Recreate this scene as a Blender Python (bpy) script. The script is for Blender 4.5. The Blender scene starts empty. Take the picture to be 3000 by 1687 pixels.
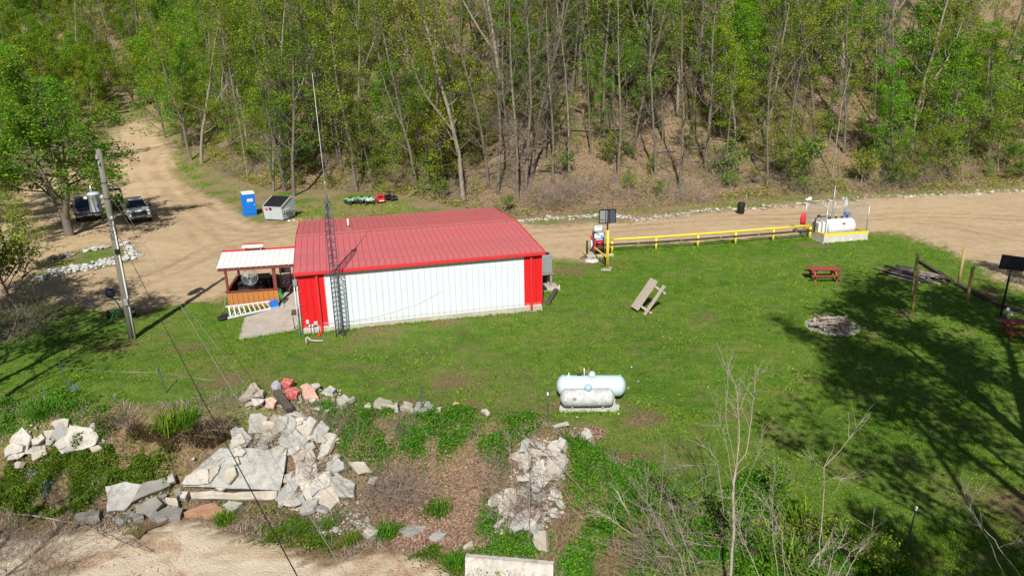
import bpy, bmesh, math, random
import numpy as np
from mathutils import Vector, Matrix

S = bpy.context.scene
COL = S.collection
R = math.radians

# ------------------------------------------------------------------ camera
cam_data = bpy.data.cameras.new('camera')
cam = bpy.data.objects.new('camera', cam_data)
COL.objects.link(cam)
CAM_H, PITCH, ROLL = 14.1, R(17.71), R(1.2)
cam_data.sensor_fit = 'HORIZONTAL'
cam_data.sensor_width = 36.0
cam_data.lens = 2134.0 / 3000.0 * 36.0
cam_data.clip_start = 0.5
cam_data.clip_end = 3000.0
_fw = Vector((0, math.cos(PITCH), -math.sin(PITCH)))
_dn = Vector((0, -math.sin(PITCH), -math.cos(PITCH)))
_rt = Vector((1, 0, 0)) * math.cos(ROLL) + _dn * math.sin(ROLL)
_up = Vector((1, 0, 0)) * math.sin(ROLL) - _dn * math.cos(ROLL)
cam.matrix_world = Matrix(((_rt.x, _up.x, -_fw.x, 0), (_rt.y, _up.y, -_fw.y, 0),
                           (_rt.z, _up.z, -_fw.z, CAM_H), (0, 0, 0, 1)))
S.camera = cam

# ------------------------------------------------------------------ sky, sun, exposure
SUN_EL, SUN_AZ = R(42.0), R(4.0)            # the sun stands behind the camera; shadows run away from it
W = bpy.data.worlds.new('World')
S.world = W
W.use_nodes = True
wn = W.node_tree
sky = wn.nodes.new('ShaderNodeTexSky')
sky.sky_type = 'NISHITA'
sky.sun_disc = False
sky.sun_elevation = SUN_EL
sky.sun_rotation = R(180.0) + SUN_AZ
sky.air_density = 1.0
sky.dust_density = 1.0
bg = wn.nodes['Background']
bg.inputs['Strength'].default_value = 0.05
wn.links.new(sky.outputs[0], bg.inputs['Color'])
sun_data = bpy.data.lights.new('sun', 'SUN')
sun_data.energy = 4.9
sun_data.angle = R(0.53)
sun_data.color = (1.0, 0.955, 0.88)
sun = bpy.data.objects.new('sun', sun_data)
COL.objects.link(sun)
sun.rotation_euler = Vector((math.sin(SUN_AZ) * math.cos(SUN_EL), math.cos(SUN_AZ) * math.cos(SUN_EL),
                             -math.sin(SUN_EL))).to_track_quat('-Z', 'Y').to_euler()
sun.location = (0, -60, 80)
S.view_settings.view_transform = 'Standard'
S.view_settings.look = 'None'
S.view_settings.gamma = 1.0
S.view_settings.use_curve_mapping = False
S.view_settings.exposure = 0.36
S.cycles.max_bounces = 5
S.cycles.diffuse_bounces = 2
S.cycles.transparent_max_bounces = 8

# ------------------------------------------------------------------ terrain shape
def smooth01(t):
    t = np.clip(t, 0, 1)
    return t * t * (3 - 2 * t)
TOE=np.array([(-300,230),(-150,176),(-104,168),(-84,163),(-68,142),(-56,120),(-46,104),(-38,94),(-29,84),(-20,81.5),(-11.6,77),(-3.1,68),(1.4,65.2),(6.4,66),(11.3,67.2),(16.7,69.4),(23.9,71.3),(31.5,73.5),(42,73.5),(54,75.5),(70,80),(130,104),(300,150)],float)
BANK=np.array([(-60,30),(-30,29.5),(-22.6,29),(-19,28.5),(-16,28),(-14.2,28.2),(-12.5,28.8),(-10.8,29.3),(-9,28.6),(-6.5,27.5),(-3.6,27.0),(-1.2,26.5),(2,25.2),(3.5,22.8),(4.9,20.7),(6.5,18.5),(9.4,16.4),(12,14),(16,10.5),(30,2),(60,-10)],float)
def toe(x): return np.interp(x,TOE[:,0],TOE[:,1])
def bank(x): return np.interp(x,BANK[:,0],BANK[:,1])
def zones(x,y):
    x=np.asarray(x,float); y=np.asarray(y,float)
    d=2.0
    tx=(toe(x-d)+toe(x)+toe(x+d))/3; sl=(toe(x+d+2)-toe(x-d-2))/(2*d+4)
    s=(y-tx)/np.sqrt(1+sl*sl)
    bx=(bank(x-.7)+bank(x)+bank(x+.7))/3; bsl=(bank(x+1.5)-bank(x-1.5))/3
    b=(bx-y)/np.sqrt(1+bsl*bsl)
    return s,b
def height(x,y):
    x=np.asarray(x,float); y=np.asarray(y,float)
    s,b=zones(x,y)
    sp=np.maximum(s,0)
    z=0.52*sp*sp/(sp+5.0)
    z=np.minimum(z,60+0.1*z)
    left=smooth01((-18-x)/20)
    z=z+0.06*np.maximum(0,y-82)*left*np.exp(-sp/60)
    z=z+0.34*np.maximum(0,-66-x-0.60*(np.clip(y,70,500)-70))
    z=z+0.30*np.maximum(0,y-230)*left
    drop=smooth01((b+0.3)/3.9)
    z=z-2.9*drop
    z=z+0.04*np.sin(x*0.35+1.0)*np.sin(y*0.28)*smooth01((48-y)/10)
    z=z+(0.35*np.sin(x*0.21+y*0.17)+0.25*np.sin(x*0.43-y*0.31+2))*smooth01((s-6)/12)
    rough=drop*(1-drop)*4
    z=z+rough*(0.20*np.sin(x*1.3+0.7*y)*np.sin(y*1.7-x*.4)+0.11*np.sin(x*3.7-y*2.1)*np.sin(y*4.3+x*1.9+1)+0.05*np.sin(x*8.1+y*5.3)*np.sin(y*9.2-x*6.7))
    return z
def hz(x, y):
    return float(height(x, y))

def inside(poly, x, y):
    p = np.array([q[:2] for q in poly], float)
    r = np.zeros(np.shape(x), bool)
    j = len(p) - 1
    for i in range(len(p)):
        xi, yi = p[i]; xj, yj = p[j]
        c = ((yi > y) != (yj > y)) & (x < (xj - xi) * (y - yi) / (yj - yi + 1e-12) + xi)
        r ^= c
        j = i
    return r

def wob(x, y, f, s=0.0):
    return (np.sin(x * f * 1.0 + y * f * 0.63 + s) + np.sin(x * f * -0.71 + y * f * 1.17 + 2.1 * s + 1)
            + np.sin(x * f * 1.93 + y * f * -0.47 + s * 3 + 2) * 0.6 + np.sin(x * f * 0.37 + y * f * 2.13 + s * 1.7) * 0.6) / 3.2

# ------------------------------------------------------------------ object helpers
def tag(o, label=None, cat=None, group=None, kind=None):
    if label: o['label'] = label
    if cat: o['category'] = cat
    if group: o['group'] = group
    if kind: o['kind'] = kind
    elif cat: o['kind'] = 'thing'
    return o

def thing(name, label, cat, loc, rz=0.0, group=None):
    o = bpy.data.objects.new(name, None)
    o.empty_display_size = 0.2
    COL.objects.link(o)
    o.location = loc
    o.rotation_euler = (0, 0, rz)
    return tag(o, label, cat, group)

def copy_thing(src, loc, rz, scale=1.0, label=None, group=None):
    r = src.copy()
    COL.objects.link(r)
    r.location = loc
    r.rotation_euler = (0, 0, rz)
    r.scale = (scale,) * 3 if not isinstance(scale, tuple) else scale
    if label: r['label'] = label
    if group: r['group'] = group
    for ch in list(src.children):
        c = ch.copy()
        COL.objects.link(c)
        c.parent = r
        for g in list(ch.children):
            d = g.copy()
            COL.objects.link(d)
            d.parent = c
    return r

def link_mesh(name, me, m, parent=None):
    if m is not None:
        me.materials.clear()
        me.materials.append(m)
    o = bpy.data.objects.new(name, me)
    COL.objects.link(o)
    if parent is not None:
        o.parent = parent
    return o

def np_mesh(name, verts, faces, smooth=False):
    verts = np.ascontiguousarray(verts, np.float32)
    faces = np.ascontiguousarray(faces, np.int32)
    n = faces.shape[1]
    me = bpy.data.meshes.new(name)
    me.vertices.add(len(verts))
    me.vertices.foreach_set('co', verts.ravel())
    me.loops.add(faces.size)
    me.loops.foreach_set('vertex_index', faces.ravel())
    me.polygons.add(len(faces))
    me.polygons.foreach_set('loop_start', np.arange(0, faces.size, n, dtype=np.int32))
    if smooth:
        me.polygons.foreach_set('use_smooth', np.ones(len(faces), bool))
    me.update(calc_edges=True)
    return me

class MB:
    """collects shapes into one mesh"""
    def __init__(s):
        s.v = []; s.f = []; s.sm = []
    def add(s, vs, fs, smooth=False):
        n = len(s.v)
        s.v += [tuple(v) for v in vs]
        s.f += [tuple(i + n for i in f) for f in fs]
        s.sm += [smooth] * len(fs)
        return s
    def box(s, c, d, rot=None, ch=0.0):
        x, y, z = d[0] / 2, d[1] / 2, d[2] / 2
        if ch <= 0:
            vs = [(-x, -y, -z), (x, -y, -z), (x, y, -z), (-x, y, -z), (-x, -y, z), (x, -y, z), (x, y, z), (-x, y, z)]
            fs = [(3, 2, 1, 0), (4, 5, 6, 7), (0, 1, 5, 4), (1, 2, 6, 5), (2, 3, 7, 6), (3, 0, 4, 7)]
        else:
            bm = bmesh.new()
            bmesh.ops.create_cube(bm, size=1.0, matrix=Matrix.Diagonal((d[0], d[1], d[2], 1)))
            bmesh.ops.bevel(bm, geom=bm.edges[:], offset=ch, segments=1, affect='EDGES', profile=0.5)
            bm.verts.index_update()
            vs = [v.co[:] for v in bm.verts]
            fs = [[v.index for v in f.verts] for f in bm.faces]
            bm.free()
        M = Matrix.Translation(c)
        if rot is not None:
            M = M @ (rot.to_4x4() if not isinstance(rot, tuple) else __import__('mathutils').Euler(rot).to_matrix().to_4x4())
        return s.add([M @ Vector(v) for v in vs], fs)
    def bar(s, p0, p1, w, h, up=(0, 0, 1)):
        p0, p1 = Vector(p0), Vector(p1)
        a = (p1 - p0); L = a.length; a.normalize()
        u = Vector(up)
        if abs(a.dot(u)) > 0.99: u = Vector((1, 0, 0))
        side = a.cross(u).normalized(); u = side.cross(a)
        M = Matrix((side, a, u)).transposed().to_4x4()
        return s.box((p0 + p1) / 2, (w, L, h), M.to_3x3())
    def tube(s, pts, rad, n=8, caps=True, smooth=True):
        pts = [Vector(p) for p in pts]
        rads = rad if isinstance(rad, (list, tuple)) else [rad] * len(pts)
        vs, fs = [], []
        prev = None
        for i, p in enumerate(pts):
            t = (pts[min(i + 1, len(pts) - 1)] - pts[max(i - 1, 0)])
            t = t.normalized() if t.length > 1e-9 else Vector((0, 0, 1))
            if prev is None:
                ref = Vector((0, 0, 1)) if abs(t.z) < 0.9 else Vector((1, 0, 0))
                u = t.cross(ref).normalized()
            else:
                u = (prev - t * prev.dot(t)).normalized()
            prev = u
            w = t.cross(u)
            for k in range(n):
                a = 2 * math.pi * k / n
                vs.append(p + (u * math.cos(a) + w * math.sin(a)) * rads[i])
        for i in range(len(pts) - 1):
            for k in range(n):
                a, b = i * n + k, i * n + (k + 1) % n
                fs.append((a, b, b + n, a + n))
        s.add(vs, fs, smooth)
        if caps:
            m = len(s.v)
            s.f.append(tuple(m - len(vs) + k for k in range(n))[::-1]); s.sm.append(False)
            s.f.append(tuple(m - n + k for k in range(n))); s.sm.append(False)
        return s
    def lathe(s, prof, n=20, M=None, smooth=True):
        vs, fs = [], []
        for r, z in prof:
            for k in range(n):
                a = 2 * math.pi * k / n
                vs.append(Vector((r * math.cos(a), r * math.sin(a), z)))
        for i in range(len(prof) - 1):
            for k in range(n):
                a, b = i * n + k, i * n + (k + 1) % n
                fs.append((a, b, b + n, a + n))
        if prof[0][0] > 1e-4: fs.append(tuple(range(n))[::-1])
        if prof[-1][0] > 1e-4: fs.append(tuple((len(prof) - 1) * n + k for k in range(n)))
        if M is not None: vs = [M @ v for v in vs]
        return s.add(vs, fs, smooth)
    def prism(s, poly, a, b, M=None):
        """poly in the local xy plane, from z=a to z=b"""
        n = len(poly)
        vs = [Vector((p[0], p[1], a)) for p in poly] + [Vector((p[0], p[1], b)) for p in poly]
        if M is not None: vs = [M @ v for v in vs]
        fs = [tuple(range(n))[::-1], tuple(range(n, 2 * n))]
        fs += [(i, (i + 1) % n, n + (i + 1) % n, n + i) for i in range(n)]
        return s.add(vs, fs)
    def loft(s, sections, smooth=False):
        n = len(sections[0])
        vs = [v for sec in sections for v in sec]
        fs = []
        for i in range(len(sections) - 1):
            for k in range(n):
                a, b = i * n + k, i * n + (k + 1) % n
                fs.append((a, b, b + n, a + n))
        fs.append(tuple(range(n))[::-1]); fs.append(tuple((len(sections) - 1) * n + k for k in range(n)))
        return s.add(vs, fs, smooth)
    def torus(s, c, r, t, axis='z', n=20, m=6):
        vs, fs = [], []
        for i in range(n):
            a = 2 * math.pi * i / n
            for j in range(m):
                b = 2 * math.pi * j / m
                q = ((r + t * math.cos(b)) * math.cos(a), (r + t * math.cos(b)) * math.sin(a), t * math.sin(b))
                if axis == 'y': q = (q[0], q[2], q[1])
                if axis == 'x': q = (q[2], q[0], q[1])
                vs.append((q[0] + c[0], q[1] + c[1], q[2] + c[2]))
        for i in range(n):
            for j in range(m):
                fs.append((i * m + j, ((i + 1) % n) * m + j, ((i + 1) % n) * m + (j + 1) % m, i * m + (j + 1) % m))
        return s.add(vs, fs, True)
    def mesh(s, name):
        me = bpy.data.meshes.new(name)
        me.from_pydata([tuple(v) for v in s.v], [], s.f)
        me.polygons.foreach_set('use_smooth', s.sm)
        bm = bmesh.new(); bm.from_mesh(me)
        bmesh.ops.recalc_face_normals(bm, faces=bm.faces[:])
        bm.to_mesh(me); bm.free()
        return me
    def build(s, name, m, parent=None):
        return link_mesh(name, s.mesh(name), m, parent)

# ------------------------------------------------------------------ materials
def nodes_of(name):
    m = bpy.data.materials.new(name)
    m.use_nodes = True
    nt = m.node_tree
    return m, nt, nt.nodes['Principled BSDF']

def noise(nt, scale, detail=4, rough=0.6, coord='Object', dist=0.0, squash=None):
    tc = nt.nodes.new('ShaderNodeTexCoord')
    n = nt.nodes.new('ShaderNodeTexNoise')
    n.inputs['Scale'].default_value = scale
    n.inputs['Detail'].default_value = detail
    n.inputs['Roughness'].default_value = rough
    n.inputs['Distortion'].default_value = dist
    if squash:
        mp = nt.nodes.new('ShaderNodeMapping')
        mp.inputs['Scale'].default_value = squash
        nt.links.new(tc.outputs[coord], mp.inputs[0]); nt.links.new(mp.outputs[0], n.inputs['Vector'])
    else:
        nt.links.new(tc.outputs[coord], n.inputs['Vector'])
    return n.outputs['Fac']

def ramp(nt, fac, stops):
    r = nt.nodes.new('ShaderNodeValToRGB')
    e = r.color_ramp.elements
    while len(e) < len(stops): e.new(0.5)
    for i, (p, c) in enumerate(stops):
        e[i].position = p
        e[i].color = (*c, 1) if len(c) == 3 else c
    nt.links.new(fac, r.inputs[0])
    return r.outputs[0]

def mix(nt, fac, a, b, mode='MIX'):
    n = nt.nodes.new('ShaderNodeMix')
    n.data_type = 'RGBA'
    n.blend_type = mode
    if isinstance(fac, (int, float)): n.inputs[0].default_value = fac
    else: nt.links.new(fac, n.inputs[0])
    for sock, val in ((n.inputs[6], a), (n.inputs[7], b)):
        if isinstance(val, tuple): sock.default_value = (*val, 1)
        elif not isinstance(val, (int, float)): nt.links.new(val, sock)
    return n.outputs[2]

def math_node(nt, op, a, b=None):
    n = nt.nodes.new('ShaderNodeMath'); n.operation = op
    for i, v in enumerate((a, b)):
        if v is None: continue
        if isinstance(v, (int, float)): n.inputs[i].default_value = v
        else: nt.links.new(v, n.inputs[i])
    return n.outputs[0]

def bump(nt, h, strength, dist=0.02):
    b = nt.nodes.new('ShaderNodeBump')
    b.inputs['Strength'].default_value = strength
    b.inputs['Distance'].default_value = dist
    nt.links.new(h, b.inputs['Height'])
    nt.links.new(b.outputs[0], nt.nodes['Principled BSDF'].inputs['Normal'])

def mat(name, c, rough=0.6, var=0.12, scale=3.0, metal=0.0, c2=None, c2at=(0.5, 0.7), bmp=0.0, bscale=30.0, spec=0.4, squash=None):
    """plain surface with uneven colour, optional second colour in patches (rust, wear, dirt)"""
    m, nt, p = nodes_of(name)
    f = noise(nt, scale, 5, 0.65, squash=squash)
    lo = tuple(v * (1 - var) for v in c); hi = tuple(min(1, v * (1 + var)) for v in c)
    col = ramp(nt, f, [(0.3, lo), (0.7, hi)])
    if c2:
        f2 = noise(nt, scale * 2.3, 6, 0.7, squash=squash)
        k = ramp(nt, f2, [(c2at[0], (0, 0, 0)), (c2at[1], (1, 1, 1))])
        col = mix(nt, k, col, c2)
    nt.links.new(col, p.inputs['Base Color'])
    p.inputs['Roughness'].default_value = rough
    p.inputs['Metallic'].default_value = metal
    p.inputs['Specular IOR Level'].default_value = spec
    if bmp > 0:
        bump(nt, noise(nt, bscale, 4), bmp)
    return m

def leaf_mat(name, c1, c2, c3=None, transl=0.32, objvar=0.50):
    m = bpy.data.materials.new(name)
    m.use_nodes = True
    nt = m.node_tree
    nt.nodes.clear()
    out = nt.nodes.new('ShaderNodeOutputMaterial')
    geo = nt.nodes.new('ShaderNodeNewGeometry')
    oi = nt.nodes.new('ShaderNodeObjectInfo')
    st = [(0.0, c1), (1.0, c2)] if c3 is None else [(0.0, c1), (0.72, c2), (1.0, c3)]
    col = ramp(nt, geo.outputs['Random Per Island'], st)
    hs = nt.nodes.new('ShaderNodeHueSaturation')
    nt.links.new(col, hs.inputs['Color'])
    v = math_node(nt, 'MULTIPLY_ADD', oi.outputs['Random'], objvar); nt.nodes[-1].inputs[2].default_value = 1 - objvar / 2
    nt.links.new(v, hs.inputs['Value'])
    r2 = math_node(nt, 'FRACT', math_node(nt, 'MULTIPLY', oi.outputs['Random'], 17.3))
    h = math_node(nt, 'MULTIPLY_ADD', r2, 0.06); nt.nodes[-1].inputs[2].default_value = 0.465
    nt.links.new(h, hs.inputs['Hue'])
    d = nt.nodes.new('ShaderNodeBsdfDiffuse'); t = nt.nodes.new('ShaderNodeBsdfTranslucent')
    mx = nt.nodes.new('ShaderNodeMixShader'); mx.inputs[0].default_value = transl
    nt.links.new(hs.outputs[0], d.inputs[0]); nt.links.new(hs.outputs[0], t.inputs[0])
    nt.links.new(d.outputs[0], mx.inputs[1]); nt.links.new(t.outputs[0], mx.inputs[2])
    nt.links.new(mx.outputs[0], out.inputs[0])
    return m

def glass_mat(name, c=(0.012, 0.016, 0.02)):
    m, nt, p = nodes_of(name)
    f = noise(nt, 2.0, 3)
    nt.links.new(ramp(nt, f, [(0.3, c), (0.8, tuple(v * 2.5 for v in c))]), p.inputs['Base Color'])
    p.inputs['Roughness'].default_value = 0.08
    p.inputs['Specular IOR Level'].default_value = 0.6
    return m

M = {
    'red_roof': mat('red_roof', (0.54, 0.125, 0.135), 0.38, 0.08, 0.6, c2=(0.54, 0.185, 0.195), c2at=(0.45, 0.75)),
    'red_trim': mat('red_trim', (0.56, 0.028, 0.034), 0.42, 0.06, 1.5),
    'red_wall': mat('red_wall', (0.60, 0.012, 0.016), 0.45, 0.06, 1.2),
    'white_wall': mat('white_wall', (0.61, 0.665, 0.70), 0.5, 0.03, 0.9, c2=(0.58, 0.59, 0.57), c2at=(0.66, 0.95)),
    'white_roof': mat('white_roof', (0.62, 0.625, 0.615), 0.5, 0.04, 1.0, c2=(0.56, 0.55, 0.51), c2at=(0.6, 0.95)),
    'concrete': mat('concrete', (0.42, 0.385, 0.33), 0.9, 0.16, 1.2, bmp=0.3, c2=(0.30, 0.27, 0.22), c2at=(0.52, 0.78)),
    'concrete_pale': mat('concrete_pale', (0.50, 0.48, 0.44), 0.9, 0.14, 2.0, bmp=0.35, c2=(0.34, 0.31, 0.27), c2at=(0.55, 0.8)),
    'white_pipe': mat('white_pipe', (0.66, 0.655, 0.68), 0.4, 0.04),
    'grey_metal': mat('grey_metal', (0.30, 0.32, 0.34), 0.45, 0.1, metal=0.3),
    'galvanised': mat('galvanised', (0.42, 0.45, 0.45), 0.4, 0.12, metal=0.55),
    'dark_steel': mat('dark_steel', (0.085, 0.10, 0.135), 0.5, 0.2, metal=0.35, c2=(0.12, 0.07, 0.04), c2at=(0.62, 0.8)),
    'black': mat('black', (0.012, 0.012, 0.014), 0.45, 0.2),
    'rubber': mat('rubber', (0.02, 0.02, 0.021), 0.8, 0.2),
    'dark_pipe': mat('dark_pipe', (0.035, 0.026, 0.022), 0.65, 0.2, c2=(0.09, 0.05, 0.03), c2at=(0.6, 0.8)),
    'brown_paint': mat('brown_paint', (0.17, 0.040, 0.030), 0.6, 0.15, 2.0),
    'cedar': mat('cedar', (0.42, 0.17, 0.042), 0.6, 0.3, 1.6, c2=(0.26, 0.10, 0.030), c2at=(0.5, 0.8), squash=(4, 4, 0.8)),
    'old_wood': mat('old_wood', (0.40, 0.35, 0.29), 0.85, 0.2, 3.0, c2=(0.24, 0.19, 0.15), c2at=(0.5, 0.75), squash=(6, 1, 6)),
    'grey_wood': mat('grey_wood', (0.27, 0.24, 0.21), 0.9, 0.25, 4.0, c2=(0.12, 0.10, 0.085), c2at=(0.5, 0.75)),
    'dark_wood': mat('dark_wood', (0.075, 0.060, 0.050), 0.9, 0.3, 4.0, c2=(0.17, 0.15, 0.13), c2at=(0.55, 0.75)),
    'pole_wood': mat('pole_wood', (0.17, 0.165, 0.13), 0.9, 0.25, 6.0, c2=(0.10, 0.11, 0.075), c2at=(0.5, 0.75), squash=(5, 5, 0.6)),
    'post_wood': mat('post_wood', (0.34, 0.26, 0.10), 0.85, 0.2, 5.0, c2=(0.24, 0.16, 0.06), c2at=(0.5, 0.8), squash=(5, 5, 0.6)),
    'picnic_red': mat('picnic_red', (0.30, 0.050, 0.048), 0.7, 0.16, 3.0, c2=(0.36, 0.12, 0.10), c2at=(0.62, 0.85)),
    'yellow': mat('yellow', (0.74, 0.56, 0.035), 0.5, 0.08, 3.0, c2=(0.58, 0.42, 0.06), c2at=(0.6, 0.9)),
    'rust_pole': mat('rust_pole', (0.075, 0.032, 0.022), 0.7, 0.2),
    'porta_blue': mat('porta_blue', (0.006, 0.17, 0.62), 0.5, 0.06, 1.5),
    'porta_roof': mat('porta_roof', (0.62, 0.68, 0.70), 0.6, 0.08, 6.0, c2=(0.38, 0.40, 0.38), c2at=(0.58, 0.72)),
    'sign_white': mat('sign_white', (0.78, 0.78, 0.78), 0.5, 0.03),
    'sign_red': mat('sign_red', (0.55, 0.03, 0.04), 0.5, 0.05),
    'dumpster': mat('dumpster', (0.42, 0.46, 0.49), 0.55, 0.08, 2.0, c2=(0.30, 0.27, 0.24), c2at=(0.62, 0.85)),
    'dump_lid': mat('dump_lid', (0.018, 0.017, 0.019), 0.55, 0.2),
    'propane_blue': mat('propane_blue', (0.46, 0.58, 0.63), 0.4, 0.03, 1.5),
    'propane_dome': mat('propane_dome', (0.32, 0.47, 0.53), 0.45, 0.05),
    'propane_old': mat('propane_old', (0.44, 0.46, 0.46), 0.6, 0.30, 4.0, c2=(0.19, 0.15, 0.14), c2at=(0.585, 0.64), bmp=0.2, bscale=18),
    'tank_white': mat('tank_white', (0.80, 0.80, 0.80), 0.4, 0.02),
    'tank_grey': mat('tank_grey', (0.40, 0.47, 0.53), 0.5, 0.05),
    'white_paint': mat('white_paint', (0.80, 0.81, 0.82), 0.22, 0.03),
    'blue_paint': mat('blue_paint', (0.010, 0.022, 0.095), 0.2, 0.08, spec=0.6),
    'glass': glass_mat('glass'),
    'chrome': mat('chrome', (0.5, 0.5, 0.52), 0.25, 0.1, metal=0.8),
    'lamp': mat('lamp', (0.55, 0.55, 0.55), 0.15, 0.1),
    'bright_blue': mat('bright_blue', (0.012, 0.13, 0.55), 0.45, 0.06),
    'pump_blue': mat('pump_blue', (0.015, 0.10, 0.28), 0.45, 0.08),
    'pump_red': mat('pump_red', (0.58, 0.006, 0.016), 0.4, 0.06),
    'toy_green': mat('toy_green', (0.30, 0.55, 0.38), 0.5, 0.1, 7.0, c2=(0.07, 0.26, 0.13), c2at=(0.48, 0.54)),
    'toy_pale': mat('toy_pale', (0.55, 0.68, 0.62), 0.5, 0.1, 7.0, c2=(0.16, 0.32, 0.26), c2at=(0.54, 0.60)),
    'toy_red': mat('toy_red', (0.58, 0.02, 0.035), 0.45, 0.1),
    'hose_green': mat('hose_green', (0.02, 0.30, 0.11), 0.45, 0.15),
    'fan_metal': mat('fan_metal', (0.50, 0.50, 0.47), 0.35, 0.1, metal=0.5),
    'rock_white': mat('rock_white', (0.47, 0.46, 0.44), 0.9, 0.25, 3.0, c2=(0.28, 0.27, 0.25), c2at=(0.5, 0.75), bmp=0.3),
    'rock_tan': mat('rock_tan', (0.36, 0.32, 0.27), 0.9, 0.25, 3.0, c2=(0.22, 0.18, 0.14), c2at=(0.5, 0.75), bmp=0.3),
    'slab_white': mat('slab_white', (0.45, 0.425, 0.38), 0.9, 0.22, 1.6, bmp=0.6, c2=(0.25, 0.205, 0.15), c2at=(0.48, 0.70)),
    'slab_grey': mat('slab_grey', (0.35, 0.345, 0.325), 0.88, 0.22, 1.1, bmp=0.5, c2=(0.20, 0.185, 0.155), c2at=(0.46, 0.70)),
    'slab_dark': mat('slab_dark', (0.21, 0.20, 0.18), 0.9, 0.25, 1.8, bmp=0.35, c2=(0.16, 0.14, 0.11), c2at=(0.52, 0.75)),
    'slab_tan': mat('slab_tan', (0.385, 0.345, 0.285), 0.9, 0.24, 1.6, bmp=0.6, c2=(0.22, 0.175, 0.125), c2at=(0.52, 0.78)),
    'slab_rust': mat('slab_rust', (0.36, 0.20, 0.12), 0.9, 0.2, 2.0, bmp=0.35),
    'slab_red': mat('slab_red', (0.50, 0.05, 0.065), 0.8, 0.2, 3.0, bmp=0.5, c2=(0.44, 0.33, 0.27), c2at=(0.47, 0.60)),
    'slab_pink': mat('slab_pink', (0.52, 0.36, 0.28), 0.85, 0.15, 2.0, bmp=0.3, c2=(0.60, 0.12, 0.12), c2at=(0.50, 0.66)),
    'slab_lilac': mat('slab_lilac', (0.42, 0.42, 0.50), 0.85, 0.1, 2.0, bmp=0.3, c2=(0.56, 0.16, 0.18), c2at=(0.54, 0.62)),
    'bark_grey': mat('bark_grey', (0.20, 0.175, 0.135), 0.95, 0.4, 2.0, c2=(0.065, 0.052, 0.038), c2at=(0.44, 0.58), squash=(4, 4, 0.6)),
    'bark_dark': mat('bark_dark', (0.12, 0.10, 0.08), 0.95, 0.3, 2.0, c2=(0.20, 0.17, 0.13), c2at=(0.5, 0.7), squash=(4, 4, 0.6)),
    'bark_pale': mat('bark_pale', (0.27, 0.235, 0.185), 0.95, 0.35, 2.0, c2=(0.10, 0.085, 0.062), c2at=(0.48, 0.62), squash=(4, 4, 0.6)),
    'twig': mat('twig', (0.26, 0.215, 0.18), 0.95, 0.25, 3.0),
    'twig_pale': mat('twig_pale', (0.33, 0.29, 0.225), 0.95, 0.2, 3.0),
    'leaf_mid': leaf_mat('leaf_mid', (0.085, 0.19, 0.014), (0.20, 0.345, 0.022), (0.31, 0.44, 0.035)),
    'leaf_bright': leaf_mat('leaf_bright', (0.10, 0.26, 0.014), (0.20, 0.40, 0.020), (0.29, 0.46, 0.035), objvar=0.25),
    'leaf_olive': leaf_mat('leaf_olive', (0.12, 0.18, 0.016), (0.25, 0.33, 0.026), (0.36, 0.41, 0.05)),
    'leaf_deep': leaf_mat('leaf_deep', (0.045, 0.14, 0.014), (0.10, 0.27, 0.022), (0.16, 0.35, 0.03), objvar=0.1),
    'leaf_litter': leaf_mat('leaf_litter', (0.20, 0.13, 0.08), (0.36, 0.26, 0.17), (0.52, 0.41, 0.30), transl=0.1, objvar=0.05),
    'grass_blade': None,
    'weed_green': leaf_mat('weed_green', (0.045, 0.135, 0.013), (0.12, 0.265, 0.022), (0.30, 0.38, 0.035), transl=0.3, objvar=0.1),
    'weed_dark': leaf_mat('weed_dark', (0.030, 0.095, 0.012), (0.075, 0.185, 0.02), (0.17, 0.28, 0.035), transl=0.3, objvar=0.1),
    'dry_stem': leaf_mat('dry_stem', (0.22, 0.17, 0.13), (0.34, 0.28, 0.23), (0.42, 0.36, 0.30), transl=0.05, objvar=0.05),
    'flower_blue': leaf_mat('flower_blue', (0.10, 0.12, 0.42), (0.20, 0.22, 0.55), (0.32, 0.34, 0.62), transl=0.2, objvar=0.05),
    'water': None,
    'root': leaf_mat('root', (0.035, 0.022, 0.012), (0.12, 0.078, 0.042), (0.24, 0.17, 0.10), transl=0.05, objvar=0.05),
}
m, nt, p = nodes_of('water')
nt.links.new(ramp(nt, noise(nt, 0.8, 3), [(0.3, (0.10, 0.065, 0.035)), (0.7, (0.17, 0.11, 0.06))]), p.inputs['Base Color'])
p.inputs['Roughness'].default_value = 0.06
bump(nt, noise(nt, 9.0, 2), 0.08)
M['water'] = m

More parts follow.
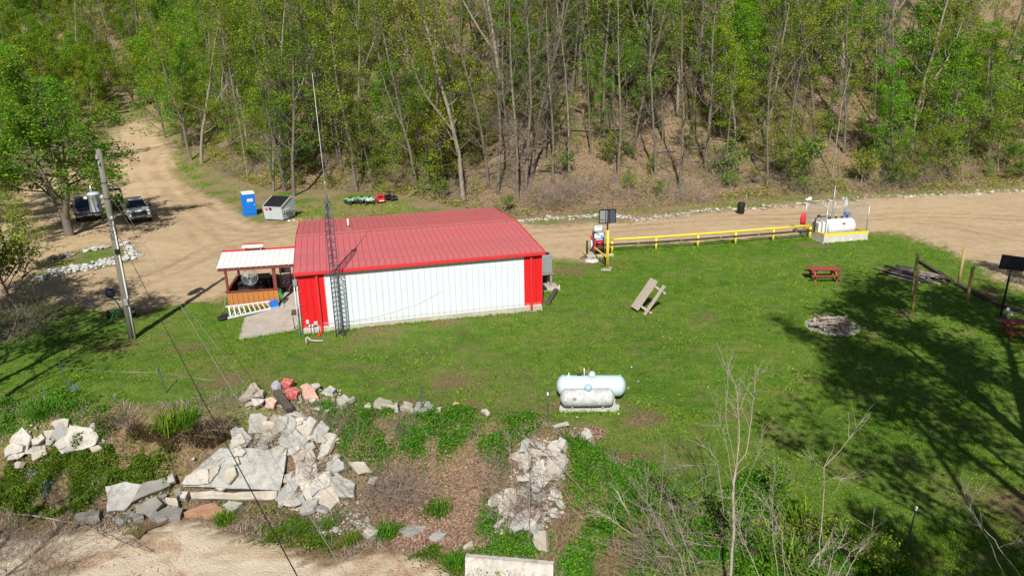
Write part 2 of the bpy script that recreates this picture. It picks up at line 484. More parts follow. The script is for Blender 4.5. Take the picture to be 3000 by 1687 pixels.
# terrain: one material reads the zone weights stored on the ground meshes
def terrain_material():
    m, nt, p = nodes_of('terrain')
    def att(n):
        a = nt.nodes.new('ShaderNodeAttribute'); a.attribute_name = n
        return a.outputs['Fac']
    big = noise(nt, 0.22, 5, 0.6)
    med = noise(nt, 1.3, 6, 0.7)
    fine = noise(nt, 9.0, 6, 0.75)
    grit = noise(nt, 28.0, 3, 0.7)
    g1 = ramp(nt, med, [(0.30, (0.030, 0.075, 0.008)), (0.45, (0.085, 0.155, 0.018)), (0.58, (0.145, 0.215, 0.030)), (0.72, (0.28, 0.225, 0.10))])
    g2 = ramp(nt, big, [(0.32, (0.040, 0.125, 0.010)), (0.53, (0.090, 0.185, 0.020)), (0.70, (0.19, 0.190, 0.060))])
    grass = mix(nt, 0.5, g1, g2)
    grass = mix(nt, 0.75, grass, ramp(nt, fine, [(0.28, (0.40, 0.42, 0.38)), (0.5, (1.2, 1.2, 1.15)), (0.72, (1.9, 1.85, 1.65))]), 'MULTIPLY')
    bare = ramp(nt, noise(nt, 0.55, 6, 0.7, dist=0.4), [(0.54, (0, 0, 0)), (0.70, (1, 1, 1))])
    grass = mix(nt, math_node(nt, 'MULTIPLY', bare, 0.62), grass, (0.27, 0.195, 0.105))
    dirt = ramp(nt, med, [(0.25, (0.43, 0.305, 0.175)), (0.5, (0.56, 0.415, 0.255)), (0.75, (0.63, 0.485, 0.315))])
    dirt = mix(nt, 0.6, dirt, ramp(nt, noise(nt, 0.35, 5, 0.6, dist=0.8, squash=(0.35, 1.0, 1.0)), [(0.35, (0.80, 0.80, 0.80)), (0.7, (1.12, 1.12, 1.12))]), 'MULTIPLY')
    dirt = mix(nt, 0.5, dirt, ramp(nt, grit, [(0.3, (0.72, 0.72, 0.72)), (0.7, (1.25, 1.25, 1.25))]), 'MULTIPLY')
    dirt = mix(nt, math_node(nt, 'MULTIPLY', att('rut'), 0.8), dirt, mix(nt, 1.0, dirt, (0.68, 0.63, 0.56), 'MULTIPLY'))
    litter = ramp(nt, fine, [(0.26, (0.07, 0.045, 0.028)), (0.44, (0.22, 0.15, 0.09)), (0.60, (0.35, 0.255, 0.165)), (0.76, (0.49, 0.39, 0.275))])
    litter = mix(nt, 0.6, litter, ramp(nt, grit, [(0.3, (0.55, 0.55, 0.55)), (0.7, (1.35, 1.35, 1.35))]), 'MULTIPLY')
    green = ramp(nt, noise(nt, 0.42, 6, 0.7), [(0.50, (0, 0, 0)), (0.62, (1, 1, 1))])
    litter = mix(nt, math_node(nt, 'MULTIPLY', green, 0.5), litter, (0.12, 0.13, 0.04))
    sand = ramp(nt, med, [(0.3, (0.62, 0.50, 0.36)), (0.6, (0.75, 0.635, 0.485)), (0.8, (0.80, 0.69, 0.54))])
    peb = ramp(nt, noise(nt, 0.30, 4, 0.6, dist=0.6), [(0.50, (0, 0, 0)), (0.60, (1, 1, 1))])
    pebc = ramp(nt, noise(nt, 16.0, 3, 0.8), [(0.35, (0.30, 0.15, 0.07)), (0.5, (0.52, 0.34, 0.20)), (0.65, (0.70, 0.56, 0.41))])
    sand = mix(nt, math_node(nt, 'MULTIPLY', peb, 0.8), sand, pebc)
    soil = ramp(nt, fine, [(0.30, (0.055, 0.036, 0.018)), (0.48, (0.20, 0.135, 0.072)), (0.62, (0.31, 0.225, 0.13)), (0.76, (0.42, 0.32, 0.21))])
    c = mix(nt, att('grass'), soil, grass)
    c = mix(nt, att('dirt'), c, dirt)
    c = mix(nt, att('litter'), c, litter)
    c = mix(nt, att('sand'), c, sand)
    nt.links.new(c, p.inputs['Base Color'])
    p.inputs['Roughness'].default_value = 0.95
    p.inputs['Specular IOR Level'].default_value = 0.15
    hgt = math_node(nt, 'ADD', fine, math_node(nt, 'MULTIPLY', grit, 0.5))
    bump(nt, hgt, 1.0, 0.09)
    return m
M['terrain'] = terrain_material()
def streaked(name, splash, bands):
    m = M[name]; nt = m.node_tree; p = nt.nodes['Principled BSDF']
    src = p.inputs['Base Color'].links[0].from_socket
    tc = nt.nodes.new('ShaderNodeTexCoord'); sp = nt.nodes.new('ShaderNodeSeparateXYZ')
    nt.links.new(tc.outputs['Object'], sp.inputs[0])
    if splash:
        h = math_node(nt, 'ADD', sp.outputs['Z'], math_node(nt, 'MULTIPLY', noise(nt, 2.5, 5, .7), -0.22))
        k = ramp(nt, h, [(0.0, (0.4, 0.4, 0.4)), (0.12, (0, 0, 0))])
        src = mix(nt, k, src, (0.36, 0.30, 0.22))
    if bands:
        f = math_node(nt, 'FRACT', math_node(nt, 'MULTIPLY', sp.outputs['Z'], 1 / 1.55))
        k = ramp(nt, f, [(0.0, (1, 1, 1)), (0.018, (1, 1, 1)), (0.03, (0, 0, 0))])
        src = mix(nt, math_node(nt, 'MULTIPLY', k, 0.22), src, (0.14, 0.02, 0.025))
        st = noise(nt, 1.6, 5, 0.7, squash=(6.0, 6.0, 0.35))
        src = mix(nt, 0.5, src, ramp(nt, st, [(0.3, (0.78, 0.78, 0.78)), (0.7, (1.18, 1.18, 1.18))]), 'MULTIPLY')
    nt.links.new(src, p.inputs['Base Color'])
streaked('white_wall', True, False); streaked('red_wall', True, False); streaked('red_roof', False, True)
M['gap_dark'] = mat('gap_dark', (0.10, 0.105, 0.11), 0.8, 0.2)
M['deck_red'] = mat('deck_red', (0.12, 0.016, 0.018), 0.8, 0.2)
def grass_material():
    m = leaf_mat('grass_blade', (0.62, 0.62, 0.58), (1.25, 1.18, 1.05), (1.9, 1.65, 1.3), transl=0.3, objvar=0.02)
    nt = m.node_tree
    col = ramp(nt, noise(nt, 0.9, 6, 0.72), [(0.28, (0.042, 0.118, 0.008)), (0.43, (0.115, 0.240, 0.018)), (0.57, (0.190, 0.335, 0.028)), (0.72, (0.37, 0.34, 0.12))])
    big = ramp(nt, noise(nt, 0.16, 4, 0.6), [(0.34, (0.062, 0.165, 0.012)), (0.50, (0.145, 0.285, 0.021)), (0.66, (0.29, 0.32, 0.068))])
    col = mix(nt, 0.45, col, big)
    hs = [n for n in nt.nodes if n.type == 'HUE_SAT'][0]
    src = hs.inputs['Color'].links[0].from_socket
    nt.links.new(mix(nt, 1.0, src, col, 'MULTIPLY'), hs.inputs['Color'])
    return m
M['grass_blade'] = grass_material()

# ================================================================== GROUND
LOT = [(-54.41, 77.05), (-56.61, 84.63), (-61.94, 111.08), (-68.65, 129.55), (-72.29, 149.71), (-65.80, 141.56), (-52.63, 115.74), (-45.87, 101.59), (-43.83, 94.67), (-36.41, 82.85), (-30.85, 76.37), (-27.33, 71.54),
       (-24.60, 66.55), (-21.23, 63.82), (-19.94, 64.66), (-19.92, 66.83), (-16.0, 64.5), (-9.0, 63.5), (-1.70, 63.34), (0.12, 62.75), (3.06, 61.54), (9.07, 62.31), (15.60, 64.80), (22.35, 66.55), (29.85, 69.37),
       (41.00, 71.70), (52.26, 73.25), (72, 78), (72, 40), (30.5, 40.5), (31.07, 45.19), (31.73, 50.10), (31.50, 54.17), (30.41, 57.24), (28.92, 56.43), (24.01, 56.40),
       (7.65, 54.07), (5.71, 50.69), (3.70, 50.20), (2.58, 52.17), (2.0, 47), (-8, 49.5), (-14.2, 46), (-14.0, 42), (-18.50, 44.25),
       (-18.21, 42.90), (-19.72, 42.46), (-22.62, 41.52), (-25.80, 41.69), (-30.32, 44.00), (-31.90, 43.12), (-60, 38), (-75, 70)]
ISLAND = [(-32.71, 48.63), (-28.05, 52.20), (-29.54, 55.79), (-31.69, 58.50), (-34.20, 56.92), (-35.60, 54.24)]
SAND = [(-40, 27), (-19.36, 23.20), (-17.92, 23.34), (-16.50, 23.80), (-14.05, 23.32), (-13.83, 24.25), (-12.72, 24.44), (-11.40, 23.76), (-10.02, 22.80), (-8.90, 22.43), (-7.09, 21.65),
        (-6.12, 21.62), (-5.42, 22.45), (-4.40, 22.28), (-3.45, 21.54), (-2.67, 20.87), (-2.2, 16), (-2.5, 8), (-40, 8)]
GULLY = [[(-6.24, 26.35), (-4.70, 26.31), (-2.44, 25.53), (-0.95, 24.74), (-1.08, 23.92), (-1.72, 23.15), (-0.82, 22.40), (-1.65, 21.67), (-4.19, 22.51), (-5.39, 22.95), (-5.10, 24.52), (-6.17, 25.62)],
         [(2.31, 25.68), (2.87, 25.93), (3.56, 25.45), (3.27, 24.72), (2.50, 24.87)]]
BARE = [(-17.19, 28.21), (-12.77, 28.44), (-11.81, 27.98), (-12.66, 26.89), (-14.37, 26.20), (-16.70, 26.93)]

WORN = [(*(-2.50, 30.40), 1.6), (*(0.23, 30.59), 1.1), (*(-13.73, 31.04), 1.6), (*(-11.71, 30.68), 1.2), (*(-16.68, 35.09), 1.3), (*(-7.48, 37.14), 1.6), (*(-3.86, 38.31), 1.6), (*(-0.42, 39.35), 1.4), (*(-8.99, 35.53), 1.3), (*(4.40, 47.15), 1.4), (*(6.26, 49.11), 1.5), (*(3.31, 48.05), 1.5),
        (*(1.90, 27.59), 1.2), (*(4.61, 27.50), 0.9), (*(-0.11, 26.49), 1.6), (*(-2.27, 27.84), 1.2), (*(-4.50, 28.32), 1.0), (*(21.95, 37.95), .8), (*(5.11, 26.30), 1.2), (*(5.58, 23.90), 1.2), (*(3.95, 23.24), 1.2), (*(8.79, 22.16), 1.0), (*(22.91, 53.00), 1.2), (*(10.38, 37.94), 1.0), (*(-21.75, 40.56), 1.4), (*(-21.09, 35.76), 1.6), (*(28.42, 41.01), 1.2), (*(16.21, 20.09), 2.0)]
LEFT_Y = [60, 78, 97, 109, 121, 135, 150, 175, 300]
LEFT_X = [-200, -62, -65, -66, -67, -72, -80, -93, -186]
def zone_weights(x, y, rng):
    """grass, dirt, litter, sand at ground points (soil is what is left)"""
    n = 4
    g = np.zeros_like(x); d = np.zeros_like(x); l = np.zeros_like(x); sa = np.zeros_like(x); k = np.zeros_like(x)
    for i in range(n):
        sc = 0.25 + 0.007 * np.maximum(y - 20, 0)
        jx = rng.normal(0, 1, x.shape) * sc + wob(x, y, 1.1) * 0.5 + wob(x, y, 3.1, 2) * 0.2
        jy = rng.normal(0, 1, x.shape) * sc + wob(x, y, 1.1, 5) * 0.5 + wob(x, y, 3.1, 7) * 0.2
        X, Y = x + jx, y + jy
        s, b = zones(X, Y)
        lot = inside(LOT, X, Y) & ~inside(ISLAND, X, Y)
        snd = inside(SAND, X, Y) & (b > 3.0)
        gul = (inside(GULLY[0], X, Y) | inside(GULLY[1], X, Y))
        bare = inside(BARE, X, Y)
        forest = ((s > 0.4 + 0.5 * wob(X, Y, 0.4)) | (X < np.interp(Y, LEFT_Y, LEFT_X) - 1.0)) & ~lot
        bankz = (b > -0.2) & ~snd & ~gul
        g += (~lot & ~forest & ~snd & ~gul & ~bankz & ~bare)
        d += lot; l += forest | gul; sa += snd; k += (bankz | bare)
    g, d, l, sa, k = g / n, d / n, l / n, sa / n, k / n
    # verges: thin grass on the forest edge and weeds on the bank
    gb = np.clip(0.35 + 0.9 * wob(x, y, 0.9, 4) + .3 * wob(x, y, 3.3, 1), 0, 1) * k * np.where(x > 2.0, 0.9, np.where(y > 27.2, .7, 0.12))
    g = g + gb
    s, b = zones(x, y)
    verge = np.clip(0.55 + 0.9 * wob(x, y, 0.5, 3), 0, 1) * np.exp(-np.maximum(s, 0) / 3.5) * 0.6 * np.where(s < 8, 1, 0) * (l > 0.4) * (b < -5)
    g = g + l * verge; l = l * (1 - verge)
    for wx, wy, wr in ((*(-6.60, 31.99), 3.5), (*(-2.92, 32.99), 3.5), (*(-10.68, 33.83), 3.0), (*(-0.84, 29.05), 3.0), (*(6.94, 34.67), 3.0), (*(-15.91, 33.24), 3.0), (*(8.63, 25.64), 3.0), (*(4.96, 40.15), 3.0)):
        q = np.exp(-(((x - wx) / wr) ** 2 + ((y - wy) / wr) ** 2)) * np.clip(0.25 + 0.9 * wob(x, y, 2.1, wx) + .6 * wob(x, y, 5.2, wy), 0, 1)
        g = g * (1 - 0.4 * np.clip(q, 0, 1))
    for wx, wy, wr in WORN:
        q = np.exp(-(((x - wx) / wr) ** 2 + ((y - wy) / (wr * 0.8)) ** 2) * 1.4) * np.clip(0.75 + 0.9 * wob(x, y, 1.5, wx) + .5 * wob(x, y, 4.2, wy), 0, 1.3)
        g = g * (1 - np.clip(q, 0, 0.9))
    # thin dry verges beside the drive
    v = g * np.clip((y - np.where(x > 0, 55.5, 50)) / 4, 0, 1) * np.clip(0.62 - 0.9 * wob(x, y, 0.8, 6) - .4 * wob(x, y, 2.7, 3), 0, 1) * np.where(x > -8, 1.0, 0.75)
    g = g - v; l = l + v * 0.55; d = d + v * 0.45
    return g, d, l, sa

rng = np.random.default_rng(11)
def axis_x():
    a = np.arange(-46, 46.01, 0.3)
    out = list(a)
    st, v = 0.3, 46.0
    while v < 420:
        st *= 1.07; v += st; out.append(v)
    st, v = 0.3, -46.0
    while v > -620:
        st *= 1.06; v -= st; out.insert(0, v)
    return np.array(out)
def axis_y():
    out = [6.0]
    while out[-1] < 700:
        v = out[-1]
        out.append(v + (0.2 if v < 30 else 0.2 + (v - 30) * 0.008 if v < 110 else 0.84 + (v - 110) * 0.05))
    return np.array(out)
ax, ay = axis_x(), axis_y()
gx, gy = np.meshgrid(ax, ay)
gzv = height(gx, gy)
gzv += 0.02 * rng.normal(0, 1, gzv.shape) * (gy < 60)
wg, wd, wl, ws = zone_weights(gx, gy, rng)
nx_, ny_ = len(ax), len(ay)
idx = np.arange(nx_ * ny_).reshape(ny_, nx_)
quads = np.stack([idx[:-1, :-1], idx[:-1, 1:], idx[1:, 1:], idx[1:, :-1]], -1).reshape(-1, 4)
fx = gx.ravel()[quads].mean(1); fy = gy.ravel()[quads].mean(1)
fs_, fb_ = zones(fx, fy)
flot = (wd.ravel()[quads].mean(1) > 0.5)
fsand = (ws.ravel()[quads].mean(1) > 0.5)
ffor = ((fs_ > 0.4) | (fx < np.interp(fy, LEFT_Y, LEFT_X) - 1.0)) & ~flot
fbank = (fb_ > 0) & ~fsand
region = np.where(flot, 1, np.where(fsand, 2, np.where(ffor, 3, np.where(fbank, 4, 0))))
allv = np.stack([gx.ravel(), gy.ravel(), gzv.ravel()], -1)
TRACKS = [[(43.70, 60.59), (36.29, 63.01), (29.79, 61.95), (20.64, 61.20), (11.71, 60.47), (2.88, 58.05), (-2, 55), (-9, 58)], [(39.06, 53.73), (35.74, 59.36), (29.07, 63.74), (15.12, 62.69), (2.99, 60.25), (-2, 58), (-10, 61)],
          [(-69.15, 145.79), (-52.95, 115.84), (-47.26, 99.40), (-38.02, 82.98), (-30.21, 67.84), (-25.57, 59.37), (-20.32, 52.55)], [(-69.00, 143.98), (-58.61, 116.52), (-47.54, 95.04), (-36.05, 75.08), (-25.35, 61.82), (-18.31, 59.93), (-8, 56)],
          [(-18.67, 61.21), (-23.50, 56.90), (-24.24, 51.00), (-25.32, 46.16), (-29.12, 45.68), (-32.40, 45.90)], [(-38.02, 82.98), (-27.53, 67.58), (-21.69, 61.48), (-18.92, 63.19)]]
rut = np.zeros(gx.size)
Xr, Yr = gx.ravel() + .35 * wob(gx.ravel(), gy.ravel(), .35, 1), gy.ravel() + .35 * wob(gx.ravel(), gy.ravel(), .35, 4)
for path in TRACKS:
    dm = np.full(gx.size, 1e9)
    for a, c_ in zip(path[:-1], path[1:]):
        ux, uy = c_[0] - a[0], c_[1] - a[1]; L2 = ux * ux + uy * uy
        k = np.clip(((Xr - a[0]) * ux + (Yr - a[1]) * uy) / L2, 0, 1)
        dm = np.minimum(dm, np.hypot(Xr - a[0] - k * ux, Yr - a[1] - k * uy))
    rut = np.maximum(rut, np.exp(-((dm - .85) / .28) ** 2) * np.clip(.75 + .6 * wob(Xr, Yr, .4, len(path)), .15, 1))
attrs = {'rut': rut, 'grass': wg.ravel(), 'dirt': wd.ravel(), 'litter': wl.ravel(), 'sand': ws.ravel()}
for rid, nm, lab, cat in ((0, 'lawn', 'mown green lawn around the red and white metal building', 'lawn'),
                          (1, 'dirt_road', 'pale dirt lot and gravel road passing behind the metal building', 'road'),
                          (2, 'creek_bed', 'pale sand and pebble creek bed at the foot of the rubble bank', 'creek bed'),
                          (3, 'forest_floor', 'steep leaf covered hillside under the spring trees', 'hillside'),
                          (4, 'creek_bank', 'steep weedy soil bank between the lawn and the creek', 'bank')):
    q = quads[region == rid]
    used = np.unique(q)
    remap = np.full(len(allv), -1, np.int64); remap[used] = np.arange(len(used))
    me = np_mesh(nm, allv[used], remap[q], smooth=True)
    for an, av in attrs.items():
        at_ = me.attributes.new(an, 'FLOAT', 'POINT')
        at_.data.foreach_set('value', np.ascontiguousarray(av[used], np.float32))
    tag(link_mesh(nm, me, M['terrain']), lab, cat, None, 'structure')

# muddy water along the foot of the bank
wm = MB()
wp = [(-14.79, 24.32), (-14.20, 24.48), (-13.41, 24.20), (-13.69, 23.93), (-14.07, 23.62), (-14.15, 23.12), (-14.56, 23.44), (-14.59, 23.85)]
wm.v = [(p[0], p[1], -2.80) for p in wp]; wm.f = [tuple(range(len(wp)))[::-1]]; wm.sm = [False]
tag(wm.build('creek_water', M['water']), 'small muddy puddle of creek water below the grey slabs', 'water', None, 'structure')
# concrete apron under the shed, beside the building
apron = [(-14.59, 36.08), (-11.77, 37.32), (-14.2, 46.5), (-15.6, 51.0), (-16.3, 50.6), (-14.9, 44.6), (-14.5, 41.9), (-13.95, 41.24), (-15.43, 39.48)]
tag(MB().prism([p[:2] for p in apron], -0.2, 0.05).build('concrete_apron', M['concrete']), 'tan concrete apron between the wooden shed and the metal building', 'pavement', None, 'structure')

# ================================================================== METAL BUILDING
BO, BA = Vector((-11.28, 36.72, 0)), R(13.8)
BL, BD, BH, BR = 13.37, 12.85, 3.46, 3.90
b = thing('metal_building', 'long white metal building with red corners and a faded red ribbed metal roof', 'building', BO, BA)
FH = 0.30
NP = 40
pw = BL / NP
def wall_panel_mesh(w, h):
    """one sheet: flat with a raised rib at its left edge and two faint stiffeners"""
    mb = MB()
    pts = [(0, 0), (0.012, 0.026), (0.044, 0.026), (0.056, 0), (w * 0.42, 0), (w * 0.42 + 0.012, 0.008), (w * 0.42 + 0.03, 0.008), (w * 0.42 + 0.042, 0),
           (w * 0.70, 0), (w * 0.70 + 0.012, 0.008), (w * 0.70 + 0.03, 0.008), (w * 0.70 + 0.042, 0), (w - 0.010, 0), (w - 0.010, -0.03), (0, -0.03)]
    mb.prism([(x, -y) for x, y in pts], 0, h)
    return mb.mesh('wall_panel')
wpm_w = wall_panel_mesh(pw, BH - FH - 0.02)
wpm_r = wpm_w.copy()
for i in range(NP):
    red = i < 4 or i >= NP - 3
    o = link_mesh('wall_panel', wpm_r if red else wpm_w, M['red_wall'] if red else M['white_wall'], b)
    o.location = (i * pw, 0, FH)
ngp = 38
gw = BD / ngp
gpm = wall_panel_mesh(gw, BH - FH - 0.02)
for i in range(ngp):
    for side in (0, 1):
        o = link_mesh('wall_panel', gpm, M['red_wall'], b)
        if side == 0: o.location = (0.035, (i + 1) * gw, FH); o.rotation_euler = (0, 0, -R(90))
        else: o.location = (BL - 0.035, i * gw, FH); o.rotation_euler = (0, 0, R(90))
core = MB()
core.box((BL / 2, BD / 2, (BH + FH) / 2 - 0.03), (BL - 0.09, BD - 0.09, BH - FH - 0.08))
core.build('wall', M['gap_dark'], b)
MB().box((BL / 2, BD / 2, FH / 2 - 0.3), (BL + 0.06, BD + 0.06, FH + 0.6), ch=0.015).build('foundation', M['concrete'], b)
OV = 0.16
def roof_panel_mesh(w, L):
    mb = MB()
    pts = [(0, 0), (0.014, 0.045), (0.048, 0.045), (0.064, 0), (w * 0.45, 0), (w * 0.45 + 0.012, 0.006), (w * 0.45 + 0.03, 0.006), (w * 0.45 + 0.042, 0),
           (w * 0.72, 0), (w * 0.72 + 0.012, 0.006), (w * 0.72 + 0.03, 0.006), (w * 0.72 + 0.042, 0), (w - 0.015, 0), (w - 0.015, -0.02), (0, -0.02)]
    mb.prism(pts, 0, L)
    return mb.mesh('roof_panel')
rl = math.hypot(BD / 2 + OV, BR - BH)
ra = math.atan2(BR - BH, BD / 2 + OV)
NR = 40
rw = (BL + 2 * OV) / NR
rpm = roof_panel_mesh(rw, rl)
roof = MB().box((BL / 2, BD / 2, BR - 0.02), (BL + 2 * OV, 0.3, 0.03)).build('roof', M['red_roof'], b)
for i in range(NR):
    for side in (0, 1):
        o = link_mesh('roof_panel', rpm, M['red_roof'], roof)
        x = -OV + i * rw
        if side == 0:
            X = Vector((1, 0, 0)); Z = Vector((0, math.cos(ra), math.sin(ra))); Y = Z.cross(X)
            o.matrix_basis = Matrix((X, Y, Z)).transposed().to_4x4(); o.location = (x, -OV, BH + 0.03)
        else:
            X = Vector((-1, 0, 0)); Z = Vector((0, -math.cos(ra), math.sin(ra))); Y = Z.cross(X)
            o.matrix_basis = Matrix((X, Y, Z)).transposed().to_4x4(); o.location = (x + rw, BD + OV, BH + 0.03)
deck = MB()
deck.prism([(-OV + 0.02, BH - 0.022), (BD + OV - 0.02, BH - 0.022), (BD / 2, BR - 0.022)], -OV + 0.01, BL + OV - 0.01, Matrix(((0, 0, 1, 0), (1, 0, 0, 0), (0, 1, 0, 0), (0, 0, 0, 1))))
deck.build('roof_deck', M['deck_red'], roof)
cap = MB()
for sgn in (-1, 1):
    cap.bar((-OV, BD / 2 + sgn * 0.11, BR + 0.057), (BL + OV, BD / 2 + sgn * 0.11, BR + 0.057), 0.24, 0.012, up=(0, -sgn * 0.055, 1))
cap.build('ridge_cap', M['red_roof'], roof)
gut = MB()
for yy in (-OV - 0.055, BD + OV + 0.055):
    gut.box((BL / 2, yy, BH - 0.05), (BL + 2 * OV + 0.04, 0.13, 0.15), ch=0.012)
gut.build('gutter', M['red_trim'], b)
rk = MB()
for xx in (-OV - 0.012, BL + OV + 0.012):
    for yy, sg in ((-OV, 1), (BD + OV, -1)):
        rk.bar((xx, yy, BH - 0.005), (xx, BD / 2, BR - 0.005), 0.035, 0.17)
rk.build('rake_trim', M['red_trim'], b)
ds = MB().box((3 * pw - 0.03, -0.10, (BH + 0.0) / 2 + 0.02), (0.13, 0.10, BH - 0.16), ch=0.012)
ds.build('downspout', M['red_trim'], b)
MB().bar((3 * pw - 0.03, -0.10, 0.10), (3 * pw - 0.26, -0.66, -0.0), 0.13, 0.10).build('downspout_elbow', M['red_trim'], b)
MB().box((BL - 2 * pw + 0.03, -0.10, BH / 2 + 0.03), (0.13, 0.10, BH - 0.16), ch=0.012).build('downspout', M['red_trim'], b)
for x0, x1 in ((-0.035, 0.05), (BL - 0.05, BL + 0.035)):
    MB().box(((x0 + x1) / 2, 0.005, (BH + FH) / 2), (x1 - x0, 0.09, BH - FH - 0.03)).build('corner_trim', M['red_trim'], b)
for i in (4, NP - 3):
    MB().box((i * pw - 0.01, -0.018, (BH + FH) / 2 - 0.01), (0.05, 0.035, BH - FH - 0.06)).build('panel_trim', M['red_trim'], b)
MB().box((BL / 2, -0.022, FH + 0.012), (BL - 0.05, 0.05, 0.035)).build('base_trim', M['white_wall'], b)
MB().tube([(3.0, BD / 2 + 2.3, BR - 0.25), (3.0, BD / 2 + 2.3, BR + 0.42)], 0.055, 12).build('vent_pipe', M['white_pipe'], b)
MB().lathe([(0.13, 0.0), (0.11, 0.05), (0.06, 0.12), (0.056, 0.12)], 14, Matrix.Translation((3.0, BD / 2 + 2.3, BR - 0.14))).build('vent_boot', M['dark_steel'], b)
# conduits and boxes on the front left corner
for k, xx in enumerate((-0.20, -0.06)):
    MB().tube([(xx, -0.12, -0.05), (xx, -0.12, 2.65), (xx + 0.03, -0.02, 2.85)], 0.035, 10).build('conduit', M['white_pipe'], b)
mt = MB().box((-0.14, -0.11, 2.95), (0.22, 0.14, 0.34), ch=0.02).build('meter_box', M['grey_metal'], b)
MB().tube([(-0.12, -0.1, 3.1), (-0.12, -0.1, 3.5)], 0.03, 8).build('service_mast', M['white_pipe'], mt)
br_ = MB()
for zz in (0.9, 1.7, 2.4): br_.box((-0.1, -0.09, zz), (0.36, 0.02, 0.03))
br_.build('strap', M['grey_metal'], b)
MB().box((0.28, -0.10, 0.72), (0.17, 0.10, 0.22), ch=0.015).build('junction_box', M['concrete_pale'], b)
MB().box((0.92 - 0.22, -0.10, 0.60), (0.21, 0.10, 0.19), ch=0.015).build('junction_box', M['concrete_pale'], b)
for xx in (0.36, 0.52):
    cp = MB().tube([(xx, -0.12, -0.05), (xx, -0.12, 0.52)], 0.03, 10).build('riser_pipe', M['white_pipe'], b)
    MB().tube([(xx, -0.12, 0.38), (xx, -0.12, 0.56)], 0.042, 10).build('pipe_cap', M['white_pipe'], cp)
MB().tube([(0.80, -0.13, 0.50), (0.80, -0.14, 0.0)], 0.02, 8).build('riser_pipe', M['white_pipe'], b)
MB().tube([(0.95, -0.045, 0.56), (2.0, -0.05, 0.50), (4.0, -0.05, 0.62), (6.2, -0.05, 1.1), (7.6, -0.05, 1.72)], 0.008, 5).build('cable', M['sign_white'], b)
t = thing('drain_pipe', 'bent white plastic pipe in the grass below the red downspout', 'pipe', (-10.66, 35.41, 0.01))
MB().tube([(-0.05, -0.25, 0), (-0.05, -0.25, 0.35), (-0.0, -0.2, 0.42), (0.15, -0.1, 0.20), (0.35, 0.0, 0.12), (0.75, 0.05, 0.10)], 0.026, 8).build('pipe', M['white_pipe'], t)
t = thing('iron_stake', 'thin rusty stake standing at the edge of the concrete apron', 'stake', (-11.95, 37.49, -0.00))
MB().tube([(0, 0, -0.1), (-0.05, 0, 0.75)], 0.022, 6).build('stake', M['dark_pipe'], t)
MB().box((0.0, 0, 0.05), (0.09, 0.05, 0.12)).build('foot', M['dark_pipe'], t)

# condenser on a raised stand at the right end
t = thing('air_conditioner', 'grey air conditioner condenser raised on wooden posts at the right end of the building', 'air conditioner', (2.08, 44.15, 0), BA)
MB().box((0, 0, 1.62), (0.80, 0.80, 1.16), ch=0.03).build('casing', M['grey_metal'], t)
for k in range(13):
    for ax_ in (0, 1):
        o = MB().box((-0.34 + k * 0.057, -0.405, 1.66) if ax_ == 0 else (0.405, -0.34 + k * 0.057, 1.66), (0.018, 0.014, 0.96) if ax_ == 0 else (0.014, 0.018, 0.96)).build('grille_slat', M['galvanised'], t)
for k in range(3):
    MB().box((-0.2 + 0.27 * k, -0.412, 1.66), (0.035, 0.02, 1.06)).build('grille_frame', M['galvanised'], t)
fanm = MB().lathe([(0.30, 0.0), (0.30, 0.03), (0.26, 0.03)], 20, Matrix.Translation((0, 0, 2.2))).build('fan_guard', M['black'], t)
MB().box((0, 0, 2.215), (0.56, 0.03, 0.015)).build('fan_bar', M['grey_metal'], fanm)
MB().box((0, 0, 0.99), (0.92, 0.92, 0.08)).build('platform', M['grey_wood'], t)
for dx in (-0.32, 0.32):
    for dy in (-0.32, 0.32):
        MB().box((dx, dy, 0.47), (0.14, 0.14, 0.94)).build('leg', M['grey_wood'], t)
t = thing('concrete_step', 'small pale concrete pad under the raised air conditioner', 'concrete pad', (2.2, 44.1, 0), BA)
MB().box((0, 0, 0.02), (1.35, 1.5, 0.24), ch=0.02).build('pad', M['concrete'], t)
t = thing('marker_pipe', 'short white pipe marker at the corner of the small pad', 'pipe', (2.95, 43.55, 0))
MB().tube([(0, 0, 0), (0.02, 0, 0.32)], 0.03, 8).build('pipe', M['white_pipe'], t)
t = thing('marker_pipe', 'thin white stick leaning beside the air conditioner near the gravel', 'pipe', (2.73, 49.38, -0.00))
MB().tube([(0, 0, 0), (0.15, 0, 0.55)], 0.02, 8).build('pipe', M['white_pipe'], t)
t = thing('timber_beam', 'weathered dark timber beam lying in the grass at the right end of the building', 'timber', (2.42, 41.9, 0.12), R(-14))
MB().box((0, 0, 0), (0.26, 2.6, 0.24), ch=0.03).build('beam', M['dark_wood'], t)

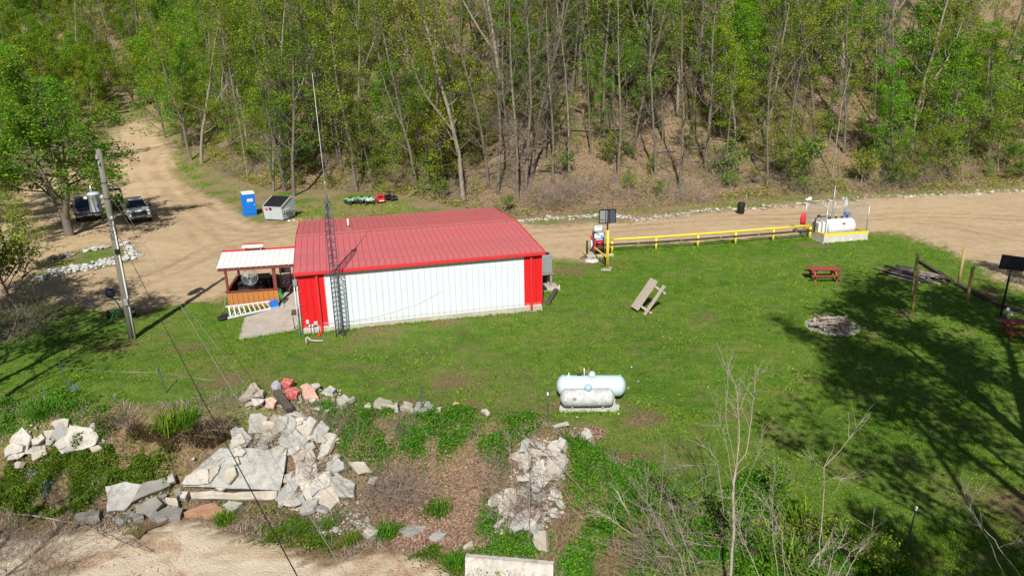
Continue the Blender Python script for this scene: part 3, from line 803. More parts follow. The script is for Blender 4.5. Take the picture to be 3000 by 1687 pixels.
# ================================================================== LATTICE TOWER
t = thing('lattice_tower', 'dark steel lattice radio tower against the white wall with a tall thin whip antenna', 'tower', (-9.22, 36.3, -0.02), R(20))
TW, TH = 0.24, 7.3
def tri(z, w):
    return [Vector((w * math.cos(R(90 + 120 * k)), w * math.sin(R(90 + 120 * k)), z)) for k in range(3)]
def tw(z): return TW if z < 6.2 else TW * (1 - 0.45 * (z - 6.2) / 1.1)
legs = [MB(), MB(), MB()]
for k in range(3):
    legs[k].tube([tri(z, tw(z))[k] for z in (0, 2.5, 5, 6.2, TH)], 0.026, 6)
    legs[k].build('leg', M['dark_steel'], t)
z = 0.12
while z < TH - 0.2:
    st = 0.26 if z < 3.4 else 0.42
    br = MB()
    A, B_ = tri(z, tw(z)), tri(z + st * 0.55, tw(z))
    for k in range(3):
        br.tube([A[k], B_[(k + 1) % 3]], 0.011, 4, caps=False); br.tube([A[(k + 1) % 3], B_[k]], 0.011, 4, caps=False)
        br.tube([A[k], A[(k + 1) % 3]], 0.011, 4, caps=False)
    br.build('brace', M['dark_steel'], t)
    z += st
MB().lathe([(0.16, 0), (0.16, 0.04), (0.06, 0.05), (0.06, 0.30)], 12, Matrix.Translation((0, 0, TH - 0.05))).build('top_plate', M['dark_steel'], t)
MB().tube([(0, 0, TH), (-0.01, 0, TH + 0.9), (-0.02, 0, TH + 1.0)], 0.03, 8).build('mast', M['galvanised'], t)
MB().tube([(-0.02, 0, TH + 0.9), (-0.05, 0, 10.0), (-0.10, 0, 13.5)], [0.016, 0.013, 0.008], 8).build('antenna', M['white_pipe'], t)
MB().tube([(0.28, 0.15, 3.4), (0.1, 0.9, 3.42)], 0.02, 6).build('wall_bracket', M['dark_steel'], t)
MB().tube([(0.05, -0.1, 0.0), (0.08, -0.12, 2.0), (0.03, -0.1, 4.0), (0.02, -0.08, 7.2)], 0.012, 5).build('cable', M['black'], t)

# ================================================================== WOODEN SHED
SO = Vector((-16.95, 41.25, 0)); SA = R(9)
t = thing('cook_shed', 'open wooden cook shed with a white metal roof, red ridge and orange board front', 'shed', SO, SA)
SW, SD, SH = 2.95, 3.5, 1.0
def boards(p0, dx, dy, length, h, m, nm='board', zb=0.02):
    n = max(1, int(round(length / 0.295)))
    for i in range(n):
        w = length / n
        c0 = i * w
        o = MB().box((0, 0, h / 2), (w - 0.014, 0.03, h), ch=0.005).build(nm, m, t)
        o.location = (p0[0] + dx * (c0 + w / 2), p0[1] + dy * (c0 + w / 2) + random.uniform(-0.004, 0.004), zb)
        if dy: o.rotation_euler = (0, 0, R(90))
random.seed(4)
boards((0, 0), 1, 0, SW, SH, M['cedar'])
boards((0, SD), 1, 0, SW - 1.0, SH, M['black'])  # back boards coloured black to stand in for the shade inside the shed
boards((0, 0), 0, 1, SD, SH, M['brown_paint'])
rl_ = MB()
rl_.box((SW / 2, 0, SH + 0.04), (SW + 0.12, 0.16, 0.06)); rl_.build('front_rail', M['brown_paint'], t)
MB().box((0, SD / 2, SH + 0.045), (0.16, SD - 0.17, 0.06)).build('side_rail', M['brown_paint'], t)
MB().box((SW / 2 - 0.5, SD, SH + 0.04), (SW - 0.9, 0.15, 0.06)).build('back_rail', M['brown_paint'], t)
for px_, py_ in ((0.07, 0.09), (SW - 0.14, 0.09), (0.07, SD - 0.07), (SW - 0.14, SD - 0.07)):
    MB().box((px_, py_, SH + 0.07 + 0.72), (0.13 if px_ < 1 else 0.2, 0.13, 1.44)).build('post', M['brown_paint'], t)
RW0, RW1 = -0.35, 4.35
EZ, RZ, RY0, RY1, RYM = 2.52, 3.05, -0.15, SD + 0.3, 1.95
MB().box(((RW0 + RW1) / 2, RY0 + 0.12, EZ - 0.10), (RW1 - RW0 - 0.05, 0.07, 0.17)).build('front_beam', M['brown_paint'], t)
MB().box(((RW0 + RW1) / 2, RY1 - 0.12, EZ - 0.10), (RW1 - RW0 - 0.05, 0.07, 0.17)).build('back_beam', M['brown_paint'], t)
sl = math.hypot(RYM - RY0, RZ - EZ); sa_ = math.atan2(RZ - EZ, RYM - RY0)
nrp = 15; w_ = (RW1 - RW0) / nrp
spm = roof_panel_mesh(w_, sl)
sroof = MB().box(((RW0 + RW1) / 2, RYM, RZ - 0.06), (RW1 - RW0, 0.08, 0.10)).build('roof', M['brown_paint'], t)
for i in range(nrp):
    for side in (0, 1):
        o = link_mesh('roof_panel', spm, M['white_roof'], sroof)
        if side == 0:
            X = Vector((1, 0, 0)); Z = Vector((0, math.cos(sa_), math.sin(sa_)))
            o.matrix_basis = Matrix((X, Z.cross(X), Z)).transposed().to_4x4(); o.location = (RW0 + i * w_, RY0, EZ + 0.03)
        else:
            X = Vector((-1, 0, 0)); Z = Vector((0, -math.cos(sa_), math.sin(sa_)))
            o.matrix_basis = Matrix((X, Z.cross(X), Z)).transposed().to_4x4(); o.location = (RW0 + (i + 1) * w_, 2 * RYM - RY0, EZ + 0.03)
rc = MB()
for sg in (-1, 1):
    rc.bar((RW0 - 0.02, RYM + sg * 0.10, RZ + 0.035), (RW1 + 0.02, RYM + sg * 0.10, RZ + 0.035), 0.22, 0.015, up=(0, sg * 0.27, 1))
rc.build('ridge_cap', M['red_trim'], sroof)
CX0, CX1 = 0.95, 2.0
cu = MB()
for xx in (CX0 + 0.05, CX1 - 0.05):
    for yy in (RYM - 0.28, RYM + 0.28): cu.box((xx, yy, RZ + 0.05), (0.06, 0.06, 0.35))
cuo = cu.build('roof_vent', M['grey_metal'], t)
for k in range(3):
    wv = (CX1 - CX0 + 0.2) / 3
    MB().bar((CX0 - 0.1 + (k + 0.5) * wv, RYM - 0.42, RZ + 0.24), (CX0 - 0.1 + (k + 0.5) * wv, RYM, RZ + 0.36), wv - 0.012, 0.02).build('vent_panel', M['white_roof'], cuo)
MB().bar(((CX0 + CX1) / 2, RYM + 0.42, RZ + 0.24), ((CX0 + CX1) / 2, RYM + 0.005, RZ + 0.36), CX1 - CX0 + 0.2, 0.02).build('vent_panel', M['white_roof'], cuo)
MB().box(((CX0 + CX1) / 2, RYM, RZ + 0.375), (CX1 - CX0 + 0.22, 0.2, 0.02)).build('ridge_cap', M['red_trim'], cuo)
MB().box((SW / 2, SD / 2, 0.045), (SW - 0.05, SD - 0.05, 0.03)).build('floor', M['rubber'], t)  # interior shade put into the floor colour by a near black tone
MB().box((RW0 - 0.16, 1.2, 2.55), (0.22, 0.3, 0.3), ch=0.03).build('flood_light', M['grey_metal'], t)
def shed(x, y, z=0.0):
    v = Matrix.Rotation(SA, 3, 'Z') @ Vector((x, y, z)); return SO + v
# things in the shed
g = thing('barrel_smoker', 'black barrel smoker standing inside the wooden shed', 'smoker', shed(1.25, 0.9, 0.06), SA)
MB().lathe([(0.0, -0.75), (0.34, -0.75), (0.36, -0.70), (0.36, 0.70), (0.34, 0.75), (0.0, 0.75)], 18, Matrix.Translation((0, 0, 0.62)) @ Matrix.Rotation(R(90), 4, 'Y')).build('drum', M['black'], g)
for dx in (-0.5, 0.5):
    for dy in (-0.2, 0.2): MB().box((dx, dy, 0.17), (0.05, 0.05, 0.35)).build('leg', M['black'], g)
MB().tube([(0.6, 0, 0.9), (0.6, 0, 1.25)], 0.06, 10).build('chimney', M['black'], g)
g = thing('work_table', 'grey metal table inside the shed behind the hanging fan', 'table', shed(0.75, 2.2, 0.06), SA)
MB().box((0, 0, 0.86), (1.0, 0.7, 0.04)).build('tabletop', M['grey_metal'], g)
for dx in (-0.45, 0.45):
    for dy in (-0.3, 0.3): MB().box((dx, dy, 0.42), (0.05, 0.05, 0.84)).build('leg', M['grey_metal'], g)
g = thing('storage_cabinet', 'dark cabinet against the back of the wooden shed', 'cabinet', shed(2.0, 2.9, 0.06), SA)
MB().box((0, 0, 0.5), (1.2, 0.6, 1.0), ch=0.02).build('body', M['dark_steel'], g)
MB().box((-0.3, -0.31, 0.5), (0.56, 0.02, 0.92)).build('door', M['black'], g)
MB().box((0.3, -0.31, 0.5), (0.56, 0.02, 0.92)).build('door', M['black'], g)
g = thing('hanging_fan', 'big round caged fan hanging under the front beam of the shed', 'fan', shed(1.42, -0.02, 1.86), SA)
fr = MB()
for r_ in (0.46, 0.36, 0.25, 0.13): fr.torus((0, -0.10 - (0.46 - r_) * 0.12, 0), r_, 0.010, 'y', 28, 4)
fr.torus((0, 0.12, 0), 0.46, 0.018, 'y', 28, 5)
for k in range(28):
    a = 2 * math.pi * k / 28
    fr.tube([(0.08 * math.cos(a), -0.15, 0.08 * math.sin(a)), (0.46 * math.cos(a), -0.10, 0.46 * math.sin(a)), (0.46 * math.cos(a), 0.12, 0.46 * math.sin(a))], 0.007, 3, caps=False)
fr.build('cage', M['galvanised'], g)
for k in range(3):
    a = R(90 + 120 * k + 180)
    bl = MB().prism([(0.06, -0.04), (0.40, -0.13), (0.43, 0.02), (0.38, 0.10), (0.06, 0.05)], -0.006, 0.006,
                    Matrix.Rotation(R(90), 4, 'X') @ Matrix.Rotation(a, 4, 'Z') @ Matrix.Rotation(R(18), 4, 'X'))
    bl.build('blade', M['fan_metal'], g)
MB().lathe([(0.0, -0.1), (0.08, -0.09), (0.10, 0.0), (0.10, 0.22), (0.0, 0.24)], 14, Matrix.Rotation(R(-90), 4, 'X')).build('motor', M['dark_steel'], g)
MB().tube([(0, 0.1, 0.1), (0, 0.1, 0.62)], 0.02, 8).build('hanger', M['dark_steel'], g)
g = thing('garden_hose', 'coil of green garden hose hanging on the right corner of the shed', 'hose', shed(SW + 0.08, 0.05, 0.62), SA)
hs = MB()
for k in range(7): hs.torus((0.02 + 0.025 * (k % 3), random.uniform(-0.02, 0.02), random.uniform(-0.03, 0.03)), 0.30 + 0.02 * (k % 4), 0.018, 'x', 24, 5)
hs.build('coil', M['hose_green'], g)
MB().tube([(0.05, 0, -0.3), (0.12, -0.1, -0.5), (0.25, -0.3, -0.56), (0.2, -0.7, -0.56)], 0.018, 6).build('tail', M['hose_green'], g)
g = thing('step_ladder', 'white step ladder with a blue top lying on its side against the shed front', 'ladder', shed(0.0, 0.0, 0.04), SA)
LA = [Vector((0.30, -1.95, 0.03)), Vector((2.95, -0.55, 0.03))]
LB = [Vector((0.24, -1.75, 0.66)), Vector((2.66, -0.46, 0.40))]
MB().bar(LA[0], LA[1], 0.035, 0.10).build('rail', M['white_pipe'], g)
MB().bar(LB[0], LB[1], 0.035, 0.09).build('rail', M['white_pipe'], g)
for k in range(9):
    u = 0.06 + k * 0.098
    MB().bar(LA[0].lerp(LA[1], u), LB[0].lerp(LB[1], u), 0.075, 0.025).build('rung', M['white_pipe'], g)
for k in range(3):
    u = 0.06 + k * 0.098
    MB().bar(LA[0].lerp(LA[1], u), (LA[0].lerp(LA[1], u + .08)).lerp(LB[0].lerp(LB[1], u + .08), 0.35), 0.025, 0.02).build('brace', M['white_pipe'], g)
    MB().bar(LB[0].lerp(LB[1], u), (LA[0].lerp(LA[1], u + .08)).lerp(LB[0].lerp(LB[1], u + .08), 0.65), 0.025, 0.02).build('brace', M['white_pipe'], g)
MB().loft([[(2.56, -0.80, 0.0), (2.50, -0.62, 0.46), (2.46, -0.50, 0.46), (2.52, -0.68, 0.0)], [(2.98, -0.58, 0.0), (2.92, -0.40, 0.42), (2.88, -0.28, 0.42), (2.94, -0.46, 0.0)]]).build('top_cap', M['bright_blue'], g)
MB().bar(LA[0] + Vector((0.0, 0.18, -0.02)), LA[1] + Vector((-0.3, 0.14, -0.02)), 0.03, 0.05).build('rear_rail', M['white_pipe'], g)
g = thing('tyre', 'small black tyre lying at the wide end of the step ladder', 'tyre', shed(0.02, -1.9, 0.1), SA)
MB().torus((0, 0, 0.0), 0.2, 0.09, 'z', 18, 8).build('tread', M['rubber'], g)
MB().torus((0.1, 0.1, 0.13), 0.14, 0.06, 'z', 16, 6).build('inner_tube', M['rubber'], g)
g = thing('wooden_stick', 'thin pale stick leaning against the left corner of the shed', 'stick', shed(-0.22, -0.5, 0), SA)
MB().tube([(0, 0, 0), (0.18, 0.46, 1.0)], 0.018, 6).build('stick', M['twig_pale'], g)
g = thing('floor_mat', 'dark brown mat on the concrete apron beside the left building corner', 'mat', (-12.55, 40.2, 0.052), BA)
MB().box((0, 0, 0.012), (0.7, 1.0, 0.02)).build('mat', M['dark_wood'], g)
g = thing('notice_board', 'white notice board standing behind the right post of the shed', 'board', shed(SW - 0.1, SD + 0.5, 0.05), SA)
MB().box((0, 0, 1.15), (0.75, 0.04, 0.62)).build('panel', M['sign_white'], g)
for dx in (-0.3, 0.3): MB().box((dx, 0.045, 0.6), (0.06, 0.05, 1.2)).build('leg', M['brown_paint'], g)

# ================================================================== UTILITY POLE AND WIRES
PX, PY = -20.5, 36.7
t = thing('utility_pole', 'tall grey wooden utility pole with a white conduit standing on the shaded grass', 'utility pole', (PX, PY, 0))
MB().tube([(0, 0, -0.3), (0.03, 0, 3.5), (0.06, 0, 7), (0.1, 0, 10.05)], [0.19, 0.175, 0.155, 0.135], 14).build('pole', M['pole_wood'], t)
MB().tube([(0.20, -0.12, 0), (0.20, -0.10, 3.0), (0.19, -0.10, 6.4), (0.16, -0.10, 6.55)], 0.045, 10).build('conduit', M['white_pipe'], t)
MB().lathe([(0.0, 0.22), (0.07, 0.2), (0.10, 0.10), (0.10, 0.0), (0.05, -0.02)], 12, Matrix.Translation((0.17, -0.1, 6.5))).build('weatherhead', M['grey_metal'], t)
MB().box((0.14, -0.2, 2.1), (0.22, 0.14, 0.36), ch=0.02).build('meter_box', M['grey_metal'], t)
wr = MB()
for zz in (6.2, 5.9, 5.5, 7.6, 8.4): wr.torus((0.06, 0, zz), 0.175, 0.014, 'z', 16, 5)
wr.tube([(0.16, -0.1, 6.4), (0.3, -0.25, 6.0), (0.05, -0.3, 5.7), (-0.15, -0.15, 5.6)], 0.014, 5)
wr.tube([(-0.35, -0.15, 8.0), (-0.2, -0.2, 7.2), (0.0, -0.22, 6.6), (0.15, -0.18, 6.3)], 0.014, 5)
wr.build('wire', M['black'], t)
MB().box((0.05, -0.16, 9.7), (0.12, 0.08, 0.22)).build('insulator_bracket', M['galvanised'], t)
MB().lathe([(0.0, 0.12), (0.05, 0.10), (0.035, 0.05), (0.06, 0.02), (0.03, -0.06)], 10, Matrix.Translation((0.10, -0.20, 9.35))).build('insulator', M['grey_metal'], t)
MB().box((0.16, -0.16, 4.85), (0.22, 0.12, 0.25)).build('clamp', M['black'], t)
t2 = thing('pole_transformer', 'pale grey cylindrical transformer hung on the left side of the utility pole', 'transformer', (PX - 0.52, PY - 0.12, 7.45))
MB().lathe([(0.0, -0.5), (0.25, -0.5), (0.27, -0.46), (0.28, 0.36), (0.30, 0.37), (0.30, 0.43), (0.20, 0.50), (0.0, 0.52)], 22).build('tank', M['dumpster'], t2)
MB().lathe([(0.07, 0.0), (0.05, 0.05), (0.08, 0.09), (0.05, 0.14), (0.075, 0.18), (0.04, 0.23), (0.03, 0.36), (0.0, 0.37)], 12, Matrix.Translation((-0.05, -0.05, 0.5))).build('bushing', M['galvanised'], t2)
for a in (200, 20): MB().box((0.36 * math.cos(R(a)), 0.36 * math.sin(R(a)), 0.25), (0.16, 0.12, 0.12)).build('lug', M['white_pipe'], t2)
for k, (zz, a) in enumerate(((0.18, 250), (0.18, 285), (0.18, 320))):
    MB().tube([(0.27 * math.cos(R(a)), 0.27 * math.sin(R(a)), 0.26), (0.36 * math.cos(R(a)), 0.36 * math.sin(R(a)), 0.16), (0.33 * math.cos(R(a + 6)), 0.33 * math.sin(R(a + 6)), -0.25), (0.30 * math.cos(R(a + 10)), 0.30 * math.sin(R(a + 10)), -0.5)], 0.012, 5).build('lead', M['black'], t2)
MB().box((0.22, -0.19, -0.18), (0.02, 0.14, 0.16)).build('label_plate', M['bright_blue'], t2)
for zz in (-0.25, 0.2): MB().box((0.36, 0.06, zz), (0.22, 0.1, 0.08)).build('hanger', M['galvanised'], t2)

def wire(a, b_, sag, r, label, n=28):
    a, b_ = Vector(a), Vector(b_)
    pts = []
    for i in range(n + 1):
        u = i / n
        p = a.lerp(b_, u); p.z -= sag * 4 * u * (1 - u)
        pts.append(p)
    o = MB().tube(pts, r, 6).build('power_line', M['black'] if r > 0.010 else M['galvanised'])
    tag(o, label, 'cable')
wire((PX + 0.17, PY - 0.2, 6.55), (-2.92, 9.00, 5.79), 0.25, 0.011, 'thick black service cable running down from the pole weatherhead over the rubble')
wire((PX + 0.10, PY - 0.2, 9.35), (-2.09, 9.00, 5.77), 0.3, 0.006, 'thin grey power line from the top insulator just right of the thick cable')
wire((PX + 0.10, PY - 0.2, 8.4), (-1.20, 9.00, 5.75), 0.5, 0.005, 'thinnest grey power line ending furthest right over the creek bank')

# green implement with a dark dish beside the pole
t = thing('farm_implement', 'old green implement with a dark round disc standing in shade behind the pole', 'implement', (-22.83, 39.71, 0.02), R(15))
MB().tube([(0.3, 0.2, 0), (0.15, 0.1, 0.9), (-0.1, 0, 1.45)], 0.04, 8).build('stem', M['hose_green'], t)
MB().lathe([(0.0, 0.08), (0.2, 0.05), (0.28, -0.04), (0.27, -0.06), (0.0, 0.05)], 20, Matrix.Translation((-0.12, -0.05, 1.62)) @ Matrix.Rotation(R(75), 4, 'X')).build('disc', M['dark_steel'], t)
fr = MB()
fr.bar((-0.5, 0, 1.15), (0.3, 0.1, 1.2), 0.06, 0.06); fr.bar((-0.4, 0.1, 0.55), (0.7, 0.1, 0.5), 0.07, 0.07); fr.bar((-0.3, -0.4, 0.05), (0.0, 0.2, 0.6), 0.05, 0.05); fr.bar((0.7, -0.4, 0.05), (0.4, 0.2, 0.6), 0.05, 0.05)
fr.build('frame', M['hose_green'], t)
MB().box((0.75, -0.1, 0.42), (0.5, 0.35, 0.10), ch=0.02).build('seat', M['galvanised'], t)
for dx in (-0.5, 0.85): MB().torus((dx, 0.2, 0.28), 0.22, 0.06, 'x', 16, 6).build('wheel', M['rubber'], t)

# ================================================================== VEHICLES
def wheel_parts(t, x, y, r, w, rim):
    wm = MB().lathe([(r * 0.55, -w / 2), (r * 0.93, -w / 2), (r, -w * 0.36), (r, w * 0.36), (r * 0.93, w / 2), (r * 0.55, w / 2)], 20,
                    Matrix.Translation((x, y, r)) @ Matrix.Rotation(R(90), 4, 'Y')).build('wheel', M['rubber'], t)
    MB().lathe([(0.0, -w * 0.44), (r * 0.5, -w * 0.40), (r * 0.57, -w * 0.47), (r * 0.57, w * 0.47), (r * 0.5, w * 0.40), (0.0, w * 0.44)], 16,
               Matrix.Translation((x, y, r)) @ Matrix.Rotation(R(90), 4, 'Y')).build('rim', rim, wm)
def pickup(name, label, loc, rz, paint, trim):
    """front at -y"""
    t = thing(name, label, 'pickup truck', loc, rz)
    def sec(y, hw, hwt, zb, zt, z2=None):
        zm = z2 if z2 else zb + (zt - zb) * 0.55
        return [(-hw * 0.94, y, zb), (-hw, y, zm - 0.1), (-hw, y, zm + 0.1), (-hwt, y, zt), (hwt, y, zt), (hw, y, zm + 0.1), (hw, y, zm - 0.1), (hw * 0.94, y, zb)]
    MB().loft([sec(-2.85, 0.86, 0.80, 0.62, 1.12), sec(-2.72, 0.96, 0.88, 0.55, 1.20), sec(-1.9, 1.0, 0.93, 0.48, 1.25), sec(-1.35, 1.0, 0.95, 0.46, 1.27), sec(-1.3, 1.0, 0.97, 0.46, 1.22),
               sec(0.95, 1.0, 0.97, 0.46, 1.24), sec(1.0, 1.0, 0.97, 0.46, 1.20), sec(2.75, 0.99, 0.95, 0.5, 1.20), sec(2.85, 0.95, 0.92, 0.6, 1.16)]).build('body', M[paint], t)
    MB().loft([[(-0.95, -1.42, 1.22), (0.95, -1.42, 1.22), (0.95, 1.0, 1.22), (-0.95, 1.0, 1.22)], [(-0.72, -0.62, 1.88), (0.72, -0.62, 1.88), (0.74, 0.80, 1.90), (-0.74, 0.80, 1.90)],
               [(-0.64, -0.45, 1.95), (0.64, -0.45, 1.95), (0.66, 0.68, 1.96), (-0.66, 0.68, 1.96)]]).build('cab', M[paint], t)
    def win(nm, vs):
        MB().add(vs, [(0, 1, 2, 3)]).build(nm, M['glass'], t)
    win('windshield', [(-0.86, -1.375, 1.29), (0.86, -1.375, 1.29), (0.69, -0.70, 1.85), (-0.69, -0.70, 1.85)])
    win('rear_window', [(0.80, 0.985, 1.32), (-0.80, 0.985, 1.32), (-0.68, 0.86, 1.80), (0.68, 0.86, 1.80)])
    for s in (-1, 1):
        for y0, y1, y2, y3 in ((-1.12, -0.22, -0.22, -0.62), (-0.12, 0.82, 0.72, -0.12)):
            win('side_window', [(s * 0.945, y0, 1.30), (s * 0.945, y1, 1.30), (s * 0.765, y2, 1.82), (s * 0.765, y3, 1.82)])
        for y0, y1 in ((-1.2, -0.19), (-0.15, 0.9)):
            d_ = MB().box((s * 0.998, (y0 + y1) / 2, 0.86), (0.02, y1 - y0, 0.66), ch=0.008).build('door', M[paint], t)
            MB().box((s * 1.02, y1 - 0.16, 1.05), (0.025, 0.18, 0.04)).build('handle', M[trim], d_)
        mr = MB().box((s * 1.16, -1.12, 1.34), (0.20, 0.10, 0.26), ch=0.03)
        mr.bar((s * 0.95, -1.08, 1.26), (s * 1.1, -1.1, 1.28), 0.06, 0.05); mr.build('mirror', M['black'], t)
        MB().box((s * 0.80, -2.80, 1.0), (0.24, 0.16, 0.22), ch=0.03).build('headlight', M['lamp'], t)
        MB().box((s * 0.9, 2.84, 0.98), (0.14, 0.06, 0.36), ch=0.01).build('tail_light', M['sign_red'], t)
        MB().box((s * 0.72, -2.97, 0.60), (0.2, 0.03, 0.1)).build('fog_light', M['black'], t)
        for yy in (-1.85, 1.75):
            MB().lathe([(0.30, 0), (0.47, 0.0), (0.47, 0.03), (0.30, 0.03)], 18, Matrix.Translation((s * 0.985 - (0.03 if s > 0 else 0), yy, 0.46)) @ Matrix.Rotation(R(90), 4, 'Y')).build('wheel_arch', M['black'], t)
            wheel_parts(t, s * 0.88, yy, 0.40, 0.26, M['chrome'])
    MB().box((0, -2.86, 0.95), (1.28, 0.12, 0.36), ch=0.02).build('grille', M['black'], t)
    for zz in (0.86, 1.02): MB().box((0, -2.925, zz), (1.22, 0.02, 0.035)).build('grille_bar', M['dark_steel'] if paint == 'white_paint' else M['chrome'], t)
    MB().lathe([(0.0, 0.02), (0.11, 0.015), (0.12, 0.0)], 14, Matrix.Translation((0, -2.93, 0.95)) @ Matrix.Rotation(R(90), 4, 'X') @ Matrix.Diagonal((1, 0.5, 1, 1))).build('emblem', M['dark_steel'], t)
    bp = MB().box((0, -2.93, 0.62), (1.92, 0.22, 0.24), ch=0.05).build('front_bumper', M[trim], t)
    MB().box((0, -3.035, 0.58), (1.0, 0.03, 0.11)).build('air_intake', M['black'], bp)
    MB().box((0, 2.92, 0.62), (1.8, 0.16, 0.2), ch=0.03).build('rear_bumper', M[trim], t)
    MB().box((0, 1.9, 1.19), (1.62, 1.62, 0.05)).build('bed_cover', M['black'], t)
    MB().box((0, -1.0, 0.42), (1.7, 3.6, 0.16)).build('chassis', M['black'], t)
    return t
pickup('white_pickup', 'white pickup truck facing the camera in dappled tree shade', (-35.6, 68.4, 0), R(33), 'white_paint', 'chrome')
pickup('blue_pickup', 'dark blue pickup truck parked in shade behind the leafy tree trunk', (-41.0, 69.6, 0), R(33), 'blue_paint', 'chrome')

t = thing('side_by_side', 'black side by side off road buggy with a roof parked behind the white pickup', 'buggy', (-40.2, 73.6, 0), R(33))
MB().loft([[(-0.5, -1.45, 0.55), (0.5, -1.45, 0.55), (0.45, -1.4, 0.85), (-0.45, -1.4, 0.85)], [(-0.75, -0.6, 0.45), (0.75, -0.6, 0.45), (0.7, -0.6, 1.05), (-0.7, -0.6, 1.05)],
           [(-0.75, -0.5, 0.4), (0.75, -0.5, 0.4), (0.75, -0.5, 0.62), (-0.75, -0.5, 0.62)], [(-0.75, 0.55, 0.4), (0.75, 0.55, 0.4), (0.75, 0.55, 0.62), (-0.75, 0.55, 0.62)],
           [(-0.75, 0.6, 0.4), (0.75, 0.6, 0.4), (0.75, 0.6, 1.0), (-0.75, 0.6, 1.0)], [(-0.72, 1.55, 0.5), (0.72, 1.55, 0.5), (0.72, 1.55, 0.98), (-0.72, 1.55, 0.98)]]).build('body', M['black'], t)
cg = MB()
for s in (-1, 1):
    cg.tube([(s * 0.70, -0.65, 1.0), (s * 0.64, -0.15, 1.85), (s * 0.64, 0.7, 1.88), (s * 0.72, 0.95, 0.95)], 0.035, 8)
cg.tube([(-0.64, -0.15, 1.85), (0.64, -0.15, 1.85)], 0.035, 8); cg.tube([(-0.64, 0.7, 1.88), (0.64, 0.7, 1.88)], 0.035, 8)
cg.build('roll_cage', M['black'], t)
MB().box((0, 0.27, 1.93), (1.42, 1.05, 0.06), ch=0.02).build('roof', M['black'], t)
for s in (-0.34, 0.34):
    st_ = MB().box((s, 0.15, 0.78), (0.5, 0.5, 0.16), ch=0.04); st_.box((s, 0.42, 1.12), (0.48, 0.14, 0.62), (R(-12), 0, 0), 0.04); st_.build('seat', M['dark_steel'], t)
    MB().box((s * 1.3, -1.42, 0.78), (0.2, 0.06, 0.1)).build('headlight', M['lamp'], t)
for s in (-1, 1):
    for yy in (-1.0, 1.05): wheel_parts(t, s * 0.72, yy, 0.35, 0.27, M['dark_steel'])

# portable toilet
t = thing('portable_toilet', 'bright blue portable toilet with a white roof standing left of the dumpster', 'portable toilet', (-25.0, 68.85, 0), R(32))
MB().box((0, 0, 0.09), (1.12, 1.16, 0.18), ch=0.02).build('base', M['porta_blue'], t)
MB().box((0, 0.01, 1.12), (1.06, 1.10, 1.9), ch=0.03).build('cabin', M['porta_blue'], t)
dr = MB().box((0.02, -0.56, 1.10), (0.86, 0.05, 1.76), ch=0.012).build('door', M['porta_blue'], t)
for zz, hh in ((1.82, 0.16), (1.12, 0.36), (0.66, 0.30), (0.34, 0.18)):
    MB().box((0.02, -0.588, zz), (0.66, 0.02, hh), ch=0.009).build('door_panel', M['porta_blue'], dr)
for k in range(3): MB().box((0.02, -0.592, 0.60 + 0.07 * k), (0.5, 0.02, 0.018)).build('louvre', M['pump_blue'], dr)
MB().box((0.42, -0.6, 1.05), (0.05, 0.04, 0.14)).build('latch', M['white_pipe'], dr)
for s in (-1, 1):
    MB().box((s * 0.50, -0.555, 1.12), (0.09, 0.07, 1.86), ch=0.01).build('corner_post', M['porta_blue'], t)
    MB().box((s * 0.54, 0.0, 1.0), (0.02, 0.8, 1.4), ch=0.008).build('side_panel', M['porta_blue'], t)
sg = MB().box((0.05, -0.60, 1.52), (0.50, 0.012, 0.27)).build('sign', M['sign_white'], t)
random.seed(8)
tx = MB()
for zz, n_ in ((1.59, 6), (1.52, 7), (1.45, 7)):
    for k in range(n_): tx.box((0.05 - 0.19 + 0.38 * (k + 0.5) / n_, -0.608, zz), (0.034, 0.004, 0.035))
tx.build('lettering', M['sign_red'], sg)
rf = MB()
secs = []
for k in range(7):
    yy = -0.60 + 1.2 * k / 6
    zz = 2.10 + 0.20 * math.sin(math.pi * (k + 0.35) / 6.7)
    secs.append([(-0.57, yy, zz - 0.05), (0.57, yy, zz - 0.05), (0.55, yy, zz), (-0.55, yy, zz)])
rf.loft(secs)
for k in range(5): rf.tube([(-0.40 + 0.2 * k, -0.55, 2.15), (-0.40 + 0.2 * k, -0.1, 2.31), (-0.40 + 0.2 * k, 0.45, 2.26)], 0.035, 6)
rf.build('roof', M['porta_roof'], t)

# dumpster
t = thing('dumpster', 'grey steel dumpster with sloping black plastic lids beside the blue toilet', 'dumpster', (-21.5, 66.9, 0), R(-18))
hw = 0.98
prof = [(-0.92, 0.12), (-1.05, 1.28), (-0.98, 1.30), (0.55, 1.95), (1.12, 1.90), (1.12, 1.0), (0.95, 0.12)]
MB().prism(prof, -hw, hw, Matrix(((0, 0, 1, 0), (1, 0, 0, 0), (0, 1, 0, 0), (0, 0, 0, 1)))).build('body', M['dumpster'], t)
for s in (-1, 1):
    MB().bar((s * 1.0, -1.04, 1.33), (s * 1.0, 0.55, 2.0), 0.07, 0.09).build('rim', M['dumpster'], t)
    pk = MB().box((s * 1.12, -0.35, 0.94), (0.26, 0.85, 0.24)); pk.build('fork_pocket', M['dumpster'], t)
    MB().box((s * 1.12, -0.785, 0.94), (0.16, 0.02, 0.15)).build('pocket_opening', M['black'], t)
    MB().box((s * 0.995, 0.1, 0.72), (0.04, 2.05, 0.05)).build('rib', M['dumpster'], t)
MB().box((0, -1.04, 1.28), (2.02, 0.09, 0.08)).build('front_rim', M['dumpster'], t)
d0, d1 = Vector((0, -1.02, 1.36)), Vector((0, 0.55, 2.03))
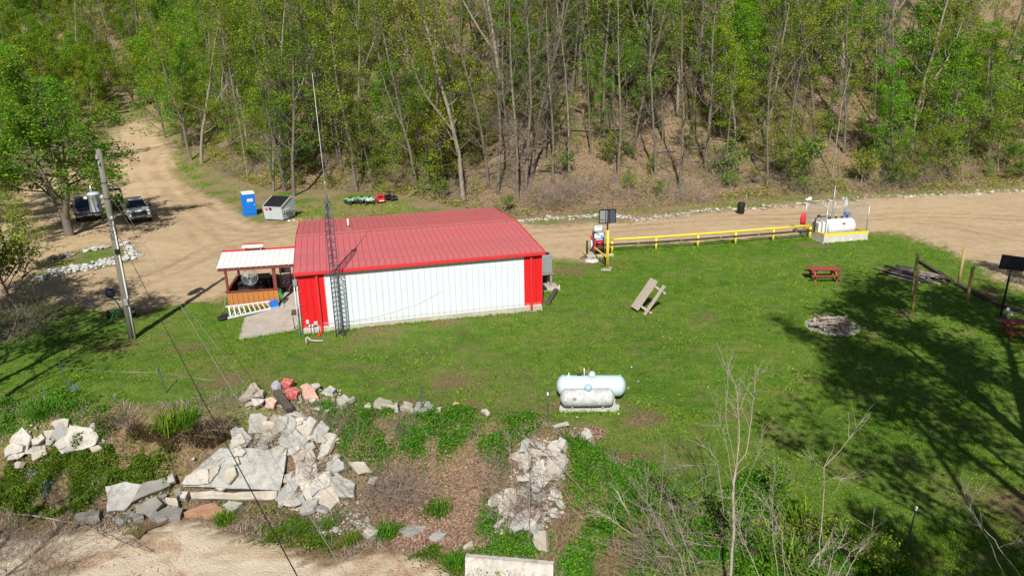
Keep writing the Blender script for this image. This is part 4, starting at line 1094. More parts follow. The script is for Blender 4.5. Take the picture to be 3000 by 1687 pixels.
for s in (-1, 1):
    ld = MB().bar((s * 0.475, d0.y, d0.z), (s * 0.475, d1.y, d1.z), 0.92, 0.03, up=(0, -0.4, 0.9)).build('lid', M['dump_lid'], t)
    for k in range(11):
        xx = s * 0.475 - 0.42 + 0.084 * k
        MB().bar((xx, d0.y + 0.05, d0.z + 0.035), (xx, d1.y - 0.25, d1.z - 0.07), 0.03, 0.028, up=(0, -0.4, 0.9)).build('lid_rib', M['dump_lid'], ld)
for xx in (-0.8, 0.8):
    for yy in (-0.7, 0.75): MB().lathe([(0.0, -0.04), (0.1, -0.04), (0.1, 0.04), (0.0, 0.04)], 12, Matrix.Translation((xx, yy, 0.1)) @ Matrix.Rotation(R(90), 4, 'Y')).build('caster', M['rubber'], t)
def front_pt(x, z): return (x, -0.92 - 0.13 * (z - 0.12) / 1.16 - 0.004, z)
fr_rot = (R(-6.4), 0, 0)
MB().box(front_pt(-0.62, 1.10), (0.30, 0.012, 0.14), fr_rot).build('sticker', M['sign_red'], t)
MB().box(front_pt(-0.60, 0.97), (0.28, 0.012, 0.06), fr_rot).build('sticker', M['sign_red'], t)
MB().box(front_pt(-0.70, 1.10), (0.06, 0.016, 0.08), fr_rot).build('sticker_print', M['black'], t)
MB().prism([(-0.32, 1.20), (-0.12, 1.22), (-0.05, 1.08), (-0.02, 1.00), (-0.14, 1.03), (-0.16, 0.95), (-0.26, 1.02), (-0.34, 1.08)], 0, 0.012,
           Matrix.Translation((0, -1.052, 0)) @ Matrix.Rotation(R(90), 4, 'X')).build('paint_splash', M['black'], t)
lt = MB()
xx = -0.52
for k in range(11):
    w__ = 0.05 if k else 0.08
    lt.box(front_pt(xx, 0.78), (w__, 0.012, 0.085 if k in (0, 5) else 0.06), fr_rot); xx += 0.075
xx = -0.50
for k in range(12):
    if k not in (3, 7): lt.box(front_pt(xx, 0.64), (0.04, 0.012, 0.06), fr_rot)
    xx += 0.075
lt.build('lettering', M['tank_grey'], t)
for k, (xx, yy) in enumerate(((-20.3, 65.6), (-19.95, 65.9))):
    o = MB().box((xx, yy, 0.05), (0.22, 0.16, 0.09), (0.2, 0.3, k), 0.02).build('litter_bag', M['sign_white'])
    tag(o, 'small white litter scrap on the ground beside the dumpster', 'litter', 'white litter by the dumpster')

# ride-on toys
def toy_quad(label, loc, rz, m):
    t = thing('toy_quad', label, 'toy vehicle', loc, rz)
    MB().loft([[(-0.16, -0.62, 0.42), (0.16, -0.62, 0.42), (0.12, -0.60, 0.55), (-0.12, -0.60, 0.55)], [(-0.42, -0.36, 0.44), (0.42, -0.36, 0.44), (0.18, -0.30, 0.66), (-0.18, -0.30, 0.66)],
               [(-0.16, -0.05, 0.38), (0.16, -0.05, 0.38), (0.13, -0.05, 0.60), (-0.13, -0.05, 0.60)], [(-0.18, 0.2, 0.38), (0.18, 0.2, 0.38), (0.15, 0.2, 0.56), (-0.15, 0.2, 0.56)],
               [(-0.44, 0.42, 0.45), (0.44, 0.42, 0.45), (0.2, 0.40, 0.62), (-0.2, 0.40, 0.62)], [(-0.3, 0.66, 0.46), (0.3, 0.66, 0.46), (0.22, 0.66, 0.54), (-0.22, 0.66, 0.54)]]).build('body', m, t)
    for s in (-1, 1):
        MB().box((s * 0.33, -0.40, 0.52), (0.26, 0.40, 0.05), (0, s * 0.25, 0), 0.015).build('fender', m, t)
        MB().box((s * 0.33, 0.42, 0.54), (0.26, 0.42, 0.05), (0, s * 0.25, 0), 0.015).build('fender', m, t)
        for yy in (-0.40, 0.42): wheel_parts(t, s * 0.36, yy, 0.21, 0.2, M['galvanised'])
    MB().box((0, 0.18, 0.62), (0.24, 0.46, 0.10), ch=0.03).build('seat', M['black'], t)
    hb = MB(); hb.tube([(0, -0.22, 0.6), (0, -0.16, 0.84)], 0.03, 8); hb.tube([(-0.32, -0.08, 0.86), (-0.1, -0.16, 0.85), (0.1, -0.16, 0.85), (0.32, -0.08, 0.86)], 0.022, 8)
    hb.build('handlebar', M['black'], t)
    MB().box((0, -0.63, 0.5), (0.22, 0.03, 0.08)).build('front_rack', M['black'], t)
    return t
toy_quad('green and white camouflage toy quad standing leftmost of the toy vehicles', (-16.15, 73.25, hz(-16.15, 73.25)), R(42), M['toy_green'])
toy_quad('mint green camouflage toy quad between the pale quad and the leftmost one', (-15.05, 73.55, hz(-15.05, 73.55)), R(30), M['toy_green'])
toy_quad('pale camouflage toy quad next to the red toy car', (-14.25, 73.1, hz(-14.25, 73.1)), R(14), M['toy_pale'])
def toy_car(label, loc, rz, m):
    t = thing('toy_car', label, 'toy vehicle', loc, rz)
    MB().loft([[(-0.36, -0.68, 0.18), (0.36, -0.68, 0.18), (0.30, -0.66, 0.36), (-0.30, -0.66, 0.36)], [(-0.42, -0.25, 0.16), (0.42, -0.25, 0.16), (0.36, -0.22, 0.50), (-0.36, -0.22, 0.50)],
               [(-0.42, -0.18, 0.16), (0.42, -0.18, 0.16), (0.42, -0.18, 0.42), (-0.42, -0.18, 0.42)], [(-0.42, 0.32, 0.16), (0.42, 0.32, 0.16), (0.42, 0.32, 0.42), (-0.42, 0.32, 0.42)],
               [(-0.42, 0.36, 0.16), (0.42, 0.36, 0.16), (0.38, 0.36, 0.56), (-0.38, 0.36, 0.56)], [(-0.36, 0.68, 0.2), (0.36, 0.68, 0.2), (0.30, 0.66, 0.46), (-0.30, 0.66, 0.46)]]).build('body', m, t)
    MB().box((0, 0.16, 0.86), (0.66, 0.52, 0.05), ch=0.02).build('roof', m, t)
    fr = MB()
    for s in (-1, 1):
        fr.tube([(s * 0.34, -0.24, 0.48), (s * 0.30, -0.08, 0.85)], 0.025, 6); fr.tube([(s * 0.36, 0.44, 0.5), (s * 0.30, 0.38, 0.85)], 0.025, 6)
    fr.build('pillar', m, t)
    MB().box((0, 0.18, 0.40), (0.6, 0.3, 0.12), ch=0.03).build('seat', M['black'], t)
    MB().box((0, -0.69, 0.28), (0.46, 0.03, 0.08)).build('grille', M['sign_white'] if m is M['toy_red'] else M['grey_metal'], t)
    for s in (-1, 1):
        for yy in (-0.42, 0.46): wheel_parts(t, s * 0.36, yy, 0.17, 0.15, M['galvanised'])
    return t
toy_car('red toy car beside a black toy car on the grass edge', (-13.3, 73.9, hz(-13.3, 73.9)), R(22), M['toy_red'])
toy_car('black toy jeep parked behind the red toy car', (-12.35, 74.9, hz(-12.35, 74.9)), R(60), M['black'])

# ================================================================== FUEL PUMP CORNER
t = thing('pump_island', 'pale concrete island with yellow painted edges under the fuel pump', 'concrete pad', (6.35, 51.55, 0), R(10))
MB().box((0, 0, 0.08), (1.95, 1.35, 0.24), ch=0.015).build('slab', M['concrete'], t)
for s in (-1, 1): MB().box((s * 0.93, 0, 0.205), (0.10, 1.30, 0.012)).build('edge_stripe', M['yellow'], t)
MB().box((0, -0.64, 0.205), (1.74, 0.07, 0.012)).build('edge_stripe', M['yellow'], t)
t = thing('fuel_pump', 'red white and blue fuel pump with a nozzle on its left side', 'fuel pump', (6.36, 51.6, 0.2), R(8))
MB().box((0, 0, 0.12), (0.70, 0.5, 0.24)).build('base', M['black'], t)
MB().box((0, 0, 0.58), (0.72, 0.52, 0.72), ch=0.02).build('lower_cabinet', M['pump_red'], t)
MB().box((0, 0, 1.05), (0.72, 0.52, 0.20), ch=0.01).build('middle_band', M['pump_blue'], t)
MB().box((0, 0, 1.34), (0.70, 0.50, 0.38), ch=0.02).build('display_head', M['sign_white'], t)
MB().box((0, 0, 1.575), (0.76, 0.56, 0.09), ch=0.02).build('top_cover', M['grey_metal'], t)
for s in (-1, 1): MB().box((s * 0.372, 0, 0.82), (0.03, 0.56, 1.5)).build('side_frame', M['dark_steel'], t)
dp = MB(); 
for zz in (1.44, 1.36): dp.box((-0.13, -0.256, zz), (0.26, 0.01, 0.035))
dp.build('readout', M['grey_metal'], t)
MB().box((0.22, -0.256, 1.32), (0.22, 0.01, 0.28)).build('keypad', M['tank_grey'], t)
MB().box((0, -0.265, 1.06), (0.5, 0.01, 0.05)).build('stripe_print', M['sign_white'], t)
st = MB().box((0.05, -0.268, 0.47), (0.40, 0.012, 0.16)).build('sticker', M['sign_white'], t)
lt = MB()
for k, w__ in enumerate((0.05, 0.05, 0.05, 0.05, 0.07)): lt.box((0.05 - 0.14 + 0.068 * k, -0.276, 0.47), (0.05, 0.006, 0.09))
lt.build('lettering', M['black'], st)
MB().prism([(-0.08, 0.56), (0.02, 0.58), (0.10, 0.62), (0.13, 0.74), (0.07, 0.76), (0.05, 0.68), (-0.03, 0.66), (-0.09, 0.62)], 0, 0.01,
           Matrix.Translation((0.05, -0.268, 0)) @ Matrix.Rotation(R(90), 4, 'X')).build('emblem', M['tank_grey'], t)
MB().box((0.05, -0.266, 0.80), (0.26, 0.01, 0.05)).build('title_print', M['sign_white'], t)
sb = MB().box((-0.02, 0.0, 1.86), (0.62, 0.05, 0.46)).build('price_board', M['black'], t)
MB().box((-0.02, -0.03, 1.86), (0.57, 0.015, 0.41)).build('board_face', M['sign_white'], sb)
lt = MB()
for zz, n_, w__ in ((2.0, 8, 0.05), (1.93, 6, 0.05)):
    for k in range(n_): lt.box((-0.02 - (n_ / 2 - k - 0.5) * 0.062, -0.040, zz), (0.042, 0.006, 0.04))
lt.build('lettering', M['dark_steel'], sb)
MB().box((-0.50, -0.05, 1.18), (0.16, 0.16, 0.30), ch=0.03).build('nozzle_boot', M['sign_red'], t)
nz = MB(); nz.tube([(-0.52, -0.08, 0.95), (-0.50, -0.08, 0.62), (-0.55, -0.12, 0.42)], [0.05, 0.06, 0.03], 8); nz.build('nozzle', M['sign_white'], t)
MB().tube([(-0.50, -0.06, 0.9), (-0.62, -0.1, 0.45), (-0.85, -0.2, 0.25), (-1.0, -0.35, -0.02), (-1.35, -0.5, -0.17), (-1.55, -0.75, -0.17), (-1.25, -0.95, -0.17), (-1.0, -0.75, -0.15), (-1.15, -0.45, -0.12)], 0.022, 6).build('hose', M['black'], t)
for nm_, xx, yy in (('left', -0.84, -0.28), ('right', 0.66, 0.25)):
    o = thing('bollard', 'short dark steel bollard on the %s side of the fuel pump' % nm_, 'bollard', (6.36 + xx, 51.6 + yy, 0.2))
    MB().tube([(0, 0, -0.1), (0, 0, 0.95)], 0.075, 12).build('post', M['dark_pipe'], o)
    MB().lathe([(0.075, 0.95), (0.05, 0.98), (0, 0.99)], 12).build('cap', M['dark_pipe'], o)
t = thing('manhole_cover', 'round pale concrete lid set in the ground in front of the fuel pump', 'manhole cover', (5.72, 50.1, 0), 0)
MB().lathe([(0.0, 0.15), (0.42, 0.13), (0.50, 0.08), (0.52, -0.1)], 24).build('lid', M['concrete_pale'], t)
for a in (0.5, 2.2): MB().box((0.13 * math.cos(a * 3), 0.1 * math.sin(a), 0.155), (0.14, 0.07, 0.03)).build('handle', M['dark_steel'], t)

t = thing('sign_pole', 'tall yellow and brown pole carrying a framed sign seen from behind and a small lamp', 'sign', (6.52, 47.95, 0), 0)
MB().prism([(-0.45, -0.3), (0.2, -0.42), (0.42, 0.28), (-0.1, 0.38)], -0.1, 0.06).build('footing', M['concrete'], t)
for dx in (0, 0.10):
    MB().tube([(dx, 0, 0), (dx * 0.8, 0, 2.75)], 0.050 if dx == 0 else 0.035, 12).build('pole_base', M['yellow'], t)
MB().tube([(0, 0, 2.70), (0.02, 0, 4.1)], 0.05, 12).build('upper_pole', M['rust_pole'], t)
MB().bar((-0.05, 0.15, 0.85), (-0.52, 2.6, 0.85), 0.08, 0.08).build('cross_brace', M['yellow'], t)
MB().tube([(-0.12, -0.05, 0.35), (-0.2, -0.05, 0.5), (-0.32, 0, 0.72)], 0.06, 8).build('pipe_stub', M['dark_pipe'], t)
sf = MB().box((-0.03, 0.02, 0), (1.1, 0.02, 0.05)).build('sign_panel', M['black'], t); sf.location = (0, -0.05, 3.7); sf.rotation_euler = (0, 0, R(12))
for x0, x1, m_ in ((-0.58, -0.02, 'tank_grey'), (0.10, 0.52, 'pump_blue')):
    MB().box(((x0 + x1) / 2, 0, 0), (x1 - x0, 0.03, 0.82)).build('sheet', M['dark_steel'] if m_ == 'pump_blue' else M['grey_metal'], sf)
fr = MB()
for xx in (-0.6, -0.16, -0.02, 0.10, 0.54): fr.box((xx, -0.015, 0), (0.045, 0.07, 0.92))
for zz in (-0.45, 0.45): fr.box((-0.03, -0.015, zz), (1.18, 0.065, 0.045))
fr.build('frame', M['black'], sf)
fr = MB(); fr.bar((0.12, -0.05, -0.4), (0.5, -0.05, 0.4), 0.02, 0.03); fr.bar((-0.58, -0.05, -0.18), (-0.02, -0.05, -0.28), 0.015, 0.02)
fr.build('brace', M['dark_steel'], sf)
ar = MB(); ar.tube([(0.0, 0, 4.0), (-0.05, 0.1, 4.35), (-0.55, 0.2, 4.62)], 0.025, 8); ar.tube([(0.02, 0, 4.0), (0.35, 0.1, 4.05)], 0.02, 6)
ar.build('lamp_arm', M['dark_steel'], t)
MB().loft([[(-0.95, 0.12, 4.62), (-0.95, 0.3, 4.62), (-0.95, 0.3, 4.68), (-0.95, 0.12, 4.68)], [(-0.55, 0.16, 4.58), (-0.55, 0.26, 4.58), (-0.55, 0.26, 4.66), (-0.55, 0.16, 4.66)]]).build('lamp_head', M['grey_metal'], t)

# yellow pipe rail with the fuel line under it
t = thing('pipe_rail', 'long yellow pipe rail on short posts running from the fuel pump to the fuel tank', 'railing', (7.5, 52.2, 0))
RP = [(7.48, 52.26), (10.83, 52.75), (14.1, 53.35), (17.15, 54.0), (20.27, 54.7), (23.35, 55.35)]
for i, (x, y) in enumerate(RP):
    MB().tube([(x - 7.5, y - 52.2, -0.1), (x - 7.5, y - 52.2, 0.93)], 0.085, 12).build('post', M['yellow'], t)
    MB().box((x - 7.5, y - 52.2, 0.62), (0.2, 0.16, 0.12)).build('clamp', M['dark_pipe'], t)
MB().tube([(RP[0][0] - 7.5, RP[0][1] - 52.2, 1.0)] + [(x - 7.5, y - 52.2, 1.0) for x, y in RP[1:]], 0.075, 12).build('rail', M['yellow'], t)
MB().tube([(RP[0][0] - 8.3, RP[0][1] - 52.3, 0.62)] + [(x - 7.5, y - 52.28, 0.63) for x, y in RP] + [(16.7, 3.2, 0.75)], 0.07, 10).build('fuel_line', M['dark_pipe'], t)
MB().box((-0.02, 0.06, 0.98), (0.26, 0.2, 0.16), ch=0.02).build('end_cap', mat('ochre', (0.36, 0.25, 0.05), 0.6), t)
for k in range(5):
    a, c_ = RP[k], RP[k + 1]
    MB().tube([((a[0] * (1 - u) + c_[0] * u) - 7.5, (a[1] * (1 - u) + c_[1] * u) - 52.28, 0.63) for u in (0.58, 0.60)], 0.078, 10).build('coupling', M['galvanised'], t)

# fuel tank inside its fenced containment wall
TA = R(11)
TO = Vector((23.75, 53.66, 0))
t = thing('containment_wall', 'low concrete containment wall with a yellow painted top around the fuel tank', 'wall', TO, TA)
CW, CD, CHh = 3.75, 2.9, 0.62
for nm_, c, d in (('front', (CW / 2, 0.09, CHh / 2), (CW, 0.18, CHh)), ('back', (CW / 2, CD - 0.09, CHh / 2), (CW, 0.18, CHh)),
                  ('left', (0.09, CD / 2, CHh / 2), (0.18, CD - 0.36, CHh)), ('right', (CW - 0.09, CD / 2, CHh / 2), (0.18, CD - 0.36, CHh))):
    w_o = MB().box(c, d).build('wall_side', M['concrete_pale'], t)
    MB().box((c[0], c[1], CHh + 0.012), (d[0] + 0.012, d[1] + 0.012, 0.16)).build('painted_top', M['yellow'], w_o)
MB().box((CW / 2, CD / 2, -0.05), (CW + 0.3, CD + 0.3, 0.14)).build('footing', M['concrete'], t)
def tk(x, y, z=0): return TO + Matrix.Rotation(TA, 3, 'Z') @ Vector((x, y, z))
t = thing('fuel_tank', 'white horizontal fuel tank with a small red sign inside the containment wall', 'fuel tank', tk(CW / 2 + 0.05, CD / 2 - 0.1, 0.15), TA)
rT = Matrix.Rotation(R(90), 4, 'Y')
MB().lathe([(0.0, -1.12), (0.60, -1.12), (0.62, -1.08), (0.62, 1.08), (0.60, 1.12), (0.0, 1.14)], 36, Matrix.Translation((0.1, 0, 0.75)) @ rT).build('shell', M['tank_white'], t)
MB().lathe([(0.0, -0.02), (0.57, -0.02), (0.57, 0.0)], 30, Matrix.Translation((-1.03, 0, 0.75)) @ rT).build('end_plate', M['tank_grey'], t)
MB().box((-1.5, 0.0, 0.72), (0.75, 1.0, 1.05), ch=0.03).build('cabinet', M['tank_white'], t)
for k in range(6): MB().box((-1.885, -0.4 + 0.16 * k, 0.72), (0.03, 0.05, 0.98)).build('cabinet_rib', M['grey_metal'], t)
for xx in (-0.6, 0.8): MB().box((xx, 0, 0.12), (0.16, 1.0, 0.3)).build('saddle', M['grey_metal'], t)
fl = MB().box((0.22, -0.555, 1.08), (0.28, 0.012, 0.17), (R(-58), 0, 0)).build('warning_sign', M['sign_red'], t)
MB().box((0.15, -0.562, 1.12), (0.09, 0.012, 0.06), (R(-58), 0, 0)).build('sign_print', M['black'], t)
MB().box((0.27, -0.572, 1.07), (0.12, 0.010, 0.03), (R(-58), 0, 0)).build('sign_print', M['sign_white'], t)
for xx in (-0.65, -0.15, 0.35):
    MB().lathe([(0.05, 0), (0.05, 0.12), (0.10, 0.12), (0.10, 0.2), (0.0, 0.21)], 12, Matrix.Translation((xx, 0, 1.34))).build('fill_cap', M['dark_pipe'], t)
MB().tube([(-1.95, -0.1, 0.5), (-1.95, -0.1, 1.55), (-1.7, -0.05, 1.62), (-0.8, 0, 1.62), (-0.75, 0, 1.36)], 0.05, 10).build('pipework', M['dark_pipe'], t)
MB().box((-1.68, -0.05, 1.68), (0.2, 0.16, 0.2), ch=0.03).build('valve', M['dark_pipe'], t)
bv = MB().lathe([(0.10, 0.0), (0.10, 0.12), (0.22, 0.16), (0.25, 0.26), (0.18, 0.34), (0.0, 0.36)], 18, Matrix.Translation((0.85, 0.05, 1.45))).build('blue_vent_cap', M['bright_blue'], t)
MB().lathe([(0.08, 0), (0.08, 0.15), (0.12, 0.15)], 12, Matrix.Translation((0.85, 0.05, 1.33))).build('vent_base', M['pump_blue'], t)
for xx, hh in ((-0.35, 3.9), (-0.2, 2.8), (0.65, 2.6), (0.72, 3.0)):
    MB().tube([(xx, 0.25, 1.25), (xx + 0.03, 0.25, hh)], 0.03, 8).build('vent_stack', M['galvanised'], t)

t = thing('chain_link_fence', 'chain link fence on grey steel posts around the white fuel tank', 'fence', TO, TA)
FP = [(0.12, 0.12), (CW - 0.1, 0.12), (CW - 0.1, CD - 0.1), (0.12, CD - 0.1)]
FHt = 2.75
for x, y in FP: MB().tube([(x, y, CHh - 0.05), (x, y, FHt)], 0.04, 10).build('post', M['galvanised'], t)
tr = MB()
for k in range(4):
    a, c_ = FP[k], FP[(k + 1) % 4]
    tr.tube([(a[0], a[1], FHt - 0.05), (c_[0], c_[1], FHt - 0.05)], 0.022, 8)
tr.build('top_rail', M['galvanised'], t)
for k in range(4):
    a, c_ = Vector((*FP[k], 0)), Vector((*FP[(k + 1) % 4], 0))
    L_ = (c_ - a).length; hgt = FHt - CHh - 0.15
    ms = MB(); sp = 0.15
    n_ = int((L_ + hgt) / sp)
    dirv = (c_ - a).normalized()
    for q in range(n_):
        for sgn in (1, -1):
            u0 = q * sp - (hgt if sgn > 0 else 0)
            pts = []
            # clip the diagonal to the panel
            z0, z1 = 0.0, hgt
            ua, ub = (u0, u0 + hgt) if sgn > 0 else (u0, u0 - hgt)
            A = [ua, 0.0]; Bq = [ub, hgt]
            def clip(P, Q):
                for lim in (0.0, L_):
                    for X_, Y_ in ((P, Q), (Q, P)):
                        if (lim == 0.0 and X_[0] < 0 <= Y_[0]) or (lim == L_ and X_[0] > L_ >= Y_[0]):
                            f_ = (lim - Y_[0]) / (X_[0] - Y_[0]); X_[1] = Y_[1] + (X_[1] - Y_[1]) * f_; X_[0] = lim
                return 0 <= P[0] <= L_ and 0 <= Q[0] <= L_
            if clip(A, Bq):
                ms.tube([a + dirv * A[0] + Vector((0, 0, CHh + 0.1 + A[1])), a + dirv * Bq[0] + Vector((0, 0, CHh + 0.1 + Bq[1]))], 0.0035, 3, caps=False)
    ms.build('mesh_panel', M['galvanised'], t)
t = thing('security_camera', 'small white security camera on the back left fence post by the tank', 'camera', tk(0.12, CD - 0.1, FHt), TA)
MB().box((0.02, 0, 0.1), (0.16, 0.3, 0.16), (0, 0, 0.5), 0.03).build('housing', M['sign_white'], t)
MB().lathe([(0.0, 0.3), (0.14, 0.25), (0.16, 0.12), (0.10, 0.02), (0.0, 0.0)], 14, Matrix.Translation((0.2, 0, 0.0))).build('dome', M['sign_white'], t)
MB().tube([(0, 0, -0.1), (0.1, 0, 0.02)], 0.03, 6).build('bracket', M['sign_white'], t)
t = thing('fire_extinguisher_cover', 'red covered fire extinguisher hanging at the left fence post by the tank', 'fire extinguisher', tk(-0.12, CD - 0.15, 0.9), TA)
MB().lathe([(0.0, 0.0), (0.20, 0.0), (0.24, 0.3), (0.22, 0.65), (0.14, 0.9), (0.06, 1.0), (0.0, 1.02)], 16, Matrix.Diagonal((1, 0.7, 0.95, 1))).build('cover', M['sign_red'], t)
MB().box((0.1, 0.05, 0.5), (0.08, 0.1, 0.7)).build('bracket', M['grey_metal'], t)
t = thing('drain_pipe', 'short white pipe stub lying at the front of the containment wall', 'pipe', (25.87, 54.23, -0.00), R(-40))
MB().tube([(-0.22, 0, 0.1), (0.22, 0, 0.08)], 0.09, 14).build('pipe', M['sign_white'], t)
MB().lathe([(0.10, -0.03), (0.10, 0.03)], 14, Matrix.Translation((0.22, 0, 0.08)) @ rT).build('collar', M['sign_white'], t)

t = thing('plastic_barrel', 'black plastic barrel standing on the far side of the gravel road', 'barrel', (20.88, 64.86, -0.00))
MB().lathe([(0.0, 0.02), (0.27, 0.0), (0.30, 0.06), (0.315, 0.3), (0.33, 0.34), (0.33, 0.38), (0.32, 0.42), (0.33, 0.62), (0.345, 0.66), (0.33, 0.70), (0.32, 0.9), (0.30, 1.0), (0.27, 1.02), (0.0, 0.98)], 24).build('drum', M['black'], t)
MB().torus((0, 0, 0.98), 0.285, 0.025, 'z', 24, 6).build('rim', M['rubber'], t)
t = thing('marker_stake', 'thin pale stake in the verge behind the black barrel', 'stake', (22.58, 68.80, -0.00))
MB().tube([(0, 0, -0.1), (0.03, 0, 1.1)], 0.03, 6).build('stake', M['twig_pale'], t)

# ================================================================== PICNIC TABLES, HOOP, FIRE PIT
def picnic(label, loc, rz, m, L=1.95, tilt=0.0, seats=(-1, 1)):
    t = thing('picnic_table', label, 'picnic table', loc, rz)
    if tilt: t.rotation_euler = (0, tilt, rz)
    for k in range(5):
        MB().box((0, -0.32 + 0.16 * k, 0.75), (L, 0.148, 0.04), ch=0.005).build('table_board', m, t)
    for s in seats:
        for k in range(2):
            MB().box((0, s * (0.62 + 0.14 * k), 0.44), (L, 0.132, 0.04), ch=0.005).build('seat_board', m, t)
    for sx in (-1, 1):
        x = sx * (L / 2 - (0.32 if L < 3 else 1.05))
        for s in (-1, 1): MB().bar((x, s * 0.62, 0.0), (x, s * 0.24, 0.73), 0.045, 0.10, up=(1, 0, 0)).build('leg', m, t)
        MB().bar((x + 0.05 * sx, -0.78 if -1 in seats else -0.2, 0.39), (x + 0.05 * sx, 0.78 if 1 in seats else 0.3, 0.39), 0.045, 0.10).build('seat_support', m, t)
        MB().box((x, 0, 0.705), (0.05, 0.72, 0.05)).build('top_support', m, t)
        MB().bar((x - sx * 0.02, 0, 0.40), (x - sx * 0.42, 0, 0.71), 0.045, 0.07, up=(0, 1, 0)).build('brace', m, t)
    return t
picnic('red wooden picnic table standing alone near the fuel tank', (19.95, 44.55, 0), R(-4), M['picnic_red'])
picnic('red wooden picnic table half out of the picture at the right edge', (25.75, 34.25, 0.02), R(-16), M['picnic_red'])
tp_ = picnic('bare grey wooden picnic table tipped up on its end on the open lawn', (8.1, 39.6, 0.53), 0.0, M['old_wood'], 2.0)
_a = Vector((0.575, 0.20, 0.795)).normalized(); _n = Vector((-0.747, -0.262, 0.606)).normalized(); _y = _n.cross(_a)
tp_.rotation_euler = Matrix((_a, _y, _n)).transposed().to_euler()

def post(label, base, h, lean=0.0, r=0.09):
    t = thing('wooden_post', label, 'post', base)
    MB().tube([(0, 0, -0.2), (lean * h, 0, h)], r, 12).build('shaft', M['post_wood'], t)
    MB().lathe([(r * 1.02, 0), (r, 0.012), (0.0, 0.014)], 12, Matrix.Translation((lean * h, 0, h))).build('top', M['old_wood'], t)
    return t
post('nearest round wooden post on the lawn, in front of the log pile', (22.43, 38.42, -0.02), 2.5)
post('round wooden post just behind the nearest post and left of the log pile', (23.93, 41.27, 0), 2.5)
post('tall wooden post at the far right end of the log pile', (27.52, 42.67, 0), 2.4)
post('wooden post between the log pile and the basketball hoop', (25.64, 38.74, 0.02), 2.4)
t = thing('basketball_hoop', 'basketball hoop with a dark backboard on a black pole near the right edge', 'basketball hoop', (26.6, 37.2, 0.02), R(-24))
MB().tube([(0, 0, -0.1), (0.05, 0, 2.6)], 0.055, 12).build('pole', M['black'], t)
MB().box((0.02, 0, 0.05), (0.5, 0.6, 0.14), ch=0.03).build('base', M['black'], t)
bbd = MB().box((0.0, -0.42, 3.12), (1.15, 0.05, 0.78), (R(0), R(4), 0), 0.02).build('backboard', mat('backboard', (0.012, 0.014, 0.03), 0.35), t)
sq = MB()
for a, c_ in (((-0.2, 2.95), (0.2, 2.95)), ((-0.2, 3.25), (0.2, 3.25)), ((-0.2, 2.95), (-0.2, 3.25)), ((0.2, 2.95), (0.2, 3.25))):
    sq.bar((a[0], -0.452, a[1]), (c_[0], -0.452, c_[1]), 0.03, 0.012)
sq.build('target_square', M['dark_steel'], bbd)
MB().torus((0.0, -0.74, 2.80), 0.24, 0.014, 'z', 24, 6).build('rim', M['rust_pole'], t)
nt_ = MB()
for k in range(12):
    a = 2 * math.pi * k / 12; a2 = a + 0.5
    nt_.tube([(0.23 * math.cos(a), -0.74 + 0.23 * math.sin(a), 2.8), (0.15 * math.cos(a2), -0.74 + 0.15 * math.sin(a2), 2.38)], 0.006, 3)
    nt_.tube([(0.23 * math.cos(a), -0.74 + 0.23 * math.sin(a), 2.8), (0.15 * math.cos(a - .5), -0.74 + 0.15 * math.sin(a - .5), 2.38)], 0.006, 3)
nt_.build('net', M['galvanised'], t)
ar = MB(); ar.bar((0.05, 0, 2.5), (-0.15, -0.4, 2.95), 0.04, 0.05); ar.bar((0.05, 0, 2.5), (0.2, -0.4, 2.95), 0.04, 0.05)
ar.build('arm', M['black'], t)

def rock_mesh(seed, sx, sy, sz, n=16):
    r = random.Random(seed)
    bm = bmesh.new()
    for _ in range(n):
        v = Vector((r.gauss(0, 1), r.gauss(0, 1), r.gauss(0, 1))).normalized() * r.uniform(0.82, 1.0)
        bm.verts.new((v.x * sx, v.y * sy, v.z * sz))
    res = bmesh.ops.convex_hull(bm, input=bm.verts[:])
    bmesh.ops.delete(bm, geom=[v for v in bm.verts if not v.link_faces], context='VERTS')
    bmesh.ops.bevel(bm, geom=bm.edges[:], offset=0.07, segments=1, affect='EDGES', profile=0.6)
    bmesh.ops.triangulate(bm, faces=bm.faces[:])
    bmesh.ops.subdivide_edges(bm, edges=[e for e in bm.edges if e.calc_length() > 0.55], cuts=1)
    bmesh.ops.triangulate(bm, faces=bm.faces[:])
    for v in bm.verts: v.co += Vector((r.gauss(0, .025), r.gauss(0, .025), r.gauss(0, .025)))
    bmesh.ops.recalc_face_normals(bm, faces=bm.faces[:])
    me = bpy.data.meshes.new('rock')
    bm.to_mesh(me); bm.free()
    return me
ROCKS = [rock_mesh(100 + i, 1.0, 0.8 + 0.04 * i, 0.55 + 0.05 * (i % 4), 12 + i % 5) for i in range(10)]
def rock(loc, size, m, label, group=None, name='rock', cat='rock', rnd=random):
    me = ROCKS[rnd.randrange(len(ROCKS))]
    key = me.name + m
    if key not in rock_cache:
        c = me.copy(); c.materials.clear(); c.materials.append(M[m]); rock_cache[key] = c
    o = bpy.data.objects.new(name, rock_cache[key])
    COL.objects.link(o)
    o.location = loc
    o.scale = (size * rnd.uniform(0.8, 1.2), size * rnd.uniform(0.8, 1.2), size * rnd.uniform(0.7, 1.1))
    o.rotation_euler = (rnd.uniform(-.3, .3), rnd.uniform(-.3, .3), rnd.uniform(0, 6.28))
    tag(o, label, cat, group)
    return o
rock_cache = {}

